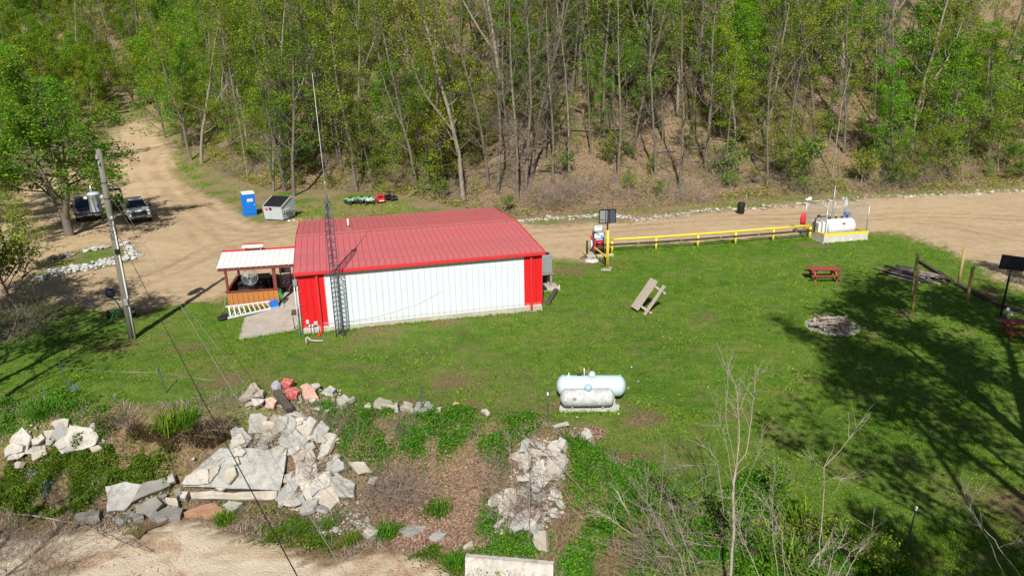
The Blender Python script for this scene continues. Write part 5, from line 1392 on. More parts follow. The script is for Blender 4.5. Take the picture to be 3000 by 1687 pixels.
# fire pit: ring of stones, ash, stacked sticks
FC = Vector((16.95, 36.1, -0.02))
ring = random.Random(5)
t = thing('fire_pit', 'round fire pit ringed with grey stones and filled with ash', 'fire pit', FC)
MB().lathe([(1.22, -0.05), (1.2, 0.035), (0.7, 0.025), (0.0, 0.03)], 32).build('ash_bed', mat('ash', (0.22, 0.195, 0.17), 0.95, 0.3, 5.0, bmp=0.3), t)
for k in range(40):
    a = 2 * math.pi * k / 40 + ring.uniform(-.04, .04)
    r_ = 1.28 + ring.uniform(-.06, .06)
    for e in range(1 if k % 3 else 2):
        c = rock_cache.get('st%d' % (k % 5))
        if c is None:
            c = ROCKS[k % 10].copy(); c.materials.clear(); c.materials.append(M['rock_tan']); rock_cache['st%d' % (k % 5)] = c
        o = bpy.data.objects.new('stone', c); COL.objects.link(o); o.parent = t
        o.location = ((r_ - 0.16 * e) * math.cos(a), (r_ - 0.16 * e) * math.sin(a), 0.06)
        s_ = ring.uniform(0.09, 0.15); o.scale = (s_ * 1.2, s_, s_); o.rotation_euler = (ring.uniform(-.3, .3), ring.uniform(-.3, .3), ring.uniform(0, 6))
t = thing('firewood_heap', 'heap of loose grey sticks and boards piled in the fire pit', 'firewood', FC + Vector((0.05, 0.05, 0.04)))
fw = random.Random(9)
for k in range(84):
    a = fw.uniform(0, 6.28); L_ = fw.uniform(0.8, 1.75)
    c = Vector((fw.gauss(0, 0.34), fw.gauss(0, 0.28), fw.uniform(0.04, 0.14) + 0.30 * max(0, 1 - k / 40) * fw.random()))
    c.z = 0.05 + 0.50 * math.exp(-(c.x ** 2 + c.y ** 2) / 0.3) * fw.random()
    d = Vector((math.cos(a), math.sin(a) * 0.8, fw.uniform(-.18, .22) if k > 4 else fw.uniform(.30, .55))) * L_ / 2
    p0, p1 = c - d, c + d
    lo_ = min(p0.z, p1.z)
    if lo_ < 0.03: p0.z += 0.03 - lo_; p1.z += 0.03 - lo_
    mm = (M['old_wood'], M['grey_wood'], M['old_wood'], M['dark_wood'], M['cedar'])[fw.choice((0, 0, 0, 1, 0, 2, 0, 0, 0, 4)) if k > 4 else 0]
    if k % 3: MB().bar(p0, p1, fw.uniform(.05, .13), fw.uniform(.025, .05)).build('stick', mm, t)
    else: MB().tube([p0, (p0 + p1) / 2 + Vector((0, 0, fw.uniform(-.02, .03))), p1], [fw.uniform(.025, .045)] * 3, 6).build('stick', mm, t)
# log pile between the posts
LC = Vector((25.9, 44.6, 0))
t = thing('log_pile', 'low pile of thin grey logs stacked on the grass behind the posts', 'log pile', LC, R(-60))
lp = random.Random(3)
for k in range(52):
    lay = 0 if k < 26 else 1 if k < 42 else 2
    w_ = lp.uniform(-1.2, 1.2) * (1 - 0.22 * lay)
    L_ = lp.uniform(1.3, 3.0)
    r_ = lp.uniform(0.045, 0.085)
    off = lp.gauss(0, 0.3) + w_ * 0.3
    a = lp.gauss(0, 0.07)
    d = Vector((math.cos(a), math.sin(a), lp.gauss(0, .012))) * L_ / 2
    c = Vector((off, w_, 0.08 + 0.13 * lay))
    MB().tube([c - d, c + Vector((0, lp.gauss(0, .03), 0)), c + d], [r_, r_ * 0.95, r_ * 0.85], 7).build('log', M[lp.choice(('grey_wood', 'grey_wood', 'dark_wood', 'dark_wood', 'old_wood'))], t)
for nm_, p0, p1, lab in (('a', (27.88, 47.71), (27.38, 43.04), 'dark square timber lying along the far side of the log pile'),
                         ('b', (27.34, 42.61), (27.46, 38.58), 'long dark timber border on the grass beside the gravel road'),
                         ('c', (27.54, 38.69), (29.2, 34.6), 'dark timber border behind the picnic table at the right edge')):
    o = MB().bar((p0[0], p0[1], 0.12), (p1[0], p1[1], 0.12), 0.24, 0.24).build('timber_beam', M['dark_wood'])
    tag(o, lab, 'timber')
random.seed(21)
for k in range(7):
    rock((27.6 + random.uniform(-.5, .7), 37.2 + random.uniform(-.9, .9), 0.08), random.uniform(.14, .26), 'rock_white', 'pale rock in the small heap behind the basketball pole', 'rocks behind the basketball pole')

# ================================================================== PROPANE TANKS
t = thing('tank_pad', 'cracked pale concrete pad under the two propane tanks', 'concrete pad', (3.1, 27.35, 0.02))
MB().prism([(-1.28, -0.33), (1.2, -0.30), (1.30, 0.2), (1.14, 0.32), (1.2, 0.75), (-1.0, 0.75), (-1.2, 0.2)], -0.08, 0.05).build('slab', M['concrete_pale'], t)
MB().prism([(-1.0, 0.8), (1.2, 0.8), (1.25, 1.5), (-1.0, 1.5)], -0.08, 0.045).build('slab', M['concrete_pale'], t)
def propane(name, label, loc, rz, L, r, body, dome, z0):
    t = thing(name, label, 'propane tank', loc, rz)
    pr = []
    n = 9
    for k in range(n + 1):
        a = R(90) * k / n
        pr.append((r * math.sin(a), -L / 2 + r * 0.72 * (1 - math.cos(a))))
    pr += [(rr, -zz) for rr, zz in pr[::-1]]
    MB().lathe(pr, 40, Matrix.Translation((0, 0, z0 + r)) @ rT).build('shell', body, t)
    for xx in (-L * 0.28, L * 0.28):
        MB().box((xx, 0, z0 * 0.5 + 0.03), (0.08, r * 1.1, z0 + 0.14)).build('foot', M['galvanised'], t)
    MB().lathe([(0.15, 0.0), (0.155, 0.12), (0.135, 0.19), (0.09, 0.235), (0.0, 0.25)], 24, Matrix.Translation((0.03, 0, z0 + 2 * r - 0.035))).build('dome', dome, t)
    for xx in (-L / 2 + r * 0.62, L / 2 - r * 0.62):
        MB().torus((xx, 0, z0 + 2 * r - 0.015), 0.055, 0.013, 'y', 16, 6).build('lifting_lug', body, t)
    return t
big = propane('propane_tank', 'large clean pale blue propane tank standing behind the rusty one', (3.28, 28.28, 0.06), R(-2.5), 2.95, 0.45, M['propane_blue'], M['propane_blue'], 0.12)
small = propane('propane_tank', 'smaller scuffed grey propane tank with flaking paint and a blue dome', (3.02, 27.33, 0.06), R(-1), 2.25, 0.37, M['propane_old'], M['propane_dome'], 0.13)
MB().box((0.1, -0.355, 0.84), (0.24, 0.01, 0.14), (R(-40), 0, 0)).build('label_sheet', M['sign_white'], big)
MB().box((-0.95, -0.05, 1.05), (0.09, 0.05, 0.08)).build('gauge', M['sign_white'], big)
MB().tube([(-0.95, -0.05, 1.03), (-0.95, -0.05, 1.2)], 0.018, 6).build('valve_stem', M['sign_white'], big)
MB().tube([(-0.28, 0, 1.0), (-0.30, 0, 1.38)], 0.025, 8).build('valve_pipe', M['white_pipe'], big)
pp = MB(); pp.torus((-0.44, 0.02, 1.38), 0.10, 0.014, 'z', 16, 5); pp.torus((-0.16, -0.05, 1.25), 0.11, 0.018, 'z', 16, 5); pp.torus((-0.10, 0.1, 1.3), 0.10, 0.014, 'x', 16, 5)
pp.build('hand_wheel', M['post_wood'], big)
MB().box((-0.5, 0.05, 1.05), (0.2, 0.06, 0.1)).build('fitting', M['dark_pipe'], big)
sm_ = MB()
for xx in (-0.83, 0.83): sm_.lathe([(0.374, -0.006), (0.374, 0.006)], 40, Matrix.Translation((xx, 0, 0.50)) @ rT)
sm_.build('weld_seam', M['slab_rust'], small)
sm_ = MB()
for xx in (-1.14, 0.0, 1.14): sm_.lathe([(0.4525, -0.008), (0.4525, 0.008)], 40, Matrix.Translation((xx, 0, 0.57)) @ rT)
sm_.build('weld_seam', M['propane_dome'], big)
MB().box((0.62, -0.30, 0.925), (0.12, 0.008, 0.08), (R(-42), 0, 0)).build('data_plate', M['grey_metal'], big)
MB().box((-0.55, -0.385, 0.62), (0.16, 0.006, 0.10), (R(-8), 0, 0)).build('data_plate', M['slab_rust'], small)

# ================================================================== ROCKS AND RUBBLE
rk_ = random.Random(31)
def along(poly, u):
    L_ = [math.dist(a[:2], b_[:2]) for a, b_ in zip(poly[:-1], poly[1:])]
    d = u * sum(L_)
    for a, b_, l in zip(poly[:-1], poly[1:], L_):
        if d <= l: return a[0] + (b_[0] - a[0]) * d / l, a[1] + (b_[1] - a[1]) * d / l
        d -= l
    return poly[-1][:2]
LINE = [(0.88, 63.37), (3.83, 64.50), (6.30, 64.55), (9.23, 65.74), (11.28, 63.06), (14.33, 64.63), (16.79, 65.88), (18.87, 66.60)]
for k in range(70):
    x, y = along(LINE, (k + rk_.random()) / 70)
    y += rk_.gauss(0, 0.35)
    rock((x, y, hz(x, y) + 0.05), rk_.uniform(.11, .28) * (1.4 if k % 9 == 0 else 1), 'rock_tan' if k % 4 else 'rock_white', 'pale rock in the row edging the far side of the gravel road behind the pump', 'rocks along the road behind the pump', rnd=rk_)
LINE2 = [(18.87, 66.60), (22.45, 66.86), (26.02, 67.93), (29.32, 68.08), (32.02, 69.82), (35.98, 71.16), (39.12, 71.36), (44.60, 72.03), (51.89, 72.71)]
for k in range(58):
    x, y = along(LINE2, (k + rk_.random()) / 58)
    y += rk_.gauss(0, 0.6)
    rock((x, y, hz(x, y) + 0.06), rk_.uniform(.12, .32) * (1.6 if k % 8 == 0 else 1), 'rock_white' if k % 3 == 0 else 'rock_tan', 'white rock in the scattered row beyond the fuel tank', 'rocks along the road beyond the fuel tank', rnd=rk_)
ISL = [[(-32.78, 49.21), (-31.48, 50.65), (-30.17, 51.90), (-28.95, 53.51)], [(-28.82, 53.50), (-29.39, 55.05), (-31.05, 57.32), (-32.04, 58.07)], [(-33.58, 55.81), (-32.93, 56.60), (-32.31, 56.98)], [(-35.16, 53.71), (-34.41, 54.44), (-33.68, 54.78)], [(-32.04, 58.07), (-32.41, 57.43)]]
for li, (ln, cnt, wd_, sz, mm) in enumerate(zip(ISL, (100, 26, 12, 14, 5), (0.62, 0.4, 0.12, 0.25, .15), ((.17, .30), (.17, .30), (.22, .32), (.2, .34), (.2, .3)), ('rock_white', 'rock_white', 'rock_white', 'rock_tan', 'rock_white'))):
    for k in range(cnt):
        x, y = along(ln, (k + rk_.random()) / cnt)
        x += rk_.gauss(0, wd_ * 0.5); y += rk_.gauss(0, wd_)
        rock((x, y, rk_.uniform(.04, .16)), rk_.uniform(*sz), mm, ('white rock in the thick pile edging the island in the dirt lot' if mm == 'rock_white' else 'greyish rock in the low back row of the island in the dirt lot'),
             ('white rocks around the island' if mm == 'rock_white' else 'grey rocks behind the island'), rnd=rk_)

def slab(pts, thick, lift, m, label, group=None, name='concrete_slab', cat='concrete slab', seed=0, tilt=0.0):
    r = random.Random(seed + int(abs(pts[0][0]) * 1000))
    P = np.array(pts, float)
    c = P.mean(0)
    if P.shape[0] < 3: return
    u, s_, vt = np.linalg.svd(P - c)
    n = vt[2]
    if n[2] < 0: n = -n
    n = n + np.array([r.gauss(0, tilt), r.gauss(0, tilt) - tilt * 0.3, 0.25 * tilt]); n /= np.linalg.norm(n)
    e1 = np.cross(n, [0, 1, 0.01]); e1 /= np.linalg.norm(e1); e2 = np.cross(n, e1)
    if np.dot(np.cross(e1, e2), n) < 0: e2 = -e2
    q = [((p - c) @ e1, (p - c) @ e2) for p in P]
    out = []
    for i in range(len(q)):
        a, b_ = q[i], q[(i + 1) % len(q)]
        out.append(a)
        L_ = math.dist(a, b_)
        k = max(0, min(3, int(L_ / 0.35)))
        for j in range(1, k + 1):
            f_ = j / (k + 1)
            nx, ny = -(b_[1] - a[1]) / L_, (b_[0] - a[0]) / L_
            d_ = r.gauss(0, 0.025)
            out.append((a[0] + (b_[0] - a[0]) * f_ + nx * d_, a[1] + (b_[1] - a[1]) * f_ + ny * d_))
    mb = MB()
    n_ = len(out)
    top = [Vector((*p, 0.0 + r.gauss(0, 0.006))) for p in out]
    bot = [Vector((p[0] * 0.97 + r.gauss(0, .012), p[1] * 0.97 + r.gauss(0, .012), -thick)) for p in out]
    ctr = Vector((0, 0, 0.008))
    mb.add(top + bot + [ctr], [(i, (i + 1) % n_, 2 * n_) for i in range(n_)] + [tuple(range(n_, 2 * n_))[::-1]] + [(n_ + i, n_ + (i + 1) % n_, (i + 1) % n_, i) for i in range(n_)])
    me = mb.mesh(name)
    bm = bmesh.new(); bm.from_mesh(me)
    rim = [e for e in bm.edges if all(abs(v.co.z) < 0.05 for v in e.verts) and len(e.link_faces) == 2 and abs(e.calc_face_angle(0)) > 0.5]
    bmesh.ops.bevel(bm, geom=rim, offset=0.022, segments=1, affect='EDGES')
    bmesh.ops.subdivide_edges(bm, edges=[e for e in bm.edges if e.calc_length() > 0.45], cuts=1)
    for v in bm.verts: v.co += Vector((r.gauss(0, .010), r.gauss(0, .010), r.gauss(0, .011)))
    bmesh.ops.recalc_face_normals(bm, faces=bm.faces[:])
    bm.to_mesh(me); bm.free()
    o = link_mesh(name, me, M[m])
    o.matrix_world = Matrix(((e1[0], e2[0], n[0], c[0] + n[0] * lift), (e1[1], e2[1], n[1], c[1] + n[1] * lift), (e1[2], e2[2], n[2], c[2] + n[2] * lift), (0, 0, 0, 1)))
    tag(o, label, cat, group)
    return o
BIG = [
 ([(-12.30, 27.12, -1.42), (-9.50, 27.08, -1.51), (-9.52, 25.75, -2.62), (-13.52, 25.85, -2.38), (-13.42, 26.14, -2.11)], .20, .22, 'slab_grey', 'largest smooth grey concrete slab lying on the middle of the bank'),
 ([(-13.16, 25.64, -2.59), (-9.65, 25.74, -2.67), (-9.63, 25.43, -2.85), (-13.01, 25.43, -2.75)], .25, .24, 'slab_tan', 'long narrow tan concrete beam along the foot of the largest slab'),
 ([(-9.04, 26.61, -1.70), (-8.23, 26.64, -1.52), (-7.63, 25.50, -2.10), (-8.84, 25.83, -2.29)], .18, .3, 'slab_white', 'tall white concrete slab standing right of the largest grey slab'),
 ([(-8.76, 25.79, -2.30), (-7.62, 25.47, -2.13), (-7.55, 24.99, -2.51), (-8.25, 25.05, -2.66)], .18, .28, 'slab_white', 'broad white concrete slab below the tall white one'),
 ([(-11.91, 28.75, -0.11), (-11.74, 29.96, -0.00), (-11.63, 30.07, -0.00), (-11.20, 29.42, -0.01), (-11.36, 28.99, -0.08)], .16, .34, 'slab_tan', 'pointed tan slab at the top left corner of the rubble bank'),
 ([(-11.39, 28.97, -0.09), (-11.18, 29.42, -0.01), (-10.93, 29.34, -0.02), (-10.91, 29.01, -0.09)], .14, .26, 'slab_tan', 'small tan slab tucked behind the pointed one at the top of the bank'),
 ([(-11.37, 28.44, -0.56), (-10.98, 28.47, -0.49), (-10.61, 28.27, -0.60), (-10.75, 27.88, -1.19), (-11.38, 27.85, -1.16)], .16, .3, 'slab_grey', 'tall pale grey slab below the top left corner of the rubble'),
 ([(-10.72, 28.16, -0.72), (-10.19, 28.12, -0.71), (-9.89, 27.68, -1.02), (-10.43, 27.65, -1.24), (-10.83, 27.95, -1.07)], .16, .34, 'slab_tan', 'cracked tan slab beside the tall pale grey one'),
 ([(-12.09, 27.55, -1.26), (-11.70, 27.80, -1.04), (-11.47, 27.65, -1.39), (-11.69, 27.51, -1.49), (-11.98, 27.34, -1.49)], .12, .34, 'slab_white', 'bright white square slab at the left end of the main rubble'),
 ([(-10.86, 29.79, -0.01), (-10.86, 30.30, -0.01), (-10.70, 30.33, -0.01), (-10.43, 29.85, -0.02), (-10.57, 29.67, -0.02)], .18, .3, 'slab_lilac', 'lilac and red painted rock at the edge of the lawn'),
 ([(-10.48, 30.09, -0.02), (-10.38, 30.40, -0.02), (-9.91, 30.18, -0.02), (-9.98, 29.72, -0.02), (-10.16, 29.51, -0.02)], .18, .3, 'slab_red', 'bright red painted rock at the edge of the lawn'),
 ([(-10.10, 29.19, -0.03), (-9.81, 29.46, -0.02), (-9.38, 29.22, -0.03), (-9.44, 28.82, -0.06), (-9.94, 28.85, -0.11)], .18, .3, 'slab_red', 'red splashed rock just below the bright red one'),
 ([(-9.45, 29.60, -0.03), (-9.20, 29.82, -0.03), (-8.73, 29.28, -0.03), (-8.41, 28.64, -0.04), (-9.07, 28.66, -0.06)], .2, .34, 'slab_pink', 'large pink rough rock right of the red painted rocks'),
 ([(-10.79, 28.93, -0.14), (-10.51, 28.99, -0.11), (-10.26, 28.81, -0.18), (-10.35, 28.48, -0.37), (-10.72, 28.54, -0.38)], .16, .34, 'slab_pink', 'orange pink slab under the lilac painted rock'),
 ([(-11.47, 28.91, -0.12), (-10.82, 28.90, -0.16), (-10.94, 28.72, -0.28), (-11.24, 28.58, -0.39)], .13, .3, 'slab_white', 'white triangular slab under the pointed tan slab'),
 ([(-8.38, 29.31, -0.04), (-8.21, 29.75, -0.03), (-7.89, 29.35, -0.04), (-7.93, 29.03, -0.04)], .2, .28, 'rock_white', 'rounded white rock on the lawn edge right of the painted rocks'),
 ([(-9.06, 29.78, -0.03), (-8.71, 29.88, -0.03), (-8.63, 29.68, -0.03), (-8.97, 29.54, -0.03)], .1, .3, 'slab_white', 'thin flat white slab behind the large pink rock'),
 ([(-18.61, 27.67, -0.59), (-17.52, 27.41, -0.55), (-17.21, 27.13, -0.77), (-17.28, 26.91, -1.05), (-17.74, 26.79, -1.19), (-18.31, 26.77, -1.29), (-18.64, 27.24, -0.99)], .16, .3, 'slab_white', 'largest white slab of the left group, above the dark green weeds'),
 ([(-19.67, 27.89, -0.47), (-19.26, 27.99, -0.38), (-18.84, 27.95, -0.37), (-18.77, 27.71, -0.61), (-19.24, 27.62, -0.68)], .16, .28, 'slab_tan', 'tan slab at the top of the left slab group'),
 ([(-20.20, 27.35, -0.91), (-19.85, 27.54, -0.76), (-19.68, 27.43, -0.93), (-19.88, 27.27, -1.09), (-20.10, 27.21, -1.12)], .16, .3, 'slab_white', 'pale five sided slab in the middle of the left slab group'),
 ([(-21.18, 27.20, -1.22), (-20.78, 27.29, -0.98), (-20.30, 27.20, -1.08), (-20.31, 27.08, -1.28), (-21.07, 27.02, -1.48)], .18, .32, 'slab_white', 'white slab furthest left on the bank'),
 ([(-20.10, 27.04, -1.34), (-19.56, 27.10, -1.24), (-19.41, 26.94, -1.36), (-19.94, 26.78, -1.61)], .14, .26, 'slab_tan', 'pale slab half under the dark weeds at the left'),
 ([(-19.80, 27.60, -0.68), (-19.21, 27.64, -0.67), (-19.45, 27.34, -0.97), (-19.68, 27.47, -0.88)], .14, .24, 'slab_tan', 'small tan slab between the pale five sided slab and the largest left slab'),
 ([(-17.52, 26.86, -1.12), (-17.09, 26.85, -1.02), (-16.85, 26.69, -1.11), (-17.28, 26.61, -1.23)], .12, .22, 'slab_tan', 'small tan slab right below the largest left slab'),
 ([(-20.91, 26.83, -1.73), (-20.47, 26.83, -1.57), (-20.14, 26.75, -1.59), (-20.26, 26.63, -1.80), (-20.85, 26.73, -1.90)], .14, .24, 'slab_tan', 'broken pale slab below the furthest left slab'),
 ([(-16.45, 25.62, -2.21), (-15.72, 25.78, -2.07), (-15.04, 25.71, -2.18), (-15.29, 25.06, -2.65), (-15.45, 24.86, -2.79), (-16.07, 24.78, -2.82)], .2, .22, 'slab_grey', 'grey smooth slab between the dark weeds and the creek'),
 ([(-15.01, 25.71, -2.18), (-14.26, 25.93, -2.03), (-13.93, 25.75, -2.32), (-15.23, 25.06, -2.65)], .2, .34, 'slab_dark', 'dark grey slab edge rising left of the largest slab'),
 ([(-15.01, 24.94, -2.73), (-14.31, 25.31, -2.53), (-13.94, 25.10, -2.75), (-14.29, 24.49, -2.88), (-14.78, 24.73, -2.85)], .2, .32, 'slab_dark', 'dark leaning slab at the foot of the bank'),
 ([(-14.21, 24.26, -2.89), (-13.94, 24.90, -2.84), (-13.14, 24.83, -2.89), (-13.08, 24.34, -2.89), (-13.80, 24.06, -2.89)], .2, .2, 'slab_dark', 'flat dark slab at the water edge'),
 ([(-13.01, 24.51, -2.89), (-12.36, 25.11, -2.89), (-12.00, 25.26, -2.90), (-11.55, 24.70, -2.90), (-11.84, 24.39, -2.90)], .18, .14, 'slab_rust', 'rust brown slab lying beside the sand'),
 ([(-11.65, 24.98, -2.90), (-11.49, 25.28, -2.90), (-10.94, 25.18, -2.91), (-11.09, 24.57, -2.91)], .2, .24, 'slab_white', 'white rough slab right of the rust brown one'),
 ([(-17.32, 24.66, -2.88), (-17.08, 24.77, -2.86), (-16.32, 24.71, -2.85), (-16.20, 24.34, -2.88), (-17.04, 24.27, -2.88)], .2, .2, 'slab_dark', 'flat dark slab by the driftwood branch'),
 ([(-13.98, 25.30, -2.60), (-13.56, 25.33, -2.70), (-13.38, 25.01, -2.86), (-13.81, 25.03, -2.80)], .25, .34, 'slab_tan', 'square tan block above the flat dark slab'),
 ([(-13.49, 25.64, -2.55), (-13.15, 25.62, -2.60), (-13.20, 25.34, -2.75), (-13.43, 25.38, -2.70)], .2, .34, 'slab_white', 'small white block at the left end of the long tan beam'),
 ([(-13.81, 25.56, -2.50), (-13.57, 25.71, -2.47), (-13.45, 25.47, -2.66), (-13.62, 25.32, -2.69)], .25, .38, 'slab_dark', 'dark upright block left of the small white block'),
 ([(-14.02, 26.07, -2.02), (-13.87, 26.17, -1.95), (-13.72, 25.91, -2.33), (-14.00, 25.82, -2.22)], .16, .28, 'slab_grey', 'upright grey slab left of the largest slab'),
 ([(-15.03, 24.56, -2.88), (-14.69, 24.66, -2.87), (-14.43, 24.24, -2.88), (-14.72, 24.06, -2.89)], .25, .26, 'slab_dark', 'dark rounded block at the water edge by the driftwood'),
 ([(-11.67, 27.05, -1.82), (-11.44, 27.13, -1.78), (-11.17, 26.96, -1.94), (-11.27, 26.77, -2.13), (-11.64, 26.74, -2.15)], .14, .44, 'slab_white', 'white kite shaped piece lying on the largest grey slab'),
 ([(-11.68, 26.66, -2.24), (-11.46, 26.75, -2.19), (-11.31, 26.54, -2.35), (-11.57, 26.43, -2.46)], .1, .40, 'slab_white', 'small white piece below the kite shaped one'),
 ([(-12.54, 26.38, -2.21), (-12.14, 26.47, -2.18), (-12.15, 26.26, -2.40), (-12.39, 25.91, -2.63)], .1, .36, 'slab_tan', 'pale tan piece on the lower left of the largest slab'),
 ([(-13.42, 26.13, -2.14), (-12.57, 26.38, -2.19), (-12.42, 25.90, -2.64), (-13.50, 25.85, -2.39)], .08, .31, 'slab_white', 'thin white sheet covering the lower left corner of the largest slab'),
 ([(-11.84, 26.30, -2.50), (-11.45, 26.44, -2.46), (-11.28, 26.17, -2.64), (-11.54, 25.86, -2.82), (-11.74, 25.94, -2.73)], .12, .38, 'slab_tan', 'tan piece at the lower middle of the largest slab'),
 ([(-12.27, 25.93, -2.61), (-11.86, 26.16, -2.56), (-11.78, 25.96, -2.71), (-12.00, 25.80, -2.75)], .1, .38, 'slab_white', 'white flat piece above the long tan beam'),
 ([(-11.27, 26.18, -2.63), (-10.62, 26.11, -2.68), (-10.50, 25.98, -2.75), (-11.19, 26.02, -2.75)], .1, .36, 'slab_white', 'long white piece above the right half of the tan beam'),
 ([(-9.26, 26.87, -1.60), (-8.78, 26.91, -1.42), (-8.69, 26.76, -1.52), (-9.08, 26.61, -1.70)], .2, .5, 'slab_white', 'white block propped between the largest slab and the tall white slab'),
 ([(-8.85, 27.34, -0.99), (-8.08, 27.07, -0.83), (-8.01, 26.96, -0.94), (-8.77, 27.17, -1.18)], .14, .34, 'slab_white', 'flat pale slab above the propped white block'),
 ([(-9.07, 27.13, -1.22), (-8.26, 26.97, -1.08), (-8.12, 26.80, -1.27), (-8.45, 26.77, -1.53), (-8.91, 26.89, -1.44)], .14, .3, 'slab_grey', 'large light grey slab above the tall white slab'),
 ([(-7.98, 27.08, -0.80), (-7.63, 26.87, -0.93), (-7.79, 26.80, -1.06), (-7.99, 26.89, -1.04)], .12, .3, 'slab_tan', 'small tan slab right of the flat pale slab'),
 ([(-8.84, 27.72, -0.50), (-8.30, 27.66, -0.40), (-8.32, 27.28, -0.83), (-8.86, 27.37, -0.94)], .14, .26, 'slab_tan', 'tall tan stained slab above the flat pale slab'),
 ([(-6.75, 25.87, -1.57), (-6.40, 25.84, -1.45), (-6.09, 25.85, -1.48), (-5.74, 25.58, -1.78), (-6.27, 25.44, -1.82)], .16, .32, 'slab_tan', 'beige slab with a dark underside left of the leafy gully'),
 ([(-7.46, 25.47, -2.04), (-6.98, 25.53, -1.86), (-6.32, 25.19, -2.13), (-6.27, 24.74, -2.46), (-6.87, 24.82, -2.52)], .16, .28, 'slab_grey', 'smooth blue grey slab below the beige slab'),
 ([(-7.20, 26.01, -1.53), (-6.81, 25.99, -1.45), (-6.76, 25.79, -1.67), (-7.07, 25.77, -1.80)], .16, .3, 'slab_grey', 'small grey slab left of the beige slab'),
 ([(-5.92, 25.32, -2.05), (-5.78, 25.50, -1.86), (-5.51, 25.46, -1.87), (-5.63, 25.26, -2.14)], .12, .34, 'slab_white', 'small bright white slab right of the beige slab'),
 ([(-7.61, 28.27, -0.04), (-7.38, 28.71, -0.04), (-7.02, 28.20, -0.04), (-7.33, 27.76, -0.13)], .16, .34, 'slab_white', 'pale slab perched on the lawn edge right of the pink rock'),
 ([(-7.05, 28.24, -0.04), (-6.90, 28.57, -0.04), (-6.79, 28.40, -0.04), (-6.92, 28.10, -0.04)], .12, .3, 'slab_white', 'narrow pale slab beside the perched one'),
 ([(-5.98, 27.69, -0.04), (-5.82, 28.32, -0.03), (-5.26, 28.10, -0.03), (-5.04, 27.58, -0.03)], .18, .26, 'slab_tan', 'widest beige slab in the row along the lawn edge'),
 ([(-5.06, 27.74, -0.03), (-4.90, 27.87, -0.03), (-4.81, 27.30, -0.05), (-4.95, 27.34, -0.05)], .14, .24, 'slab_white', 'narrow white slab second in the lawn edge row'),
 ([(-4.80, 27.56, -0.02), (-4.69, 27.96, -0.02), (-4.27, 27.76, -0.02), (-4.19, 27.27, -0.03)], .16, .26, 'slab_tan', 'mottled beige slab third in the lawn edge row'),
 ([(-4.15, 27.31, -0.02), (-4.08, 27.88, -0.02), (-3.57, 27.88, -0.01), (-3.36, 27.41, -0.01), (-3.80, 27.10, -0.04)], .16, .26, 'slab_grey', 'wide grey slab at the right end of the lawn edge row'),
 ([(-3.30, 27.08, -0.02), (-3.23, 27.37, -0.01), (-3.01, 27.39, -0.00), (-3.05, 27.06, -0.01)], .12, .18, 'slab_tan', 'last small tan slab of the lawn edge row'),
 ([(-6.31, 27.67, -0.05), (-6.25, 28.09, -0.04), (-6.08, 27.97, -0.04), (-6.04, 27.64, -0.04)], .14, .24, 'slab_white', 'small white rock at the left start of the lawn edge row'),
 ([(-2.60, 27.64, 0.00), (-2.52, 27.91, 0.00), (-2.32, 27.75, 0.01), (-2.46, 27.53, 0.01)], .1, .2, 'slab_pink', 'small pinkish rock at the lawn edge right of the stone row'),
 ([(-1.38, 26.98, 0.02), (-1.16, 27.07, 0.02), (-0.99, 26.79, 0.02), (-1.12, 26.63, 0.01)], .1, .2, 'slab_white', 'lone white slab at the lawn edge left of the propane tanks'),
 ([(0.72, 22.61, -2.58), (1.15, 22.49, -2.43), (1.17, 21.75, -2.77), (0.85, 21.94, -2.84), (0.66, 22.34, -2.75)], .16, .24, 'slab_tan', 'tall tan slab at the bottom of the right rubble pile'),
 ([(-4.48, 23.32, -2.91), (-3.98, 23.64, -2.87), (-3.44, 23.45, -2.89), (-3.98, 22.93, -2.90)], .12, .12, 'slab_grey', 'grey slab half buried in leaves near the creek'),
 ([(-3.26, 22.82, -2.90), (-2.91, 23.18, -2.90), (-2.61, 22.97, -2.90), (-2.86, 22.68, -2.90)], .12, .12, 'slab_grey', 'small grey slab half buried in leaves right of the larger buried one'),
 ([(-5.73, 23.14, -2.91), (-5.56, 23.55, -2.91), (-5.15, 23.17, -2.91), (-5.44, 22.84, -2.90)], .2, .26, 'slab_white', 'pale rock on the grass above the right end of the sand'),
 ([(-0.74, 24.04, -1.98), (-0.54, 24.02, -1.91), (-0.36, 23.72, -2.23), (-0.60, 23.52, -2.42)], .16, .28, 'slab_white', 'tall white slab at the left edge of the right rubble pile'),
 ([(1.51, 25.64, 0.03), (2.11, 25.74, 0.03), (2.17, 25.58, 0.03), (1.56, 25.50, 0.02)], .1, .2, 'slab_white', 'thin white slab beside the small leaf heap'),
 ([(1.71, 24.76, -0.15), (1.86, 24.90, -0.06), (2.05, 24.67, -0.08), (1.90, 24.34, -0.27), (1.74, 24.52, -0.28)], .2, .32, 'slab_white', 'tall bright white rock at the top right of the right rubble pile'),
 ([(2.52, 24.81, 0.02), (2.70, 25.18, 0.03), (2.86, 25.03, 0.02), (2.94, 24.66, 0.02), (2.70, 24.48, 0.02)], .2, .3, 'slab_white', 'bright white double rock on the grass right of the rubble'),
 ([(1.22, 24.61, -0.51), (1.56, 24.55, -0.39), (1.74, 24.37, -0.35), (1.70, 24.18, -0.49), (1.26, 24.47, -0.60)], .16, .28, 'slab_white', 'wide pale slab near the top of the right rubble pile'),
 ([(0.75, 24.48, -0.71), (1.07, 24.50, -0.61), (1.14, 24.16, -0.95), (0.82, 24.20, -1.08)], .16, .3, 'slab_white', 'upright pale slab left of the wide pale one in the right pile'),
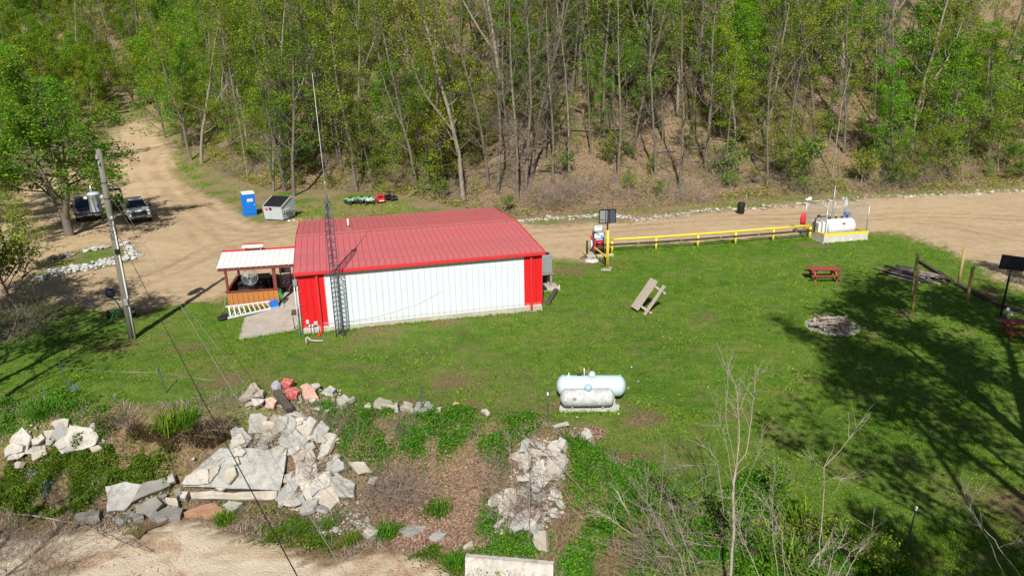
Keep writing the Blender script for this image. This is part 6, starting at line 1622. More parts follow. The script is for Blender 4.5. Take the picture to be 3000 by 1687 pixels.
 ([(0.05, 24.29, -1.23), (0.54, 24.26, -1.20), (0.50, 24.19, -1.34), (0.07, 24.20, -1.36)], .18, .34, 'slab_white', 'white bar shaped piece in the middle of the right pile'),
 ([(0.40, 24.36, -1.07), (0.65, 24.33, -1.00), (0.67, 24.25, -1.15), (0.49, 24.25, -1.23)], .14, .32, 'slab_white', 'white square piece above the bar shaped one'),
 ([(-1.97, 22.21, -2.90), (-1.68, 22.50, -2.90), (-1.61, 22.33, -2.90), (-1.91, 22.06, -2.90)], .16, .2, 'slab_white', 'white rock at the left end of the concrete wall by the creek'),
]
def plane_of(pts):
    P = np.array(pts, float); c = P.mean(0); n = np.linalg.svd(P - c)[2][2]
    return c, n if n[2] > 0 else -n
S1c, S1n = plane_of(BIG[0][0])
S1c = S1c + S1n * BIG[0][2]
for k, (pts, th, lf, mm, lab) in enumerate(BIG):
    if 'largest grey slab' in lab or 'of the largest slab' in lab and k > 30 or 'kite' in lab:
        pts = [(x, y - .12, S1c[2] - (S1n[0] * (x - S1c[0]) + S1n[1] * (y - .12 - S1c[1])) / S1n[2]) for x, y, z in pts]; lf = th + .02
    slab(pts, th * (1.0 if k == 1 else 1.45), lf + (0.04 * (k % 3) if lf < .34 else 0), mm, lab, seed=k, tilt=0.02 if k < 2 else 0.10, name='painted_rock' if 'painted' in lab or 'splashed' in lab else 'concrete_slab', cat='painted rock' if 'painted' in lab or 'splashed' in lab else 'concrete slab')
# retaining wall block at the creek
blk = [(-1.84, 21.60, -2.58), (1.27, 21.00, -2.61)]
t = thing('concrete_wall', 'stained white concrete wall block at the bottom of the bank by the creek', 'wall', (-0.26, 21.07, -2.91), R(-8))
MB().loft([[(-1.5, -0.50, -0.1), (1.52, -0.52, -0.15), (1.52, 0.25, -0.15), (-1.5, 0.25, -0.1)], [(-1.56, -0.10, 0.52), (-.3, -0.12, 0.47), (1.5, -0.10, 0.46), (1.5, 0.12, 0.46)][:1] + [(1.5, -0.10, 0.46), (1.5, 0.10, 0.46), (-1.56, 0.10, 0.52)]]).build('block', M['slab_white'], t)
# loose rubble
PILES = [([(-12.10, 27.80, -0.89), (-9.87, 28.22, -0.45), (-7.36, 27.06, -0.59), (-7.20, 26.70, -0.95), (-8.94, 26.74, -1.56), (-12.00, 27.29, -1.53)], 50, 'small broken concrete piece in the tangled rubble above the largest slab', 'rubble above the largest slab', (.14, .46)),
         ([(-9.53, 25.81, -2.59), (-8.95, 26.79, -1.52), (-7.27, 26.33, -1.29), (-6.96, 25.05, -2.29), (-7.52, 24.18, -2.91), (-9.07, 24.91, -2.91)], 35, 'small broken concrete piece around the tall white slab', 'rubble around the tall white slab', (.13, .42)),
         ([(0.08, 25.21, -0.41), (1.25, 25.20, -0.16), (1.97, 23.97, -0.37), (1.70, 23.36, -1.26), (1.64, 22.55, -1.79), (1.10, 22.64, -2.35), (-0.77, 22.89, -2.81), (-0.89, 23.95, -2.11), (-0.12, 24.41, -1.11)], 74, 'pale broken concrete chunk in the dense right rubble pile', 'chunks of the right rubble pile', (.14, .40)),
         ([(-16.67, 25.52, -2.37), (-13.91, 25.68, -2.40), (-13.13, 25.09, -2.86), (-13.32, 24.16, -2.89), (-16.02, 24.33, -2.88)], 18, 'dark broken piece among the slabs by the water', 'dark pieces by the water', (.14, .40)),
         ([(-20.49, 27.96, -0.49), (-17.27, 27.63, -0.32), (-16.73, 26.53, -1.18), (-20.90, 26.71, -1.90), (-21.19, 27.21, -1.20)], 18, 'small pale piece among the left slab group', 'pieces of the left slab group', (.12, .34)),
         ([(-12.22, 29.59, 0.00), (-7.75, 29.61, -0.04), (-7.33, 27.62, -0.19), (-11.54, 28.33, -0.61)], 20, 'small rock among the painted rocks at the lawn edge', 'small rocks at the lawn edge', (.1, .28)),
         ([(-13.27, 26.72, -1.38), (-9.67, 27.07, -1.67), (-9.71, 25.75, -2.69), (-13.29, 25.77, -2.48)], 10, 'small white chip lying on the largest grey slab', 'chips on the largest slab', (.06, .14)),
         ([(-8.23, 25.24, -2.52), (-6.15, 24.72, -2.44), (-5.16, 23.17, -2.91), (-7.31, 23.24, -2.91)], 9, 'pale stone on the weedy foot of the bank', 'stones at the foot of the bank', (.07, .2))]
for pi, (poly, cnt, lab, grp, sz) in enumerate(PILES):
    P = np.array(poly)
    lo_, hi_ = P.min(0), P.max(0)
    made = 0
    while made < cnt:
        x, y = rk_.uniform(lo_[0], hi_[0]), rk_.uniform(lo_[1], hi_[1])
        if not inside(poly, np.array([x]), np.array([y]))[0]: continue
        made += 1
        s_ = sz[0] + (sz[1] - sz[0]) * rk_.random() ** 1.8
        o = rock((x, y, hz(x, y) + (0.08 if pi != 6 else 0.40) + s_ * .2), s_, rk_.choice(('slab_white', 'slab_white', 'slab_tan', 'slab_grey')) if pi != 3 else 'slab_dark', lab, grp, 'concrete_chunk', 'concrete chunk', rk_)
        o.scale = (o.scale[0], o.scale[1], o.scale[2] * 0.75)
        o.rotation_euler = (rk_.gauss(0.45, .35), rk_.gauss(0, .35), rk_.uniform(0, 6.3))
# tilted slabs jammed into the pile
for pi, cnt, lab, grp in ((0, 20, 'tilted pale slab jammed into the rubble above the largest slab', 'jammed slabs above the largest slab'), (1, 14, 'tilted pale slab jammed beside the tall white slab', 'jammed slabs beside the tall white slab'),
                          (4, 8, 'tilted pale slab jammed into the left slab group', 'jammed slabs of the left group'), (2, 16, 'tilted pale slab jammed into the right rubble pile', 'jammed slabs of the right pile')):
    P = np.array(PILES[pi][0]); lo_, hi_ = P.min(0), P.max(0); made = 0
    while made < cnt:
        x, y = rk_.uniform(lo_[0], hi_[0]), rk_.uniform(lo_[1], hi_[1])
        if not inside(PILES[pi][0], np.array([x]), np.array([y]))[0]: continue
        made += 1
        n_ = rk_.choice((4, 5, 5, 6)); r0 = rk_.uniform(.26, .52) * (0.75 if pi == 2 else 1); a0 = rk_.uniform(0, 6.3)
        pts = []
        for q in range(n_):
            a = a0 + 6.283 * (q + rk_.uniform(-.25, .25)) / n_
            px_, py_ = x + r0 * rk_.uniform(.7, 1.15) * math.cos(a), y + r0 * rk_.uniform(.6, 1.0) * math.sin(a)
            pts.append((px_, py_, hz(px_, py_)))
        slab(pts, rk_.uniform(.12, .24), rk_.uniform(.22, .42), rk_.choice(('slab_white', 'slab_grey', 'slab_tan', 'slab_grey')), lab, grp, 'concrete_chunk', 'concrete chunk', made, 0.28)
# small gravel sized rubble, too small to pick apart
def gravel(name, pts, smin, smax, m, label, cat):
    vs, fs = [], []
    base = np.array([v.co[:] for v in ROCKS[4].vertices]); tri = [tuple(p.vertices) for p in ROCKS[4].polygons]
    tri = np.array([q for q in tri if len(q) == 3])
    out_v, out_f = [], []
    for i, p_ in enumerate(pts):
        s_ = rk_.uniform(smin, smax)
        M3 = np.array((Matrix.Rotation(rk_.uniform(0, 6.3), 3, 'Z') @ Matrix.Rotation(rk_.gauss(0, .6), 3, 'X')).to_3x3())
        out_v.append((base * s_ * np.array([rk_.uniform(.8, 1.3), rk_.uniform(.7, 1.2), rk_.uniform(.6, 1.1)])) @ M3.T + np.array(p_)); out_f.append(tri + i * len(base))
    o = link_mesh(name, np_mesh(name, np.concatenate(out_v), np.concatenate(out_f)), M[m])
    return tag(o, label, cat, None, 'stuff')
def spread(poly, n, lift=.03):
    P = np.array([q[:2] for q in poly]); lo_, hi_ = P.min(0), P.max(0); out = []
    while len(out) < n:
        x, y = rk_.uniform(lo_[0], hi_[0]), rk_.uniform(lo_[1], hi_[1])
        if inside(poly, np.array([x]), np.array([y]))[0]: out.append((x, y, hz(x, y) + lift))
    return out
pts = []
for pi, n in ((0, 300), (1, 260), (2, 520), (3, 120), (4, 160), (5, 120), (7, 160)): pts += spread(PILES[pi][0], n, .06)
gravel('rubble_gravel', pts, .04, .11, 'slab_tan', 'small loose rubble between the concrete pieces of the bank', 'gravel')
pts = []
for k in range(260):
    x, y = along(ISL[0] if k < 190 else ISL[1], rk_.random()); pts.append((x + rk_.gauss(0, .35), y + rk_.gauss(0, .6), .08))
for k in range(240):
    x, y = along(LINE, rk_.random()); y += rk_.gauss(0, .5); pts.append((x, y, hz(x, y) + .03))
for k in range(160):
    x, y = along(LINE2, rk_.random()); y += rk_.gauss(0, .8); pts.append((x, y, hz(x, y) + .03))
gravel('roadside_gravel', pts, .05, .13, 'rock_white', 'small pale stones among the rocks edging the drive', 'gravel')
o = MB().bar((-10.38, 28.97, -0.11), (-9.54, 27.94, -0.49), 0.30, 0.22).build('timber_beam', M['dark_wood'])
o.location = (0, 0, 0.45); tag(o, 'charred dark timber beam leaning down among the painted rocks', 'timber')

# ================================================================== VEGETATION BUILDERS
def tube_np(pts, rad, n):
    pts = np.asarray(pts, float); rad = np.asarray(rad, float)
    k = len(pts)
    t = np.gradient(pts, axis=0); t /= np.linalg.norm(t, axis=1)[:, None] + 1e-9
    ref = np.array([0.3, 0.2, 1.0]) if abs(t[0, 2]) < 0.8 else np.array([1.0, 0.2, 0.1])
    u = np.cross(t, ref); u /= np.linalg.norm(u, axis=1)[:, None] + 1e-9
    w = np.cross(t, u)
    a = np.arange(n) * 2 * np.pi / n
    v = pts[:, None] + rad[:, None, None] * (u[:, None] * np.cos(a)[None, :, None] + w[:, None] * np.sin(a)[None, :, None])
    i = np.arange(k - 1)[:, None] * n; j = np.arange(n)[None]; j2 = (j + 1) % n
    f = np.stack([i + j, i + j2, i + n + j2, i + n + j], -1).reshape(-1, 4)
    return v.reshape(-1, 3), f
def join_np(parts):
    vs, fs, o = [], [], 0
    for v, f in parts:
        vs.append(v); fs.append(f + o); o += len(v)
    return np.concatenate(vs), np.concatenate(fs)
def leaves_np(c, size, rng, flat=0.0, aspect=0.6):
    """folded leaf quads round the points c"""
    n = len(c)
    nrm = rng.normal(0, 1, (n, 3)); nrm[:, 2] = np.abs(nrm[:, 2]) + flat * 2.5
    nrm /= np.linalg.norm(nrm, axis=1)[:, None]
    a = rng.normal(0, 1, (n, 3)); a -= nrm * (a * nrm).sum(1)[:, None]; a /= np.linalg.norm(a, axis=1)[:, None]
    b_ = np.cross(nrm, a)
    s = (np.ones(n) * size * rng.uniform(0.6, 1.35, n))[:, None]
    L_, W_ = a * s * 0.5, b_ * s * 0.5 * aspect
    k = nrm * s * rng.uniform(-.25, .25, n)[:, None]
    v = np.stack([c - L_, c - W_ + k, c + L_, c + W_ + k], 1).reshape(-1, 3)
    return v, np.arange(4 * n).reshape(n, 4)
def wander(rng, p, d, L_, n, curl, up):
    pts = [p]
    d = d / np.linalg.norm(d)
    for i in range(n):
        d = d + rng.normal(0, curl, 3) + np.array([0, 0, up]); d /= np.linalg.norm(d)
        pts.append(pts[-1] + d * L_ / n)
    return np.array(pts)
def tree_arrays(seed, H, r0, t0=0.45, nl=14, L=4.0, ns=4, nt=3, nleaf=3000, lsize=0.2, sig=0.35, elev=0.5, up=0.10, wob_=0.02, flat=0.3, taper=0.75, fork=None, top=1.0, lowbias=1.0, dirbias=None, clump=1.0):
    rng = np.random.default_rng(seed)
    parts, anchors = [], []
    n = 10
    pts = [np.zeros(3)]; d = np.array([0, 0, 1.0]); 
    for i in range(n):
        d = d + np.array([rng.normal(0, wob_ * 2), rng.normal(0, wob_ * 2), 0.08]); d /= np.linalg.norm(d)
        pts.append(pts[-1] + d * H / n)
    pts = np.array(pts)
    pts = np.vstack([[pts[0] - [0, 0, 0.5]], pts])
    tt = np.linspace(0, 1, len(pts))
    rr = r0 * (1 - taper * tt) * (1 + 0.45 * np.exp(-tt * 22))
    rr[-1] = r0 * 0.08
    parts.append(tube_np(pts, rr, 8))
    stems = [(pts, rr)]
    if fork:
        for q in range(fork):
            a = rng.uniform(0, 6.28)
            k0 = rng.integers(2, 5)
            st = wander(rng, pts[k0], np.array([math.cos(a) * 0.45, math.sin(a) * 0.45, 1.0]), H * 0.62, 7, 0.10, 0.06)
            sr = rr[k0] * 0.7 * (1 - 0.85 * np.linspace(0, 1, len(st)))
            parts.append(tube_np(st, sr, 7)); stems.append((st, sr))
    g = rng.uniform(0, 6.28)
    for i in range(nl):
        sp, sr = stems[i % len(stems)]
        u = t0 + (top - t0) * ((i + rng.random()) / nl) ** lowbias
        k = u * (len(sp) - 1); i0 = min(int(k), len(sp) - 2); f = k - i0
        p = sp[i0] * (1 - f) + sp[i0 + 1] * f
        g += 2.4 + rng.normal(0, .4)
        e = elev + rng.normal(0, .18) + (u - t0) * 0.5
        d = np.array([math.cos(g) * math.cos(e), math.sin(g) * math.cos(e), math.sin(e)])
        ll = L * (1.08 - 0.65 * max(0, (u - t0) / (1.0001 - t0))) * rng.uniform(.65, 1.15)
        if dirbias is not None: ll *= 1 + 0.5 * (d[:2] @ np.array(dirbias))
        lp_ = wander(rng, p, d, ll, 5, 0.13, up)
        lr = max(0.018, (sr[i0] * 0.42)) * (1 - 0.82 * np.linspace(0, 1, 6))
        parts.append(tube_np(lp_, lr, 5))
        for q in range(ns):
            w = 0.3 + 0.7 * (q + rng.random()) / ns
            k = w * 5; j0 = min(int(k), 4); f = k - j0
            p2 = lp_[j0] * (1 - f) + lp_[j0 + 1] * f
            dd = (lp_[j0 + 1] - lp_[j0]); dd = dd / np.linalg.norm(dd) + rng.normal(0, .6, 3)
            sl_ = ll * 0.42 * rng.uniform(.6, 1.2)
            sp_ = wander(rng, p2, dd, sl_, 3, 0.16, up * 0.8)
            parts.append(tube_np(sp_, max(0.012, lr[j0] * 0.5) * (1 - 0.7 * np.linspace(0, 1, 4)), 3))
            anchors.append(sp_[1:])
            for z_ in range(nt):
                w2 = rng.uniform(.25, 1); k2 = w2 * 3; h0 = min(int(k2), 2); f2 = k2 - h0
                p3 = sp_[h0] * (1 - f2) + sp_[h0 + 1] * f2
                d3 = (sp_[h0 + 1] - sp_[h0]); d3 = d3 / np.linalg.norm(d3) + rng.normal(0, .7, 3)
                tw_ = wander(rng, p3, d3, sl_ * 0.6 * rng.uniform(.5, 1.2), 2, 0.2, up)
                parts.append(tube_np(tw_, [0.012, 0.009, 0.005], 3))
                anchors.append(tw_[1:])
    wood = join_np(parts)
    leaf = None
    if nleaf:
        A_ = np.concatenate(anchors)
        A_ = A_[rng.permutation(len(A_))[:max(8, int(len(A_) * clump))]]
        c = A_[rng.integers(0, len(A_), nleaf)] + rng.normal(0, sig, (nleaf, 3)) * np.array([1, 1, .7])
        leaf = leaves_np(c, lsize, rng, flat)
    return wood, leaf
PROTO = {}
def proto(key, bark, leafm, **kw):
    wood, leaf = tree_arrays(**kw)
    wm_ = np_mesh('trunk', *wood, smooth=True); wm_.materials.append(M[bark])
    lm_ = None
    if leaf is not None:
        lm_ = np_mesh('crown', *leaf); lm_.materials.append(M[leafm])
    PROTO[key] = (wm_, lm_)
def plant_tree(key, name, label, cat, loc, rz, sc=1.0, group=None, lean=(0, 0)):
    t = thing(name, label, cat, loc, rz, group)
    t.rotation_euler = (lean[0], lean[1], rz)
    t.scale = (sc, sc, sc) if not isinstance(sc, tuple) else sc
    wm_, lm_ = PROTO[key]
    o = bpy.data.objects.new('trunk', wm_); COL.objects.link(o); o.parent = t
    if lm_ is not None:
        o = bpy.data.objects.new('crown', lm_); COL.objects.link(o); o.parent = t
    return t
# prototypes of the spring wood
for i in range(4):
    proto('tall%d' % i, ('bark_grey', 'bark_grey', 'bark_dark', 'bark_pale')[i], ('leaf_mid', 'leaf_olive', 'leaf_mid', 'leaf_olive')[i], seed=40 + i, H=20 + 2 * (i % 2), r0=0.155 + .03 * i, t0=0.24, nl=22, L=4.2, ns=4, nt=3, nleaf=5600, lsize=0.17, sig=0.30, wob_=0.036, clump=0.5, fork=(i % 2))
for i in range(3):
    proto('bare%d' % i, ('bark_grey', 'bark_grey', 'bark_dark')[i], None, seed=60 + i, H=18 + i * 2, r0=0.17 + .02 * i, t0=0.22, nl=24, L=3.6, ns=5, nt=4, nleaf=0, elev=0.35, wob_=0.025)
for i in range(4):
    proto('under%d' % i, ('bark_grey', 'bark_dark', 'bark_pale', 'bark_grey')[i], ('leaf_olive', 'leaf_mid', 'leaf_bright', 'leaf_olive')[i], seed=80 + i, H=7.5 + i * .8, r0=0.07, t0=0.18, nl=18, L=2.6, ns=4, nt=3, nleaf=3400 + 300 * i, lsize=0.145, sig=0.24, clump=0.6, elev=0.15, up=0.03, flat=0.8, wob_=0.04)
for i in range(3):
    proto('bright%d' % i, ('bark_grey', 'bark_pale', 'bark_grey')[i], 'leaf_bright', seed=95 + i, H=12 + i * 1.5, r0=0.15, t0=0.18, nl=24, L=3.6, ns=5, nt=3, nleaf=8500, lsize=0.18, sig=0.30, clump=0.55, elev=0.4, wob_=0.03)
for i in range(2):
    proto('mid%d' % i, 'bark_dark', 'leaf_mid', seed=105 + i, H=14 + i * 2, r0=0.2, t0=0.15, nl=26, L=4.6, ns=5, nt=3, nleaf=11000, lsize=0.21, sig=0.38, clump=0.5, elev=0.4, wob_=0.03, fork=2)
for i in range(2):
    proto('stem%d' % i, ('bark_pale', 'bark_dark')[i], None, seed=115 + i, H=15, r0=0.10, t0=0.5, nl=9, L=2.0, ns=3, nt=2, nleaf=0, elev=0.7, wob_=0.02)
for i in range(3):
    proto('bush%d' % i, 'twig', ('weed_green', 'leaf_olive', 'leaf_mid')[i], seed=125 + i, H=1.6, r0=0.035, t0=0.05, nl=16, L=1.3, ns=4, nt=2, nleaf=900, lsize=0.13, sig=0.16, elev=0.6, wob_=0.06)

# ------------------------------------------------------------------ the wood on the hillside
wr_ = random.Random(77)
placed = []
def clear(x, y, d):
    return all((x - a) ** 2 + (y - b_) ** 2 > d * d for a, b_ in placed)
LAB = {'tall': ('forest_tree', 'tall thin forest tree with sparse spring leaves on the hillside', 'tree', 'tall trees of the hillside wood'),
       'bare': ('bare_tree', 'leafless grey forest tree with fine bare branches on the hillside', 'bare tree', 'bare trees of the hillside wood'),
       'under': ('understory_tree', 'small slender tree with thin level branches under the taller trees', 'small tree', 'small trees under the wood'),
       'bright': ('bright_tree', 'bushy tree with bright yellow green leaves on the hillside', 'leafy tree', 'bright leafy trees of the hillside wood'),
       'stem': ('slender_tree', 'straight slender tree trunk with few short branches on the hillside', 'slender tree', 'slender trunks of the hillside wood'),
       'mid': ('valley_tree', 'full green tree in the valley beyond the dirt lot', 'tree', 'trees of the valley beyond the lot')}
CNT = {'tall': 4, 'bare': 3, 'under': 4, 'bright': 3, 'stem': 2, 'mid': 2}
def put(kind, x, y, sc, lean=(0, 0), label=None, which=None):
    placed.append((x, y))
    nm_, lab, cat, grp = LAB[kind]
    k = which if which is not None else wr_.randrange(CNT[kind])
    if not label:
        q = x / (y + 6.0)
        zone = ('far left up the valley' if q < -.62 else 'left of the road bend' if q < -.47 else 'above the blue toilet' if q < -.28 else 'above the toy vehicles' if q < -.13 else 'above the red roof' if q < 0.02
                else 'behind the sign pole' if q < .16 else 'above the middle of the yellow rail' if q < .27 else 'above the black barrel' if q < .38 else 'above the fuel tank' if q < .48 else 'at the far right')
        s_ = float(zones(x, y)[0])
        row = 'low' if s_ < 9 else 'halfway up' if s_ < 22 else 'high up'
        short = {'tall': 'tall thin spring tree', 'bare': 'leafless grey tree', 'under': 'small slender tree', 'bright': 'bright green bushy tree', 'stem': 'straight thin trunk', 'mid': 'full green tree'}[kind]
        lab = '%s %s the slope %s' % (short, row, zone) if kind != 'mid' or q > -.62 else '%s %s in the valley' % (short, row)
        grp = lab + ' group'
    plant_tree('%s%d' % (kind, k), nm_, label or lab, cat, (x, y, hz(x, y) - 0.1), wr_.uniform(0, 6.28), sc, None if label else grp, lean)
# trunks that stand out in the photograph
put('tall', *(-17.06, 80.63), 1.05, (0, R(-4)), 'dark leaning forest tree just right of the toy cars', 2)
put('bare', *(-1.23, 71.80), 1.1, (0, R(-3)), 'tall pale trunk at the wood edge above the right half of the red roof', 0)
put('bare', *(1.55, 71.30), 1.05, (0, R(1)), 'forked grey trunk at the wood edge above the right end of the red roof', 1)
put('stem', *(6.02, 73.36), 1.15, (0, R(2)), 'straight pale trunk on the bare leafy slope behind the sign pole', 0)
put('bare', *(11.15, 74.52), 1.05, (0, R(1)), 'pale tree with drooping dry twigs above the gravel road', 0)
put('tall', *(-1.10, 90.06), 1.35, (0, R(-1)), 'thickest dark trunk high on the middle of the slope', 2)
put('tall', *(8.77, 91.29), 1.25, (0, R(1)), 'thick grey trunk high on the slope above the sign pole', 3)
put('tall', *(-23.49, 78.47), 1.0, (0, R(-8)), 'dark leaning tree behind the dumpster', 2)
put('tall', *(-25.39, 81.82), 1.0, (0, R(-9)), 'second dark leaning tree behind the dumpster and the toilet', 2)
put('bare', *(-26.79, 81.99), 0.9, (0, R(-7)), 'pale leaning tree behind the blue toilet', 0)
put('tall', *(-41.47, 98.78), 1.0, (0, R(-10)), 'pale trunk at the bend of the road left of the wood', 3)
put('tall', *(-43.89, 101.38), 1.05, (0, R(-12)), 'dark trunk leaning over the road bend', 2)
put('bare', *(20.76, 77.44), 0.95, (0, R(1)), 'bare tree with level branches on the slope right of the sign pole', 1)
put('bright', *(48.35, 84.76), 1.3, (0, 0), 'largest bright green tree high on the right of the slope', 1)
put('bright', *(49.00, 81.38), 1.0, (0, 0), 'bright green tree just below the largest one at the right', 0)
put('bright', *(53.09, 81.10), 0.95, (0, 0), 'bright green tree near the right edge above the road', 2)
n_try = 0
def hill(kind, n, x0, x1, s0, s1, dmin, sc):
    global n_try
    k = 0; tries = 0
    while k < n and tries < n * 60:
        tries += 1
        x = wr_.uniform(x0, x1); y = float(toe(x)) + wr_.uniform(s0, s1) * (1.0 if x > -10 else 1.35)
        if not clear(x, y, dmin): continue
        if inside(LOT, np.array([x]), np.array([y]))[0]: continue
        put(kind, x, y, sc * wr_.uniform(.82, 1.18), (wr_.gauss(0, .02), wr_.gauss(-0.01, .025)))
        k += 1
hill('tall', 54, -52, -4, 1.0, 40, 2.1, 1.0)
hill('tall', 28, -4, 22, 10, 44, 2.3, 1.0)
hill('tall', 28, 22, 66, 7, 42, 2.3, 0.95)
hill('bare', 16, -50, -4, 2.0, 40, 1.8, 1.0)
hill('bare', 30, -4, 26, 3.5, 44, 1.8, 0.95)
hill('bare', 22, 26, 66, 2.0, 42, 1.8, 0.85)
hill('stem', 16, -45, -2, 1.5, 40, 1.4, 1.0)
hill('stem', 22, -2, 60, 3, 42, 1.4, 0.95)
hill('under', 84, -52, -2, 0.6, 30, 1.5, 0.95)
hill('under', 30, -2, 24, 10, 40, 1.6, 0.85)
hill('under', 54, 24, 66, 0.8, 34, 1.6, 0.85)
hill('bright', 14, -45, 0, 5, 36, 2.4, 0.85)
hill('bright', 8, 0, 24, 16, 42, 2.4, 0.8)
hill('bright', 24, 24, 66, 2.0, 40, 2.6, 0.85)
hill('mid', 74, -150, -54, 0.5, 42, 3.4, 1.0)
hill('tall', 22, -110, -52, 1.0, 40, 3.0, 1.0)
hill('under', 30, -120, -54, 0.5, 30, 2.5, 1.2)
hill('bright', 14, -130, -54, 0.5, 50, 3.5, 1.2)
# valley beyond the lot and left of the road
def valley(kind, n, reg, dmin, sc):
    k = 0; tries = 0
    while k < n and tries < n * 60:
        tries += 1
        y = wr_.uniform(*reg[2:]); x = wr_.uniform(*reg[:2]) - (y - 90) * 0.75
        if not clear(x, y, dmin) or inside(LOT, np.array([x, x + 3, x - 1.5]), np.array([y, y - 3, y])).any(): continue
        put(kind, x, y, sc * wr_.uniform(.8, 1.2), (wr_.gauss(0, .04), wr_.gauss(0, .04)))
        k += 1
def west(kind, n, y0, y1, d0, d1, dmin, sc):
    k = 0; tries = 0
    while k < n and tries < n * 60:
        tries += 1
        y = wr_.uniform(y0, y1); x = float(np.interp(y, LEFT_Y, LEFT_X)) - wr_.uniform(d0, d1)
        if not clear(x, y, dmin) or inside(LOT, np.array([x]), np.array([y])).any(): continue
        put(kind, x, y, sc * wr_.uniform(.8, 1.2), (wr_.gauss(0, .04), wr_.gauss(0, .04)))
        k += 1
for x, y, k in ((-80, 128, 'mid'), (-86, 142, 'mid'), (-61, 137, 'bright'), (-68, 150, 'mid'), (-77, 160, 'bright'), (-73, 112, 'bright'), (-90, 155, 'mid'), (-56, 121, 'mid'), (-48, 110, 'bright')):
    if k != 'x': put(k, x, y, 1.05)
west('mid', 30, 82, 180, 2.5, 45, 3.5, 0.9)
west('bright', 8, 82, 170, 2, 35, 3.5, 1.0)
west('bare', 12, 84, 170, 2, 40, 3.0, 0.85)
west('under', 22, 80, 160, 1, 25, 2.0, 1.0)
plant_tree('bare0', 'bare_tree', 'pale leafless many branched tree behind the big leafy tree at the left', 'bare tree', (-70.31, 114.90, 1.97), 1.0, (0.72, 0.72, 0.72))

for p_, k, lab in (((-55.59, 102.62, 1.24), 'under2', 'small thin tree with a grey trunk on the lot beyond the trucks'), ((-62.02, 108.37, 1.58), 'under1', 'small leafy tree left of the track beyond the trucks'), ((-57.16, 95.99, 0.84), 'bright0', 'green tree left of the track behind the big leafy tree')):
    plant_tree(k, 'small_tree', lab, 'small tree', p_, 2.0, .9)
# shrubs on the wood edge and slope
def shrub(x, y, sc, k, lab, grp, name='shrub'):
    plant_tree('bush%d' % k, name, lab, 'shrub', (x, y, hz(x, y) - 0.05), wr_.uniform(0, 6.28), sc, grp)
for k in range(46):
    x = wr_.uniform(-34, 56); y = float(toe(x)) + 0.8 + abs(wr_.gauss(0, 7))
    if inside(LOT, np.array([x]), np.array([y]))[0]: continue
    shrub(x, y, wr_.uniform(.7, 1.6), k % 3, 'low green shrub on the leafy slope at the edge of the wood', 'shrubs at the wood edge')
for (px_, sc, lab) in (((-7.88, 78.36, 0.81), 2.2, 'large leafy bush on the slope above the middle of the red roof'), ((29.89, 76.80, 0.83), 2.4, 'big tangled bush at the wood edge left of the fuel tank fence'),
                       ((22.61, 75.41, 1.03), 2.0, 'dark bush at the wood edge behind the black barrel'), ((47.08, 77.70, 0.68), 2.4, 'wide green bush at the wood edge beyond the tank')):
    plant_tree('bush%d' % (2 if 'dark' in lab else 0), 'bush', lab, 'bush', px_, wr_.uniform(0, 6), sc)

# ================================================================== TREES OF THE YARD
hb = (-38.17, 61.70, -0.00)
PROTO_KW = dict(seed=203, H=12.6, r0=0.42, t0=0.27, nl=34, L=6.8, ns=6, nt=4, nleaf=19000, lsize=0.26, sig=0.30, clump=0.6, elev=0.22, up=0.035, wob_=0.03, fork=3, flat=0.6, dirbias=(0.28, -0.15))
proto('hero', 'bark_dark', 'leaf_deep', **PROTO_KW)
plant_tree('hero', 'big_leafy_tree', 'big dark leafy tree with a thick forked trunk beside the parked trucks', 'tree', hb, 0.0, 1.0)
# trees outside the frame whose shadows fall into it, and edge trees
proto('shade', 'bark_dark', 'leaf_olive', seed=301, H=22, r0=0.28, t0=0.55, nl=26, L=5.8, ns=6, nt=5, nleaf=9500, lsize=0.27, sig=0.34, clump=0.6, elev=0.55, wob_=0.02, fork=2)
proto('shade_bare', 'bark_dark', None, seed=311, H=17, r0=0.30, t0=0.25, nl=26, L=5.0, ns=6, nt=5, nleaf=0, elev=0.6, wob_=0.02, fork=2)
def yard_tree(key, x, y, sc, rz, label, lean=(0, 0), name='yard_tree'):
    return plant_tree(key, name, label, 'tree', (x, y, hz(x, y) - 0.1), rz, sc, None, lean)
yard_tree('shade', 17.75, 21.2, 1.0, 0.0, 'thick trunked tree at the right edge of the picture', (0, R(26)))
yard_tree('shade', 12.4, 7.4, (0.80, 0.80, 1.05), 2.2, 'tall tree outside the lower right corner that throws branch shadows on the lawn')
yard_tree('shade', 16.8, 10.0, (0.88, 0.88, 1.05), 5.2, 'second tall tree outside the lower right corner')
yard_tree('shade', 18.4, 12.0, (0.85, 0.85, 1.0), 3.3, 'third tall tree outside the lower right corner')
yard_tree('shade', 25.6, 15.5, 1.0, 4.0, 'tall tree beyond the right edge that shades the log pile')
yard_tree('mid0', -48.5, 63.0, 0.95, 1.0, 'full green tree at the left edge beside the big leafy tree')
yard_tree('mid1', -52.0, 72.0, 0.95, 4.0, 'full green tree at the left edge behind the big leafy tree')
yard_tree('shade', -25.5, 26.0, (.95, .95, .86), 1.0, 'tall tree beyond the left edge shading the pole')
yard_tree('shade_bare', -23.0, 22.0, 0.9, 3.0, 'bare tree beyond the lower left corner shading the bank')
yard_tree('shade', -31.0, 29.0, (.9, .9, .76), 5.0, 'leafy tree beyond the left edge shading the dirt drive')
yard_tree('shade_bare', -28.5, 27.5, 1.0, 0.3, 'bare tree beyond the left edge near the pole')
yard_tree('shade_bare', -19.5, 10.5, 0.9, 2.0, 'bare tree beyond the lower left corner shading the creek')
plant_tree('bright1', 'edge_tree', 'leafy branch tips reaching in at the right edge beside the hoop', 'tree', (32.6, 38.2, 0), 1.2, 0.62)
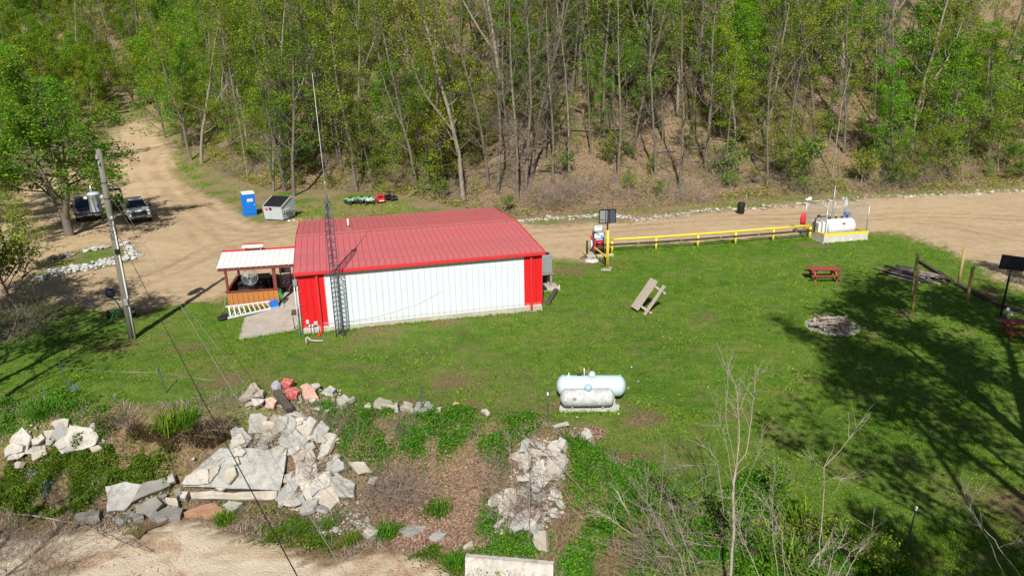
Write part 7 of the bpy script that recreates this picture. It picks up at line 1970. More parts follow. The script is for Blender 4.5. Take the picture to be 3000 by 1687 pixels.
# leafy bushes among the lower right weeds
for k, (p_, sc) in enumerate((((8.59, 20.91, 0.01), 1.0), ((6.38, 19.51, 0.00), 1.0), ((8.40, 18.09, 0.03), 1.1), ((9.33, 17.44, 0.04), 1.0), ((6.75, 18.27, -0.07), 1.2), ((5.46, 20.12, -0.02), 0.9), ((10.08, 16.98, 0.04), 1.0), ((4.80, 21.28, -0.01), 0.8))):
    plant_tree('bush%d' % (0 if k % 3 else 2), 'bush', 'small leafy green bush in the lower right weeds, ' + ('right behind the tallest bare sapling', 'left of the tallest bare sapling foot', 'below the lone bent sapling', 'left of the last steel fence post', 'between the tallest and the lone sapling', 'among the leaning dead stems', 'nearest to the lower right corner', 'uppermost on the bank edge')[k], 'bush', p_, k * 1.1, sc * .62)
# brush at the left edge
for (p_, k, sc, lab) in (((-39.98, 56.12, -0.00), 'under1', 0.95, 'small olive tree at the left edge beside the dirt lot'), ((-42.03, 60.80, -0.00), 'under0', 0.8, 'thin leafed small tree behind the left rock island'),
                         ((-49.56, 69.74, -0.00), 'under3', 1.0, 'bushy small tree at the left edge below the big leafy tree'), ((-31.68, 43.76, -0.00), 'bush1', 2.3, 'brown and green bush at the left edge on the shaded ground'),
                         ((-34.65, 50.02, -0.00), 'bush1', 1.8, 'olive bush at the left end of the rock island')):
    plant_tree(k, 'small_tree' if 'tree' in lab else 'bush', lab, 'small tree' if 'tree' in lab else 'bush', p_, 1.7 * sc, sc)

def brush_arrays(seed, n, L, spread, up=0.1, r=0.008, arch=-0.06):
    rng = np.random.default_rng(seed)
    parts = []
    for i in range(n):
        a = rng.uniform(0, 6.28); e = rng.uniform(.25, 1.3)
        p = np.array([rng.normal(0, spread), rng.normal(0, spread), 0.0])
        d = np.array([math.cos(a) * math.cos(e), math.sin(a) * math.cos(e), math.sin(e)])
        l = L * rng.uniform(.4, 1.1)
        st = wander(rng, p, d, l, 5, 0.16, arch)
        parts.append(tube_np(st, r * np.linspace(1.2, .35, 6), 3))
        for q in range(3):
            k = rng.integers(1, 5)
            parts.append(tube_np(wander(rng, st[k], st[k] - st[k - 1] + rng.normal(0, .12, 3), l * .4, 3, .2, arch), r * np.linspace(.7, .3, 4), 3))
    return join_np(parts)
BR = []
for i in range(3):
    me = np_mesh('brush', *brush_arrays(400 + i, 70, 1.5, 0.5, r=0.0055)); me.materials.append(M['dry_stem']); BR.append(me)
def brush(p, sc, lab, grp=None, k=0):
    o = bpy.data.objects.new('dead_brush', BR[k % 3]); COL.objects.link(o)
    o.location = (p[0], p[1], hz(p[0], p[1]) + 0.02); o.scale = (sc, sc, sc * 0.75); o.rotation_euler = (0, 0, k * 1.3)
    tag(o, lab, 'dead brush', grp)
for k, p_ in enumerate([(-5.21, 25.38, -1.86), (-4.70, 25.05, -2.01), (-4.22, 25.18, -1.76), (-4.90, 24.74, -2.27), (-4.08, 24.75, -2.17), (-5.38, 24.74, -2.40), (-4.41, 24.51, -2.41)]):
    brush(p_, 1.0 + .15 * (k % 3), 'tangle of dry brown stems left of the leafy gully', 'dry stems left of the gully', k)
for k, p_ in enumerate([(-0.40, 24.78, -0.93), (0.15, 23.96, -1.74), (0.87, 23.54, -1.81), (1.17, 23.82, -1.16), (0.47, 23.44, -2.19), (-0.26, 23.40, -2.40), (-0.88, 24.60, -1.47)]):
    brush(p_, 0.9 + .15 * (k % 3), 'tangle of bare stems growing through the right rubble pile', 'bare stems in the right rubble', k + 1)
for k, p_ in enumerate([(-10.56, 27.65, -1.27), (-10.13, 27.78, -1.07), (-11.09, 27.56, -1.64), (-9.78, 27.78, -0.86), (-8.17, 26.67, -1.47), (-7.78, 25.92, -1.87)]):
    brush(p_, 0.75 + .1 * (k % 3), 'dry vine tangle over the broken slabs', 'dry vines over the slabs', k)
for k, p_ in enumerate([(-16.43, 27.61, -0.26), (-12.34, 28.80, -0.04), (-12.62, 27.77, -0.57), (-7.66, 27.60, -0.31), (-4.56, 26.58, -0.39), (-6.73, 27.02, -0.38), (-12.79, 26.66, -1.71), (-6.56, 23.95, -2.91)]):
    brush(p_, 0.7 + .15 * (k % 3), 'patch of dry grass and stems at the top of the bank', 'dry stems on the bank top', k)
for k, p_ in enumerate([(4.18, 19.56, -0.99), (4.81, 18.99, -0.96), (5.15, 19.70, -0.23), (7.87, 18.27, 0.02)]):
    brush(p_, 1.2 + .2 * (k % 3), 'grey tangled dead brush in the lower right weeds', 'dead brush in the lower right weeds', k)
for k, p_ in enumerate([(-28.57, 38.69, 0.02), (-26.88, 37.25, 0.03), (-27.46, 39.70, 0.03), (-31.24, 42.44, -0.01)]):
    brush(p_, 1.8, 'brown leafless brush at the left edge below the dirt drive', 'brown brush at the left edge', k)
hb_ = random.Random(55)
for k in range(110):
    x = hb_.uniform(-40, 58); y = float(toe(x)) + 0.6 + abs(hb_.gauss(0, 13))
    if inside(LOT, np.array([x]), np.array([y]))[0]: continue
    q = x / (y + 6)
    zn = 'left of the red roof' if q < -.2 else 'above the red roof' if q < .02 else 'behind the sign pole and rail' if q < .3 else 'beyond the fuel tank'
    brush((x, y), hb_.uniform(1.0, 2.6), 'tangle of bare grey brush on the leafy slope ' + zn, 'bare brush on the slope ' + zn, k)
for k, p_ in enumerate([(-17.96, 22.19, -2.90), (-18.97, 22.98, -2.90), (-16.62, 21.61, -2.91)]):
    brush(p_, 1.2, 'thin bare twigs in the lower left corner by the creek', 'twigs in the lower left corner', k)

# bare saplings in the foreground: stems traced at their own distance
def stem_group(label, stems, m='twig_pale', name='bare_sapling', cat='sapling', seed=0):
    rng = np.random.default_rng(seed)
    base = np.array(stems[0][0][0], float)
    t = thing(name, label, cat, tuple(base))
    for nm_, (pts, r0, r1) in zip(['trunk'] + ['branch'] * 60, stems):
        P = np.array(pts, float) - base
        # smooth the polyline
        u = np.linspace(0, 1, len(P)); uu = np.linspace(0, 1, len(P) * 3)
        Q = np.stack([np.interp(uu, u, P[:, k]) for k in range(3)], 1)
        Q[1:-1] += rng.normal(0, 0.012, Q[1:-1].shape)
        v, f = tube_np(Q, np.linspace(r0 * .42, r1 * .5, len(Q)), 6)
        parts = [(v, f)]
        for q in range(13):
            k = rng.integers(len(Q) // 3, len(Q) - 1)
            d = Q[k] - Q[k - 1]; d = d / (np.linalg.norm(d) + 1e-6) + rng.normal(0, .45, 3)
            parts.append(tube_np(wander(rng, Q[k], d, rng.uniform(.25, .8), 3, .12, .05), np.linspace(min(.011, max(.006, r1)), .003, 4), 3))
        link_mesh(nm_, np_mesh(nm_, *join_np(parts), smooth=True), M[m], t)
    return t
Y0 = 17.6
stem_group('tallest bare sapling with upright forked branches in the lower right foreground', [
    ([(6.04, 17.20, -0.16), (6.07, 17.30, 1.25), (5.99, 17.40, 2.40), (6.04, 17.50, 3.20)], .11, .07),
    ([(6.04, 17.50, 3.20), (6.32, 17.50, 3.72), (6.38, 17.60, 5.11), (6.42, 17.60, 5.71), (6.45, 17.60, 6.12)], .045, .010),
    ([(6.05, 17.50, 3.31), (6.13, 17.70, 4.03), (6.08, 17.80, 4.81), (5.95, 17.80, 5.53), (5.65, 17.80, 6.23)], .04, .008),
    ([(6.04, 17.50, 3.20), (5.76, 17.30, 4.16), (5.55, 17.20, 4.93), (5.55, 17.20, 5.92), (5.45, 17.20, 6.35)], .035, .008),
    ([(6.05, 17.50, 3.63), (5.93, 17.40, 5.02), (5.76, 17.40, 5.92)], .03, .007),
    ([(6.00, 17.40, 2.51), (5.63, 17.20, 4.12), (5.39, 17.10, 4.79), (5.29, 17.10, 5.29)], .028, .006),
    ([(6.07, 17.70, 4.86), (6.32, 17.90, 5.47), (6.59, 18.00, 5.72), (6.89, 18.10, 5.87)], .02, .005),
    ([(6.00, 17.30, 2.14), (6.31, 17.10, 3.34), (6.48, 17.00, 4.22), (6.53, 17.00, 4.72)], .022, .005)], seed=1)
stem_group('lone slender sapling with a bent top over the tree shadow', [
    ([(8.22, 16.60, 0.62), (8.22, 16.70, 1.86), (8.20, 16.80, 2.85), (8.18, 16.90, 3.57), (8.76, 17.20, 3.94), (9.12, 17.40, 4.34), (9.65, 17.70, 4.71)], .04, .008),
    ([(8.20, 16.90, 3.47), (7.84, 16.80, 3.79), (7.65, 16.70, 3.96)], .01, .004),
    ([(8.24, 16.90, 3.10), (8.59, 17.00, 3.14), (8.87, 17.00, 3.08)], .009, .004)], seed=2)
stem_group('twiggy sapling leaning in from the lower right corner', [
    ([(13.00, 15.60, 0.98), (12.42, 15.90, 1.81), (11.91, 16.10, 2.41), (11.68, 16.30, 2.89), (11.61, 16.40, 3.14)], .03, .006),
    ([(12.60, 15.60, 0.99), (12.17, 15.80, 1.90), (11.73, 16.00, 2.59), (11.66, 16.10, 2.82), (12.01, 16.30, 3.09)], .022, .005),
    ([(12.45, 15.90, 1.66), (12.78, 15.90, 1.80), (13.11, 15.90, 1.86)], .012, .004)], seed=3)
stem_group('fan of pale thin saplings rising in the bottom right weeds', [
    ([(6.52, 16.20, 0.54), (5.93, 16.40, 1.92), (5.82, 16.50, 2.59)], .03, .008),
    ([(6.91, 16.00, 0.59), (6.73, 16.30, 2.18), (6.66, 16.40, 3.15), (6.68, 16.50, 4.10)], .026, .005),
    ([(7.09, 16.00, 0.58), (6.89, 16.10, 2.12), (6.63, 16.20, 2.67), (6.29, 16.40, 3.06)], .024, .005),
    ([(7.36, 16.00, 0.58), (6.93, 16.10, 1.69), (6.76, 16.20, 2.05)], .024, .006),
    ([(8.13, 15.90, 0.64), (8.25, 16.00, 1.52), (8.59, 16.10, 2.07)], .03, .007),
    ([(8.26, 15.80, 0.72), (8.65, 15.90, 1.59), (9.17, 16.00, 2.03)], .026, .006),
    ([(8.53, 15.80, 0.71), (8.76, 15.90, 1.38), (9.11, 16.00, 1.82), (9.26, 16.10, 2.37)], .03, .007),
    ([(7.81, 16.30, 0.87), (8.09, 16.40, 1.22), (8.41, 16.50, 1.37)], .03, .02)], seed=4)
stem_group('broken pale branch standing in the weeds left of the tallest sapling', [
    ([(3.86, 20.15, -0.91), (3.31, 18.60, 1.09), (3.00, 18.80, 1.70)], .05, .04),
    ([(3.53, 18.40, 0.39), (2.84, 18.80, 0.72), (2.19, 19.00, 1.02)], .03, .01)], seed=5)
stem_group('leaning dead sapling stems left of the tallest sapling', [
    ([(4.83, 17.40, -0.29), (4.62, 17.50, 0.46), (4.34, 17.60, 0.73), (3.79, 18.00, 1.61)], .05, .012),
    ([(5.17, 17.20, -0.13), (4.78, 17.40, 0.76), (4.41, 17.70, 1.80), (4.24, 17.90, 2.23)], .03, .006),
    ([(4.12, 18.00, 0.79), (4.19, 18.20, 2.48), (4.30, 18.40, 3.58)], .022, .005),
    ([(3.87, 18.20, 0.65), (3.78, 18.30, 2.20), (3.73, 18.40, 2.59)], .02, .005),
    ([(5.96, 18.00, 1.44), (5.76, 18.10, 2.73), (5.61, 18.20, 3.22), (5.12, 18.30, 3.72)], .04, .01),
    ([(5.39, 18.20, 2.00), (5.27, 18.30, 2.84), (4.78, 18.30, 2.80), (4.42, 18.40, 2.57)], .02, .005)], m='twig', seed=6)
stem_group('bare saplings standing in the right rubble pile', [
    ([(0.43, 22.35, -2.82), (0.47, 22.40, -1.20), (0.46, 22.80, 0.63), (0.44, 23.20, 1.09)], .035, .008),
    ([(2.54, 22.60, -0.99), (1.72, 23.20, -0.20), (1.13, 23.60, 0.42), (0.64, 24.00, 0.63)], .03, .01),
    ([(-0.15, 23.80, -0.81), (-0.22, 24.00, 0.37), (-0.39, 24.20, 0.80)], .02, .006),
    ([(2.03, 22.40, -1.24), (1.33, 22.80, -0.22), (0.73, 23.20, -0.17), (-0.13, 23.60, -0.11)], .02, .006)], m='twig', seed=7)
t = stem_group('grey driftwood branch lying across the left foot of the bank', [
    ([(-20.13, 24.98, -2.89), (-18.99, 24.69, -2.89), (-17.64, 24.30, -2.88), (-16.70, 24.08, -2.88)], .09, .06),
    ([(-16.70, 24.08, -2.88), (-16.03, 23.69, -2.89), (-15.52, 23.27, -2.89)], .05, .02),
    ([(-15.77, 23.63, -2.89), (-15.10, 23.21, -2.89), (-14.55, 22.89, -2.90), (-13.35, 22.35, -2.90)], .035, .012),
    ([(-15.10, 23.21, -2.89), (-14.53, 23.20, -2.89), (-13.92, 22.75, -2.90), (-13.30, 22.47, -2.90)], .025, .01),
    ([(-18.47, 24.52, -2.88), (-18.49, 25.17, -2.79), (-17.98, 25.67, -2.43)], .03, .01)], m='bark_pale', name='driftwood', cat='driftwood', seed=8)
t.location.z += 0.12

# steel fence posts along the bank
for (p_, h_, lean, lab) in (((-20.43, 30.55, 0.00), 1.25, -.12, 'dark leaning fence post on the grass at the left'), ((-15.57, 29.73, 0.03), 1.15, -.14, 'thin green fence post on the grass left of the rubble'),
                            ((-3.82, 27.20, -0.02), 1.15, 0.0, 'dark fence post behind the lawn edge slab row'), ((1.35, 26.65, 0.04), 1.05, 0.0, 'fence post with a pale tip left of the propane tanks'),
                            ((11.50, 18.13, 0.04), 1.3, 0.08, 'dark steel fence post with a pale tip near the lower right corner')):
    t = thing('fence_post', lab, 'fence post', p_)
    mb = MB(); mb.box((lean * .5 * h_, 0, h_ / 2), (0.05, 0.012, h_), (0, math.atan(lean), 0)); mb.box((lean * .5 * h_, 0.02, h_ / 2), (0.012, 0.04, h_), (0, math.atan(lean), 0))
    mb.build('post', M['dark_steel'], t)
    MB().box((lean * h_, 0.005, h_ + 0.0), (0.056, 0.05, 0.12), (0, math.atan(lean), 0)).build('tip', M['sign_white'] if 'pale tip' in lab else M['dark_steel'], t)
for nm_, a, c_, lab in (('l', (-20.43, 30.55, 0.00), (-15.57, 29.73, 0.03), 'thin fence wire between the two left fence posts'), ('m', (-15.57, 29.73, 0.03), (-12.89, 28.82, 0.00), 'thin fence wire from the green post to the rubble')):
    o = MB().tube([(a[0] - .1, a[1], a[2] + 1.0), ((a[0] + c_[0]) / 2, (a[1] + c_[1]) / 2, a[2] + .93), (c_[0] - .1, c_[1], c_[2] + 1.0)], 0.006, 4).build('fence_wire', M['galvanised'])
    tag(o, lab, 'wire')

# ================================================================== GROUND COVER
gr = np.random.default_rng(5)
def sample_poly(poly, n):
    P = np.array([q[:2] for q in poly]); lo_, hi_ = P.min(0), P.max(0)
    out = np.zeros((0, 2))
    while len(out) < n:
        q = gr.uniform(lo_, hi_, (n * 2, 2))
        out = np.concatenate([out, q[inside(poly, q[:, 0], q[:, 1])]])
    return out[:n]
def blades(xy, h, w, spread=0.5):
    """three sided blades standing on the ground"""
    n = len(xy)
    z = height(xy[:, 0], xy[:, 1])
    b_ = np.stack([xy[:, 0], xy[:, 1], z], 1)
    a = gr.uniform(0, 6.28, n)
    d = np.stack([np.cos(a), np.sin(a), np.zeros(n)], 1)
    hh = (h * gr.uniform(.5, 1.4, n))[:, None]; ww = (w * gr.uniform(.6, 1.4, n))[:, None]
    tip = b_ + np.concatenate([gr.normal(0, spread, (n, 2)) * hh, hh], 1)
    v = np.stack([b_ - d * ww * .5 - [0, 0, .02], b_ + d * ww * .5 - [0, 0, .02], tip], 1).reshape(-1, 3)
    return v, np.arange(3 * n).reshape(n, 3)
def stuff(name, arr, m, label, cat):
    o = link_mesh(name, np_mesh(name, *arr), M[m])
    return tag(o, label, cat, None, 'stuff')
# lawn: clumps of blades, denser near the camera
N = 420000
u_ = gr.random(N)
yy = 15.0 + 44.0 * u_ ** 1.35
xx = gr.uniform(-1, 1, N) * (yy * 0.72 + 4)
g_, d_, l_, s_ = zone_weights(xx, yy, gr)
zs, zb_ = zones(xx, yy)
thin = 0.72 + 0.45 * wob(xx, yy, 1.7) + 0.25 * wob(xx, yy, 0.5, 3)
foot = np.zeros(N, bool)
ca, sa2 = math.cos(BA), math.sin(BA)
lx = (xx - BO.x) * ca + (yy - BO.y) * sa2; ly = -(xx - BO.x) * sa2 + (yy - BO.y) * ca
foot |= (lx > -0.1) & (lx < BL + .1) & (ly > -0.02) & (ly < BD + .1)
foot |= inside(apron, xx, yy)
foot |= (xx - FC.x) ** 2 + (yy - FC.y) ** 2 < 1.3 ** 2
keep = (g_ > 0.45) & (gr.random(N) < np.clip(thin, 0.15, 1)) & ~foot & (zb_ < 0.6)
xy = np.stack([xx, yy], 1)[keep]
hh = 0.045 + 0.03 * np.clip(wob(xy[:, 0], xy[:, 1], 0.8, 2), -.6, 1)
stuff('lawn_grass', blades(xy, hh, 0.035 + 0.0006 * xy[:, 1]), 'grass_blade', 'short uneven green grass of the lawn', 'grass')
print('lawn blades', keep.sum())
# longer grass the mower leaves round the feet of things
seg = []
def bl(lx, ly): return (BO.x + lx * ca - ly * sa2, BO.y + lx * sa2 + ly * ca)
seg += [(bl(0, -.10), bl(BL, -.10), 520, .10), (apron[0], apron[1], 160, .08), (apron[0], apron[-1], 200, .09), (tk(0, -.2), tk(CW, -.2), 220, .08), (tk(-.2, 0), tk(-.2, CD), 120, .08),
        ((1.7, 26.95), (4.4, 26.95), 150, .09), ((27.88, 47.71), (27.38, 43.04), 160, .12), ((27.34, 42.61), (27.46, 38.58), 220, .12), ((7.5, 52.0), (23.4, 55.1), 700, .25), (shed(0, -.08), shed(SW, -.08), 120, .08), ((5.4, 50.8), (7.3, 51.05), 120, .12)]
pts_ = [(x, y, 34, .16) for x, y in ((PX, PY), (22.43, 38.42), (23.93, 41.27), (27.52, 42.67), (25.64, 38.74), (26.6, 37.2), (6.5, 47.9), (-9.22, 36.3), (2.42, 41.2), (2.3, 42.6), (19.3, 44.2), (20.6, 44.9), (7.4, 40.0), (8.4, 43.0), (5.7, 50.1))]
pts_ += [(FC.x + 1.42 * math.cos(a), FC.y + 1.42 * math.sin(a), 9, .12) for a in np.linspace(0, 6.28, 40)]
q = []
for a, c_, n, sd in seg:
    u = gr.random(n)[:, None]
    q.append(np.array(a[:2]) * (1 - u) + np.array(c_[:2]) * u + gr.normal(0, sd, (n, 2)) * np.array([.4, 1]) - [0, sd * .8])
for x, y, n, sd in pts_: q.append(np.array([x, y]) + gr.normal(0, sd, (n, 2)))
q = np.repeat(np.concatenate(q), 3, axis=0); q += gr.normal(0, .03, q.shape)
stuff('edge_grass', blades(q, .13, .045, .5), 'grass_blade', 'longer grass left round posts, walls and pads', 'grass')
# darker clover and weed clumps in the lawn
n = 50000
xx = gr.uniform(-24, 30, n); yy = 15.5 + 40 * gr.random(n) ** 1.2
g_ = zone_weights(xx, yy, gr)[0]
lx = (xx - BO.x) * ca + (yy - BO.y) * sa2; ly = -(xx - BO.x) * sa2 + (yy - BO.y) * ca
nz = wob(xx, yy, 2.9, 4) + .7 * wob(xx, yy, 6.5, 1) + .4 * wob(xx, yy, .8, 2)
ok = (g_ > .6) & (nz > gr.uniform(.05, .9, n)) & ~((lx > -.1) & (lx < BL + .1) & (ly > -.05) & (ly < BD + .1)) & ~inside(apron, xx, yy) & ((xx - FC.x) ** 2 + (yy - FC.y) ** 2 > 1.8) & (zones(xx, yy)[1] < 0)
c = np.stack([xx, yy, height(xx, yy) + gr.uniform(.02, .09, n)], 1)[ok]
stuff('lawn_clover', leaves_np(c, .085, gr, .5), 'weed_dark', 'clumps of clover and small weeds in the lawn', 'clover')
# hanging roots on the eroded cut
q = sample_poly([(-17.86, 27.74, -0.43), (-16.63, 27.63, -0.26), (-14.86, 27.27, -0.53), (-13.43, 27.42, -0.58), (-12.06, 28.19, -0.52), (-11.75, 27.91, -0.88), (-12.64, 27.05, -1.31), (-14.35, 26.66, -1.32), (-14.79, 26.96, -0.92), (-16.74, 27.19, -0.72)], 9000)
q = q[wob(q[:, 0], q[:, 1], 2.4, 3) > gr.uniform(-.9, .5, len(q))]
stuff('hanging_roots', blades(q, .26, .05, .6), 'root', 'dark roots and dead grass hanging over the eroded bank', 'roots')
# weeds on the bank
def weed_patch(poly, n, hmax, size, flat=0.5):
    n = int(n * 1.8); size = size * 0.74
    xy = sample_poly(poly, n) + gr.normal(0, .22, (n, 2))
    xy += np.stack([wob(xy[:, 0], xy[:, 1], 2.3, 1), wob(xy[:, 0], xy[:, 1], 2.3, 6)], 1) * .35
    nz = 0.42 + 0.75 * wob(xy[:, 0], xy[:, 1], 1.7, 3) + 0.45 * wob(xy[:, 0], xy[:, 1], 4.6, 8)
    c = np.stack([xy[:, 0], xy[:, 1], height(xy[:, 0], xy[:, 1]) + gr.uniform(0.02, 1, n) * hmax * np.clip(nz, .12, 1)], 1)
    k = gr.random(n) < np.clip(nz * 1.2 + .12, .04, 1)
    return leaves_np(c[k], size, gr, flat)
WG = [([(-22.70, 29.25, -0.02), (-21.90, 30.08, -0.01), (-19.54, 29.76, 0.02), (-17.50, 28.17, -0.03), (-18.26, 27.77, -0.44), (-19.83, 27.96, -0.43), (-21.90, 27.73, -0.90)], 9000, .30, .11),
      ([(-8.63, 28.24, -0.13), (-8.23, 28.47, -0.04), (-7.48, 27.66, -0.21), (-7.82, 26.98, -0.82), (-8.34, 27.37, -0.74)], 2600, .35, .10),
      ([(-7.27, 27.60, -0.18), (-6.38, 27.96, -0.04), (-4.93, 27.60, -0.03), (-3.12, 27.09, -0.01), (-2.90, 25.51, -0.91), (-4.51, 25.73, -1.34), (-7.12, 26.09, -1.43), (-6.81, 26.69, -0.68)], 16000, .42, .11),
      ([(-3.02, 27.46, -0.00), (-2.02, 27.53, 0.01), (-1.12, 26.49, -0.02), (-1.95, 25.73, -0.59), (-2.80, 25.89, -0.59)], 5000, .35, .11),
      ([(-1.24, 26.44, -0.05), (0.72, 26.82, 0.04), (0.56, 25.71, -0.04), (-0.27, 25.38, -0.36), (-0.40, 24.69, -1.01), (-0.99, 24.95, -1.03)], 5000, .35, .11),
      ([(-3.90, 26.06, -0.66), (-2.98, 25.87, -0.58), (-3.01, 24.83, -1.97), (-3.49, 24.95, -1.90)], 2600, .4, .11),
      ([(2.00, 24.35, -0.22), (2.31, 24.65, -0.01), (2.84, 23.80, -0.04), (2.64, 22.90, -0.48), (2.03, 23.34, -0.87)], 5000, .35, .10),
      ([(2.88, 24.14, 0.01), (4.75, 22.84, 0.00), (4.29, 20.25, -0.52), (1.76, 22.69, -1.57), (2.46, 22.64, -0.93), (3.02, 22.46, -0.45)], 12000, .30, .11),
      ([(1.55, 22.48), (4.35, 20.65), (6.81, 19.49), (8.90, 18.07), (9.94, 16.88), (9.0, 13.5), (3, 16.0), (1.5, 19.0)], 22000, .42, .12),
      ([(6.26, 18.68), (7.99, 18.92), (9.46, 18.20), (10.69, 16.86), (9.5, 13.8), (6.0, 14.5)], 24000, .60, .12),
      ([(6.51, 21.20), (8.20, 22.18), (9.04, 20.30), (8.32, 19.24), (6.86, 19.67)], 5000, .45, .10),
      ([(-1.80, 23.62, -2.66), (-0.89, 23.87, -2.19), (-0.77, 22.83, -2.83), (0.66, 22.50, -2.68), (0.52, 21.71, -2.91), (-1.53, 22.26, -2.90)], 7000, .35, .11),
      ([(1.21, 22.53, -2.33), (2.63, 21.70, -1.40), (4.22, 19.83, -0.79), (4.06, 18.83, -1.41), (1.26, 20.77, -2.92)], 9000, .35, .11)]
parts = [weed_patch(p_, n, h_, s__) for p_, n, h_, s__ in WG]
stuff('bank_weeds', join_np(parts), 'weed_green', 'bright green creeping weeds over the bank', 'weeds')
WD = [([(-20.80, 26.63, -1.99), (-19.38, 26.86, -1.39), (-18.35, 26.69, -1.38), (-16.37, 26.80, -1.14), (-14.54, 26.47, -1.48), (-14.27, 25.95, -2.01), (-15.04, 25.71, -2.18), (-16.44, 25.57, -2.27), (-16.86, 25.34, -2.60), (-18.09, 24.87, -2.86), (-20.69, 25.20, -2.89), (-21.24, 26.22, -2.36)], 40000, .60, .13),
      ([(-18.16, 27.53, -0.60), (-16.84, 27.52, -0.34), (-14.86, 27.03, -0.82), (-14.54, 26.47, -1.48), (-16.54, 26.62, -1.24)], 5000, .3, .11),
      ([(-10.46, 24.28, -2.91), (-8.35, 24.03, -2.92), (-6.89, 24.59, -2.67), (-6.46, 22.51, -2.90), (-9.34, 22.78, -2.90)], 7000, .26, .10),
      ([(-3.66, 22.33, -2.90), (-2.90, 22.39, -2.90), (-1.66, 21.61, -2.90), (-0.60, 21.04, -2.91), (-0.59, 20.82, -2.91), (-2.65, 21.40, -2.90)], 4000, .26, .10)]
parts = [weed_patch(p_, n, h_, s__) for p_, n, h_, s__ in WD]
stuff('dark_weeds', join_np(parts), 'weed_dark', 'dense dark green weeds between the left slabs and the creek', 'weeds')
# dry grass and small weeds over the whole bank
n = 170000
xx = gr.uniform(-24, 13, n); yy = gr.uniform(12, 31, n)
bb = zones(xx, yy)[1]
nz = wob(xx, yy, 1.3, 9) + .6 * wob(xx, yy, 3.7, 4)
ok = (bb > -.5) & (bb < 5.6) & ~inside(SAND, xx, yy) & ~inside(GULLY[0], xx, yy) & (nz > gr.uniform(-.5, .5, n))
q = np.stack([xx, yy], 1)[ok]
stuff('dry_grass', blades(q, 0.20, 0.03, .8), 'dry_stem', 'dry straw coloured grass over the eroded bank', 'dry grass')
n = 100000
xx = gr.uniform(-24, 13, n); yy = gr.uniform(12, 31, n)
bb = zones(xx, yy)[1]
nz = wob(xx, yy, 1.1, 2) + .7 * wob(xx, yy, 3.1, 7)
ok = (bb > -1.0) & (bb < 5.4) & ~inside(SAND, xx, yy) & ~inside(GULLY[0], xx, yy) & (nz > gr.uniform(.0, .9, n))
c = np.stack([xx, yy, height(xx, yy) + gr.uniform(.01, .28, n)], 1)[ok]
stuff('bank_clover', leaves_np(c, .085, gr, .8), 'weed_green', 'scattered small green weeds over the bank', 'weeds')
# fallen leaves
parts = []
for poly, n in ((GULLY[0], 9000), (GULLY[1], 700), ([(1.72, 24.97), (-0.80, 25.50), (-4.54, 26.13), (-6.93, 25.01), (-6.45, 22.58), (-1.41, 21.67), (0.59, 23.40)], 3500)):
    xy = sample_poly(poly, n)
    parts.append(leaves_np(np.stack([xy[:, 0], xy[:, 1], height(xy[:, 0], xy[:, 1]) + gr.uniform(.01, .07, n)], 1), 0.10, gr, 1.2))
n = 60000
xx = gr.uniform(-40, 60, n); yy = toe(xx) + gr.uniform(-.5, 36, n)
ok = ~inside(LOT, xx, yy) & (yy > toe(xx) + .2)
xx, yy = xx[ok], yy[ok]
parts.append(leaves_np(np.stack([xx, yy, height(xx, yy) + gr.uniform(.01, .10, len(xx))], 1), 0.20, gr, 1.0))
stuff('fallen_leaves', join_np(parts), 'leaf_litter', 'dry brown fallen leaves over the slope and the gully', 'fallen leaves')
# green undergrowth on the slope
n = 90000
xx = gr.uniform(-44, 60, n); yy = toe(xx) + np.abs(gr.normal(0, 13, n)) + .2
nz = wob(xx, yy, 0.55, 1) + 0.6 * wob(xx, yy, 1.6, 2) + np.where(xx < -3, .35, np.where(xx > 20, .18, -.22))
ok = (nz > gr.uniform(-.1, .75, n)) & ~inside(LOT, xx, yy)
xx, yy, nz = xx[ok], yy[ok], nz[ok]
c = np.stack([xx, yy, height(xx, yy) + gr.uniform(.03, 1.0, len(xx)) ** 1.5 * np.clip(.25 + .6 * nz, .1, .8)], 1)
stuff('undergrowth', leaves_np(c, 0.20, gr, .6), 'leaf_olive', 'low green undergrowth on the wooded slope', 'undergrowth')
# verge grass beside the road and lot
n = 60000
parts = []
for poly, cnt in (([(-71.35, 149.16), (-66.19, 143.69), (-41.70, 100.61), (-39.39, 90.23), (-46.86, 101.69), (-50.44, 112.45)], 6000), ([(-43.83, 94.67), (-43.89, 101.38), (-28.39, 82.15), (-27.19, 74.13), (-36.75, 83.71)], 2200), ([(-24.20, 67.25), (-22.13, 73.59), (-18.40, 78.90), (-11.05, 74.20), (-6.11, 65.48), (-8, 64), (-16, 64.5)], 7000),
                  ([(1.98, 64.68), (9.98, 68.84), (24.66, 73.88), (54.70, 76.90), (51.89, 72.71), (29.98, 69.70), (15.77, 65.53)], 5000)):
    xy = sample_poly(poly, cnt)
    xy = xy[wob(xy[:, 0], xy[:, 1], .8, 2) + .5 * wob(xy[:, 0], xy[:, 1], 2.6, 5) > gr.uniform(-.7, .5, len(xy))]
    parts.append(blades(xy, 0.14, 0.09, .6))
stuff('verge_grass', join_np(parts), 'grass_blade', 'fresh green grass on the verge along the lot and road', 'grass')
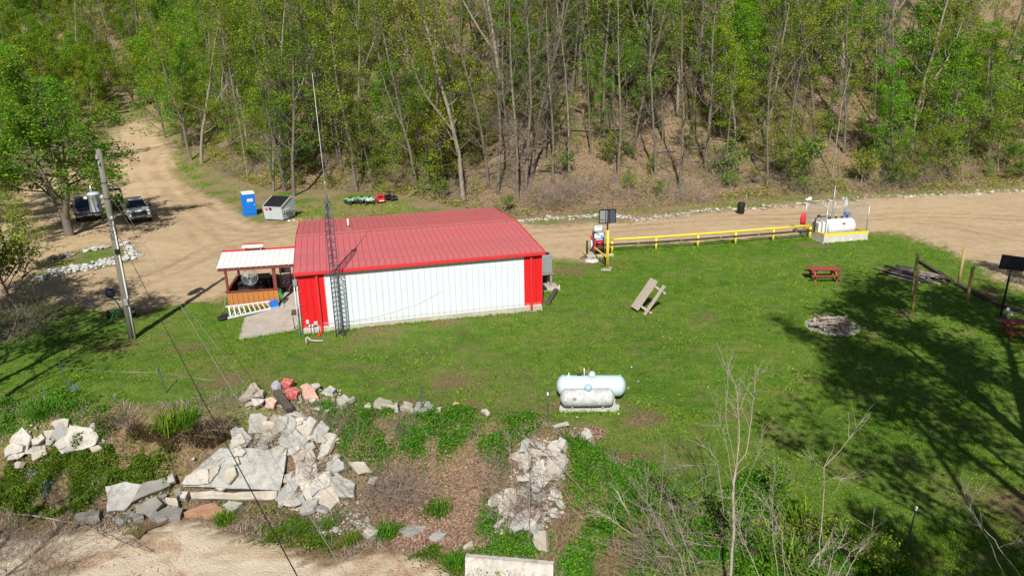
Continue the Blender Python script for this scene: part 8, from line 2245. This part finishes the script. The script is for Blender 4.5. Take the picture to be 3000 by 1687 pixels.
# lily clumps
LILY = []
for i in range(2):
    rng = np.random.default_rng(500 + i)
    parts = []
    for k in range(300):
        a = rng.uniform(0, 6.28); p = np.array([rng.normal(0, .26), rng.normal(0, .26), 0])
        e = rng.uniform(.8, 1.45)
        st = wander(rng, p, np.array([math.cos(a) * math.cos(e), math.sin(a) * math.cos(e), math.sin(e)]), rng.uniform(.45, .85), 4, .06, -.20)
        side = np.array([-math.sin(a), math.cos(a), 0])
        w_ = np.array([.011, .016, .014, .010, .002])[:, None]
        v = np.stack([st - side * w_, st + side * w_], 1).reshape(-1, 3)
        f = np.array([[2 * j, 2 * j + 1, 2 * j + 3, 2 * j + 2] for j in range(4)])
        parts.append((v, f))
    me = np_mesh('lily', *join_np(parts)); me.materials.append(M['weed_green']); LILY.append(me)
for k, (p_, sc, lab) in enumerate((((-14.30, 27.43, -0.49), 1.25, 'largest grassy lily clump above the eroded bank'), ((-13.83, 27.56, -0.36), .9, 'smaller lily clump right of the largest one on the bank top'), ((-20.21, 28.34, -0.20), 1.0, 'lily clump among weeds at the far left of the bank top'),
                                   ((-8.34, 23.55, -2.91), .6, 'green grass clump at the right end of the sand'), ((-7.18, 23.70, -2.91), .6, 'second green grass clump right of the sand'), ((-11.31, 24.20, -2.90), .7, 'small grass tuft at the edge of the sand by the rust slab'),
                                   ((-3.04, 24.18, -2.55), .9, 'lone green clump growing in the leafy gully'), ((-6.10, 22.84, -2.90), .6, 'grass clump below the dry stems at the foot of the bank'), ((-2.13, 21.47, -2.90), .7, 'grass clump left of the concrete wall block'),
                                   ((-0.05, 22.79, -2.75), .8, 'green clump at the foot of the right rubble pile'), ((8.71, 18.88, 0.03), 1.2, 'lily clump in the lower right weeds near the lone sapling'), ((7.67, 17.71, -0.02), 1.3, 'lily clump at the bottom right among the pale saplings'), ((-4.88, 23.16, -2.91), .8, 'dark grass clump beside the pale rock at the creek'))):
    o = bpy.data.objects.new('grass_clump', LILY[k % 2]); COL.objects.link(o)
    o.location = (p_[0], p_[1], p_[2] - 0.02); o.scale = (sc,) * 3; o.rotation_euler = (0, 0, k * .9)
    tag(o, lab, 'grass clump')
# blue flowers
parts = []
for p_, n, sp_ in (((-19.59, 29.62, 0.01), 60, .14), ((-22.25, 29.04, -0.04), 16, .10), ((-20.69, 29.10, 0.00), 18, .1), ((-17.15, 28.44, 0.04), 12, .07), ((-19.89, 26.26, -2.28), 26, .12), ((-18.93, 25.77, -2.48), 46, .16), ((-18.96, 25.49, -2.71), 20, .1)):
    c = np.array(p_) + np.stack([gr.normal(0, sp_, n), gr.normal(0, sp_, n), .30 + np.abs(gr.normal(0, .16, n))], 1)
    parts.append(leaves_np(c, .07, gr, .2))
stuff('blue_flowers', join_np(parts), 'flower_blue', 'small blue flowers among the weeds of the left bank', 'flowers')
pts = []
for k in range(2600):
    x, y = gr.uniform(-21, -1), gr.uniform(16, 23.5)
    if inside(SAND, np.array([x]), np.array([y]))[0] and wob(x, y, .75, 2) + .5 * wob(x, y, 2.0, 1) > gr.uniform(-.3, .7): pts.append((x, y, hz(x, y)))
gravel('creek_pebbles', pts, .02, .065, 'slab_rust', 'reddish brown pebbles and leaves strewn over the sand', 'pebbles')
# scraps on the lawn
random.seed(14)
for k, (x, y) in enumerate(((5.53, 31.40), (5.58, 29.82), (2.52, 26.51), (4.24, 26.75), (5.01, 29.13))):
    o = MB().box((0, 0, 0.04), (0.07, 0.04, 0.03), (0.2, 0.1, k), 0.005).build('scrap', M['sign_white']); o.location = (x, y, hz(x, y) + .02)
    tag(o, 'tiny white scrap lying in the grass near the propane tanks', 'scrap', 'white scraps near the propane tanks')
t = thing('white_stump', 'small white rock at the foot of the tallest bare sapling', 'rock', (7.45, 20.96, 0.01))
link_mesh('rock', ROCKS[2].copy(), M['slab_white'], t).scale = (.22, .2, .28)
for k in range(16):
    x = wr_.uniform(-5, 52); y = float(toe(x)) + wr_.uniform(3, 22); a = wr_.uniform(-.6, .6); L_ = wr_.uniform(2.0, 5.0)
    d = Vector((math.cos(a), math.sin(a))) * L_ / 2
    o = MB().tube([(x - d.x, y - d.y, hz(x - d.x, y - d.y) + .1), (x, y, hz(x, y) + .22), (x + d.x, y + d.y, hz(x + d.x, y + d.y) + .1)], [.12, .10, .06], 7).build('fallen_log', M['bark_dark'] if k % 2 else M['bark_pale'])
    tag(o, 'fallen dead log lying across the leafy slope', 'log', 'fallen logs on the slope')
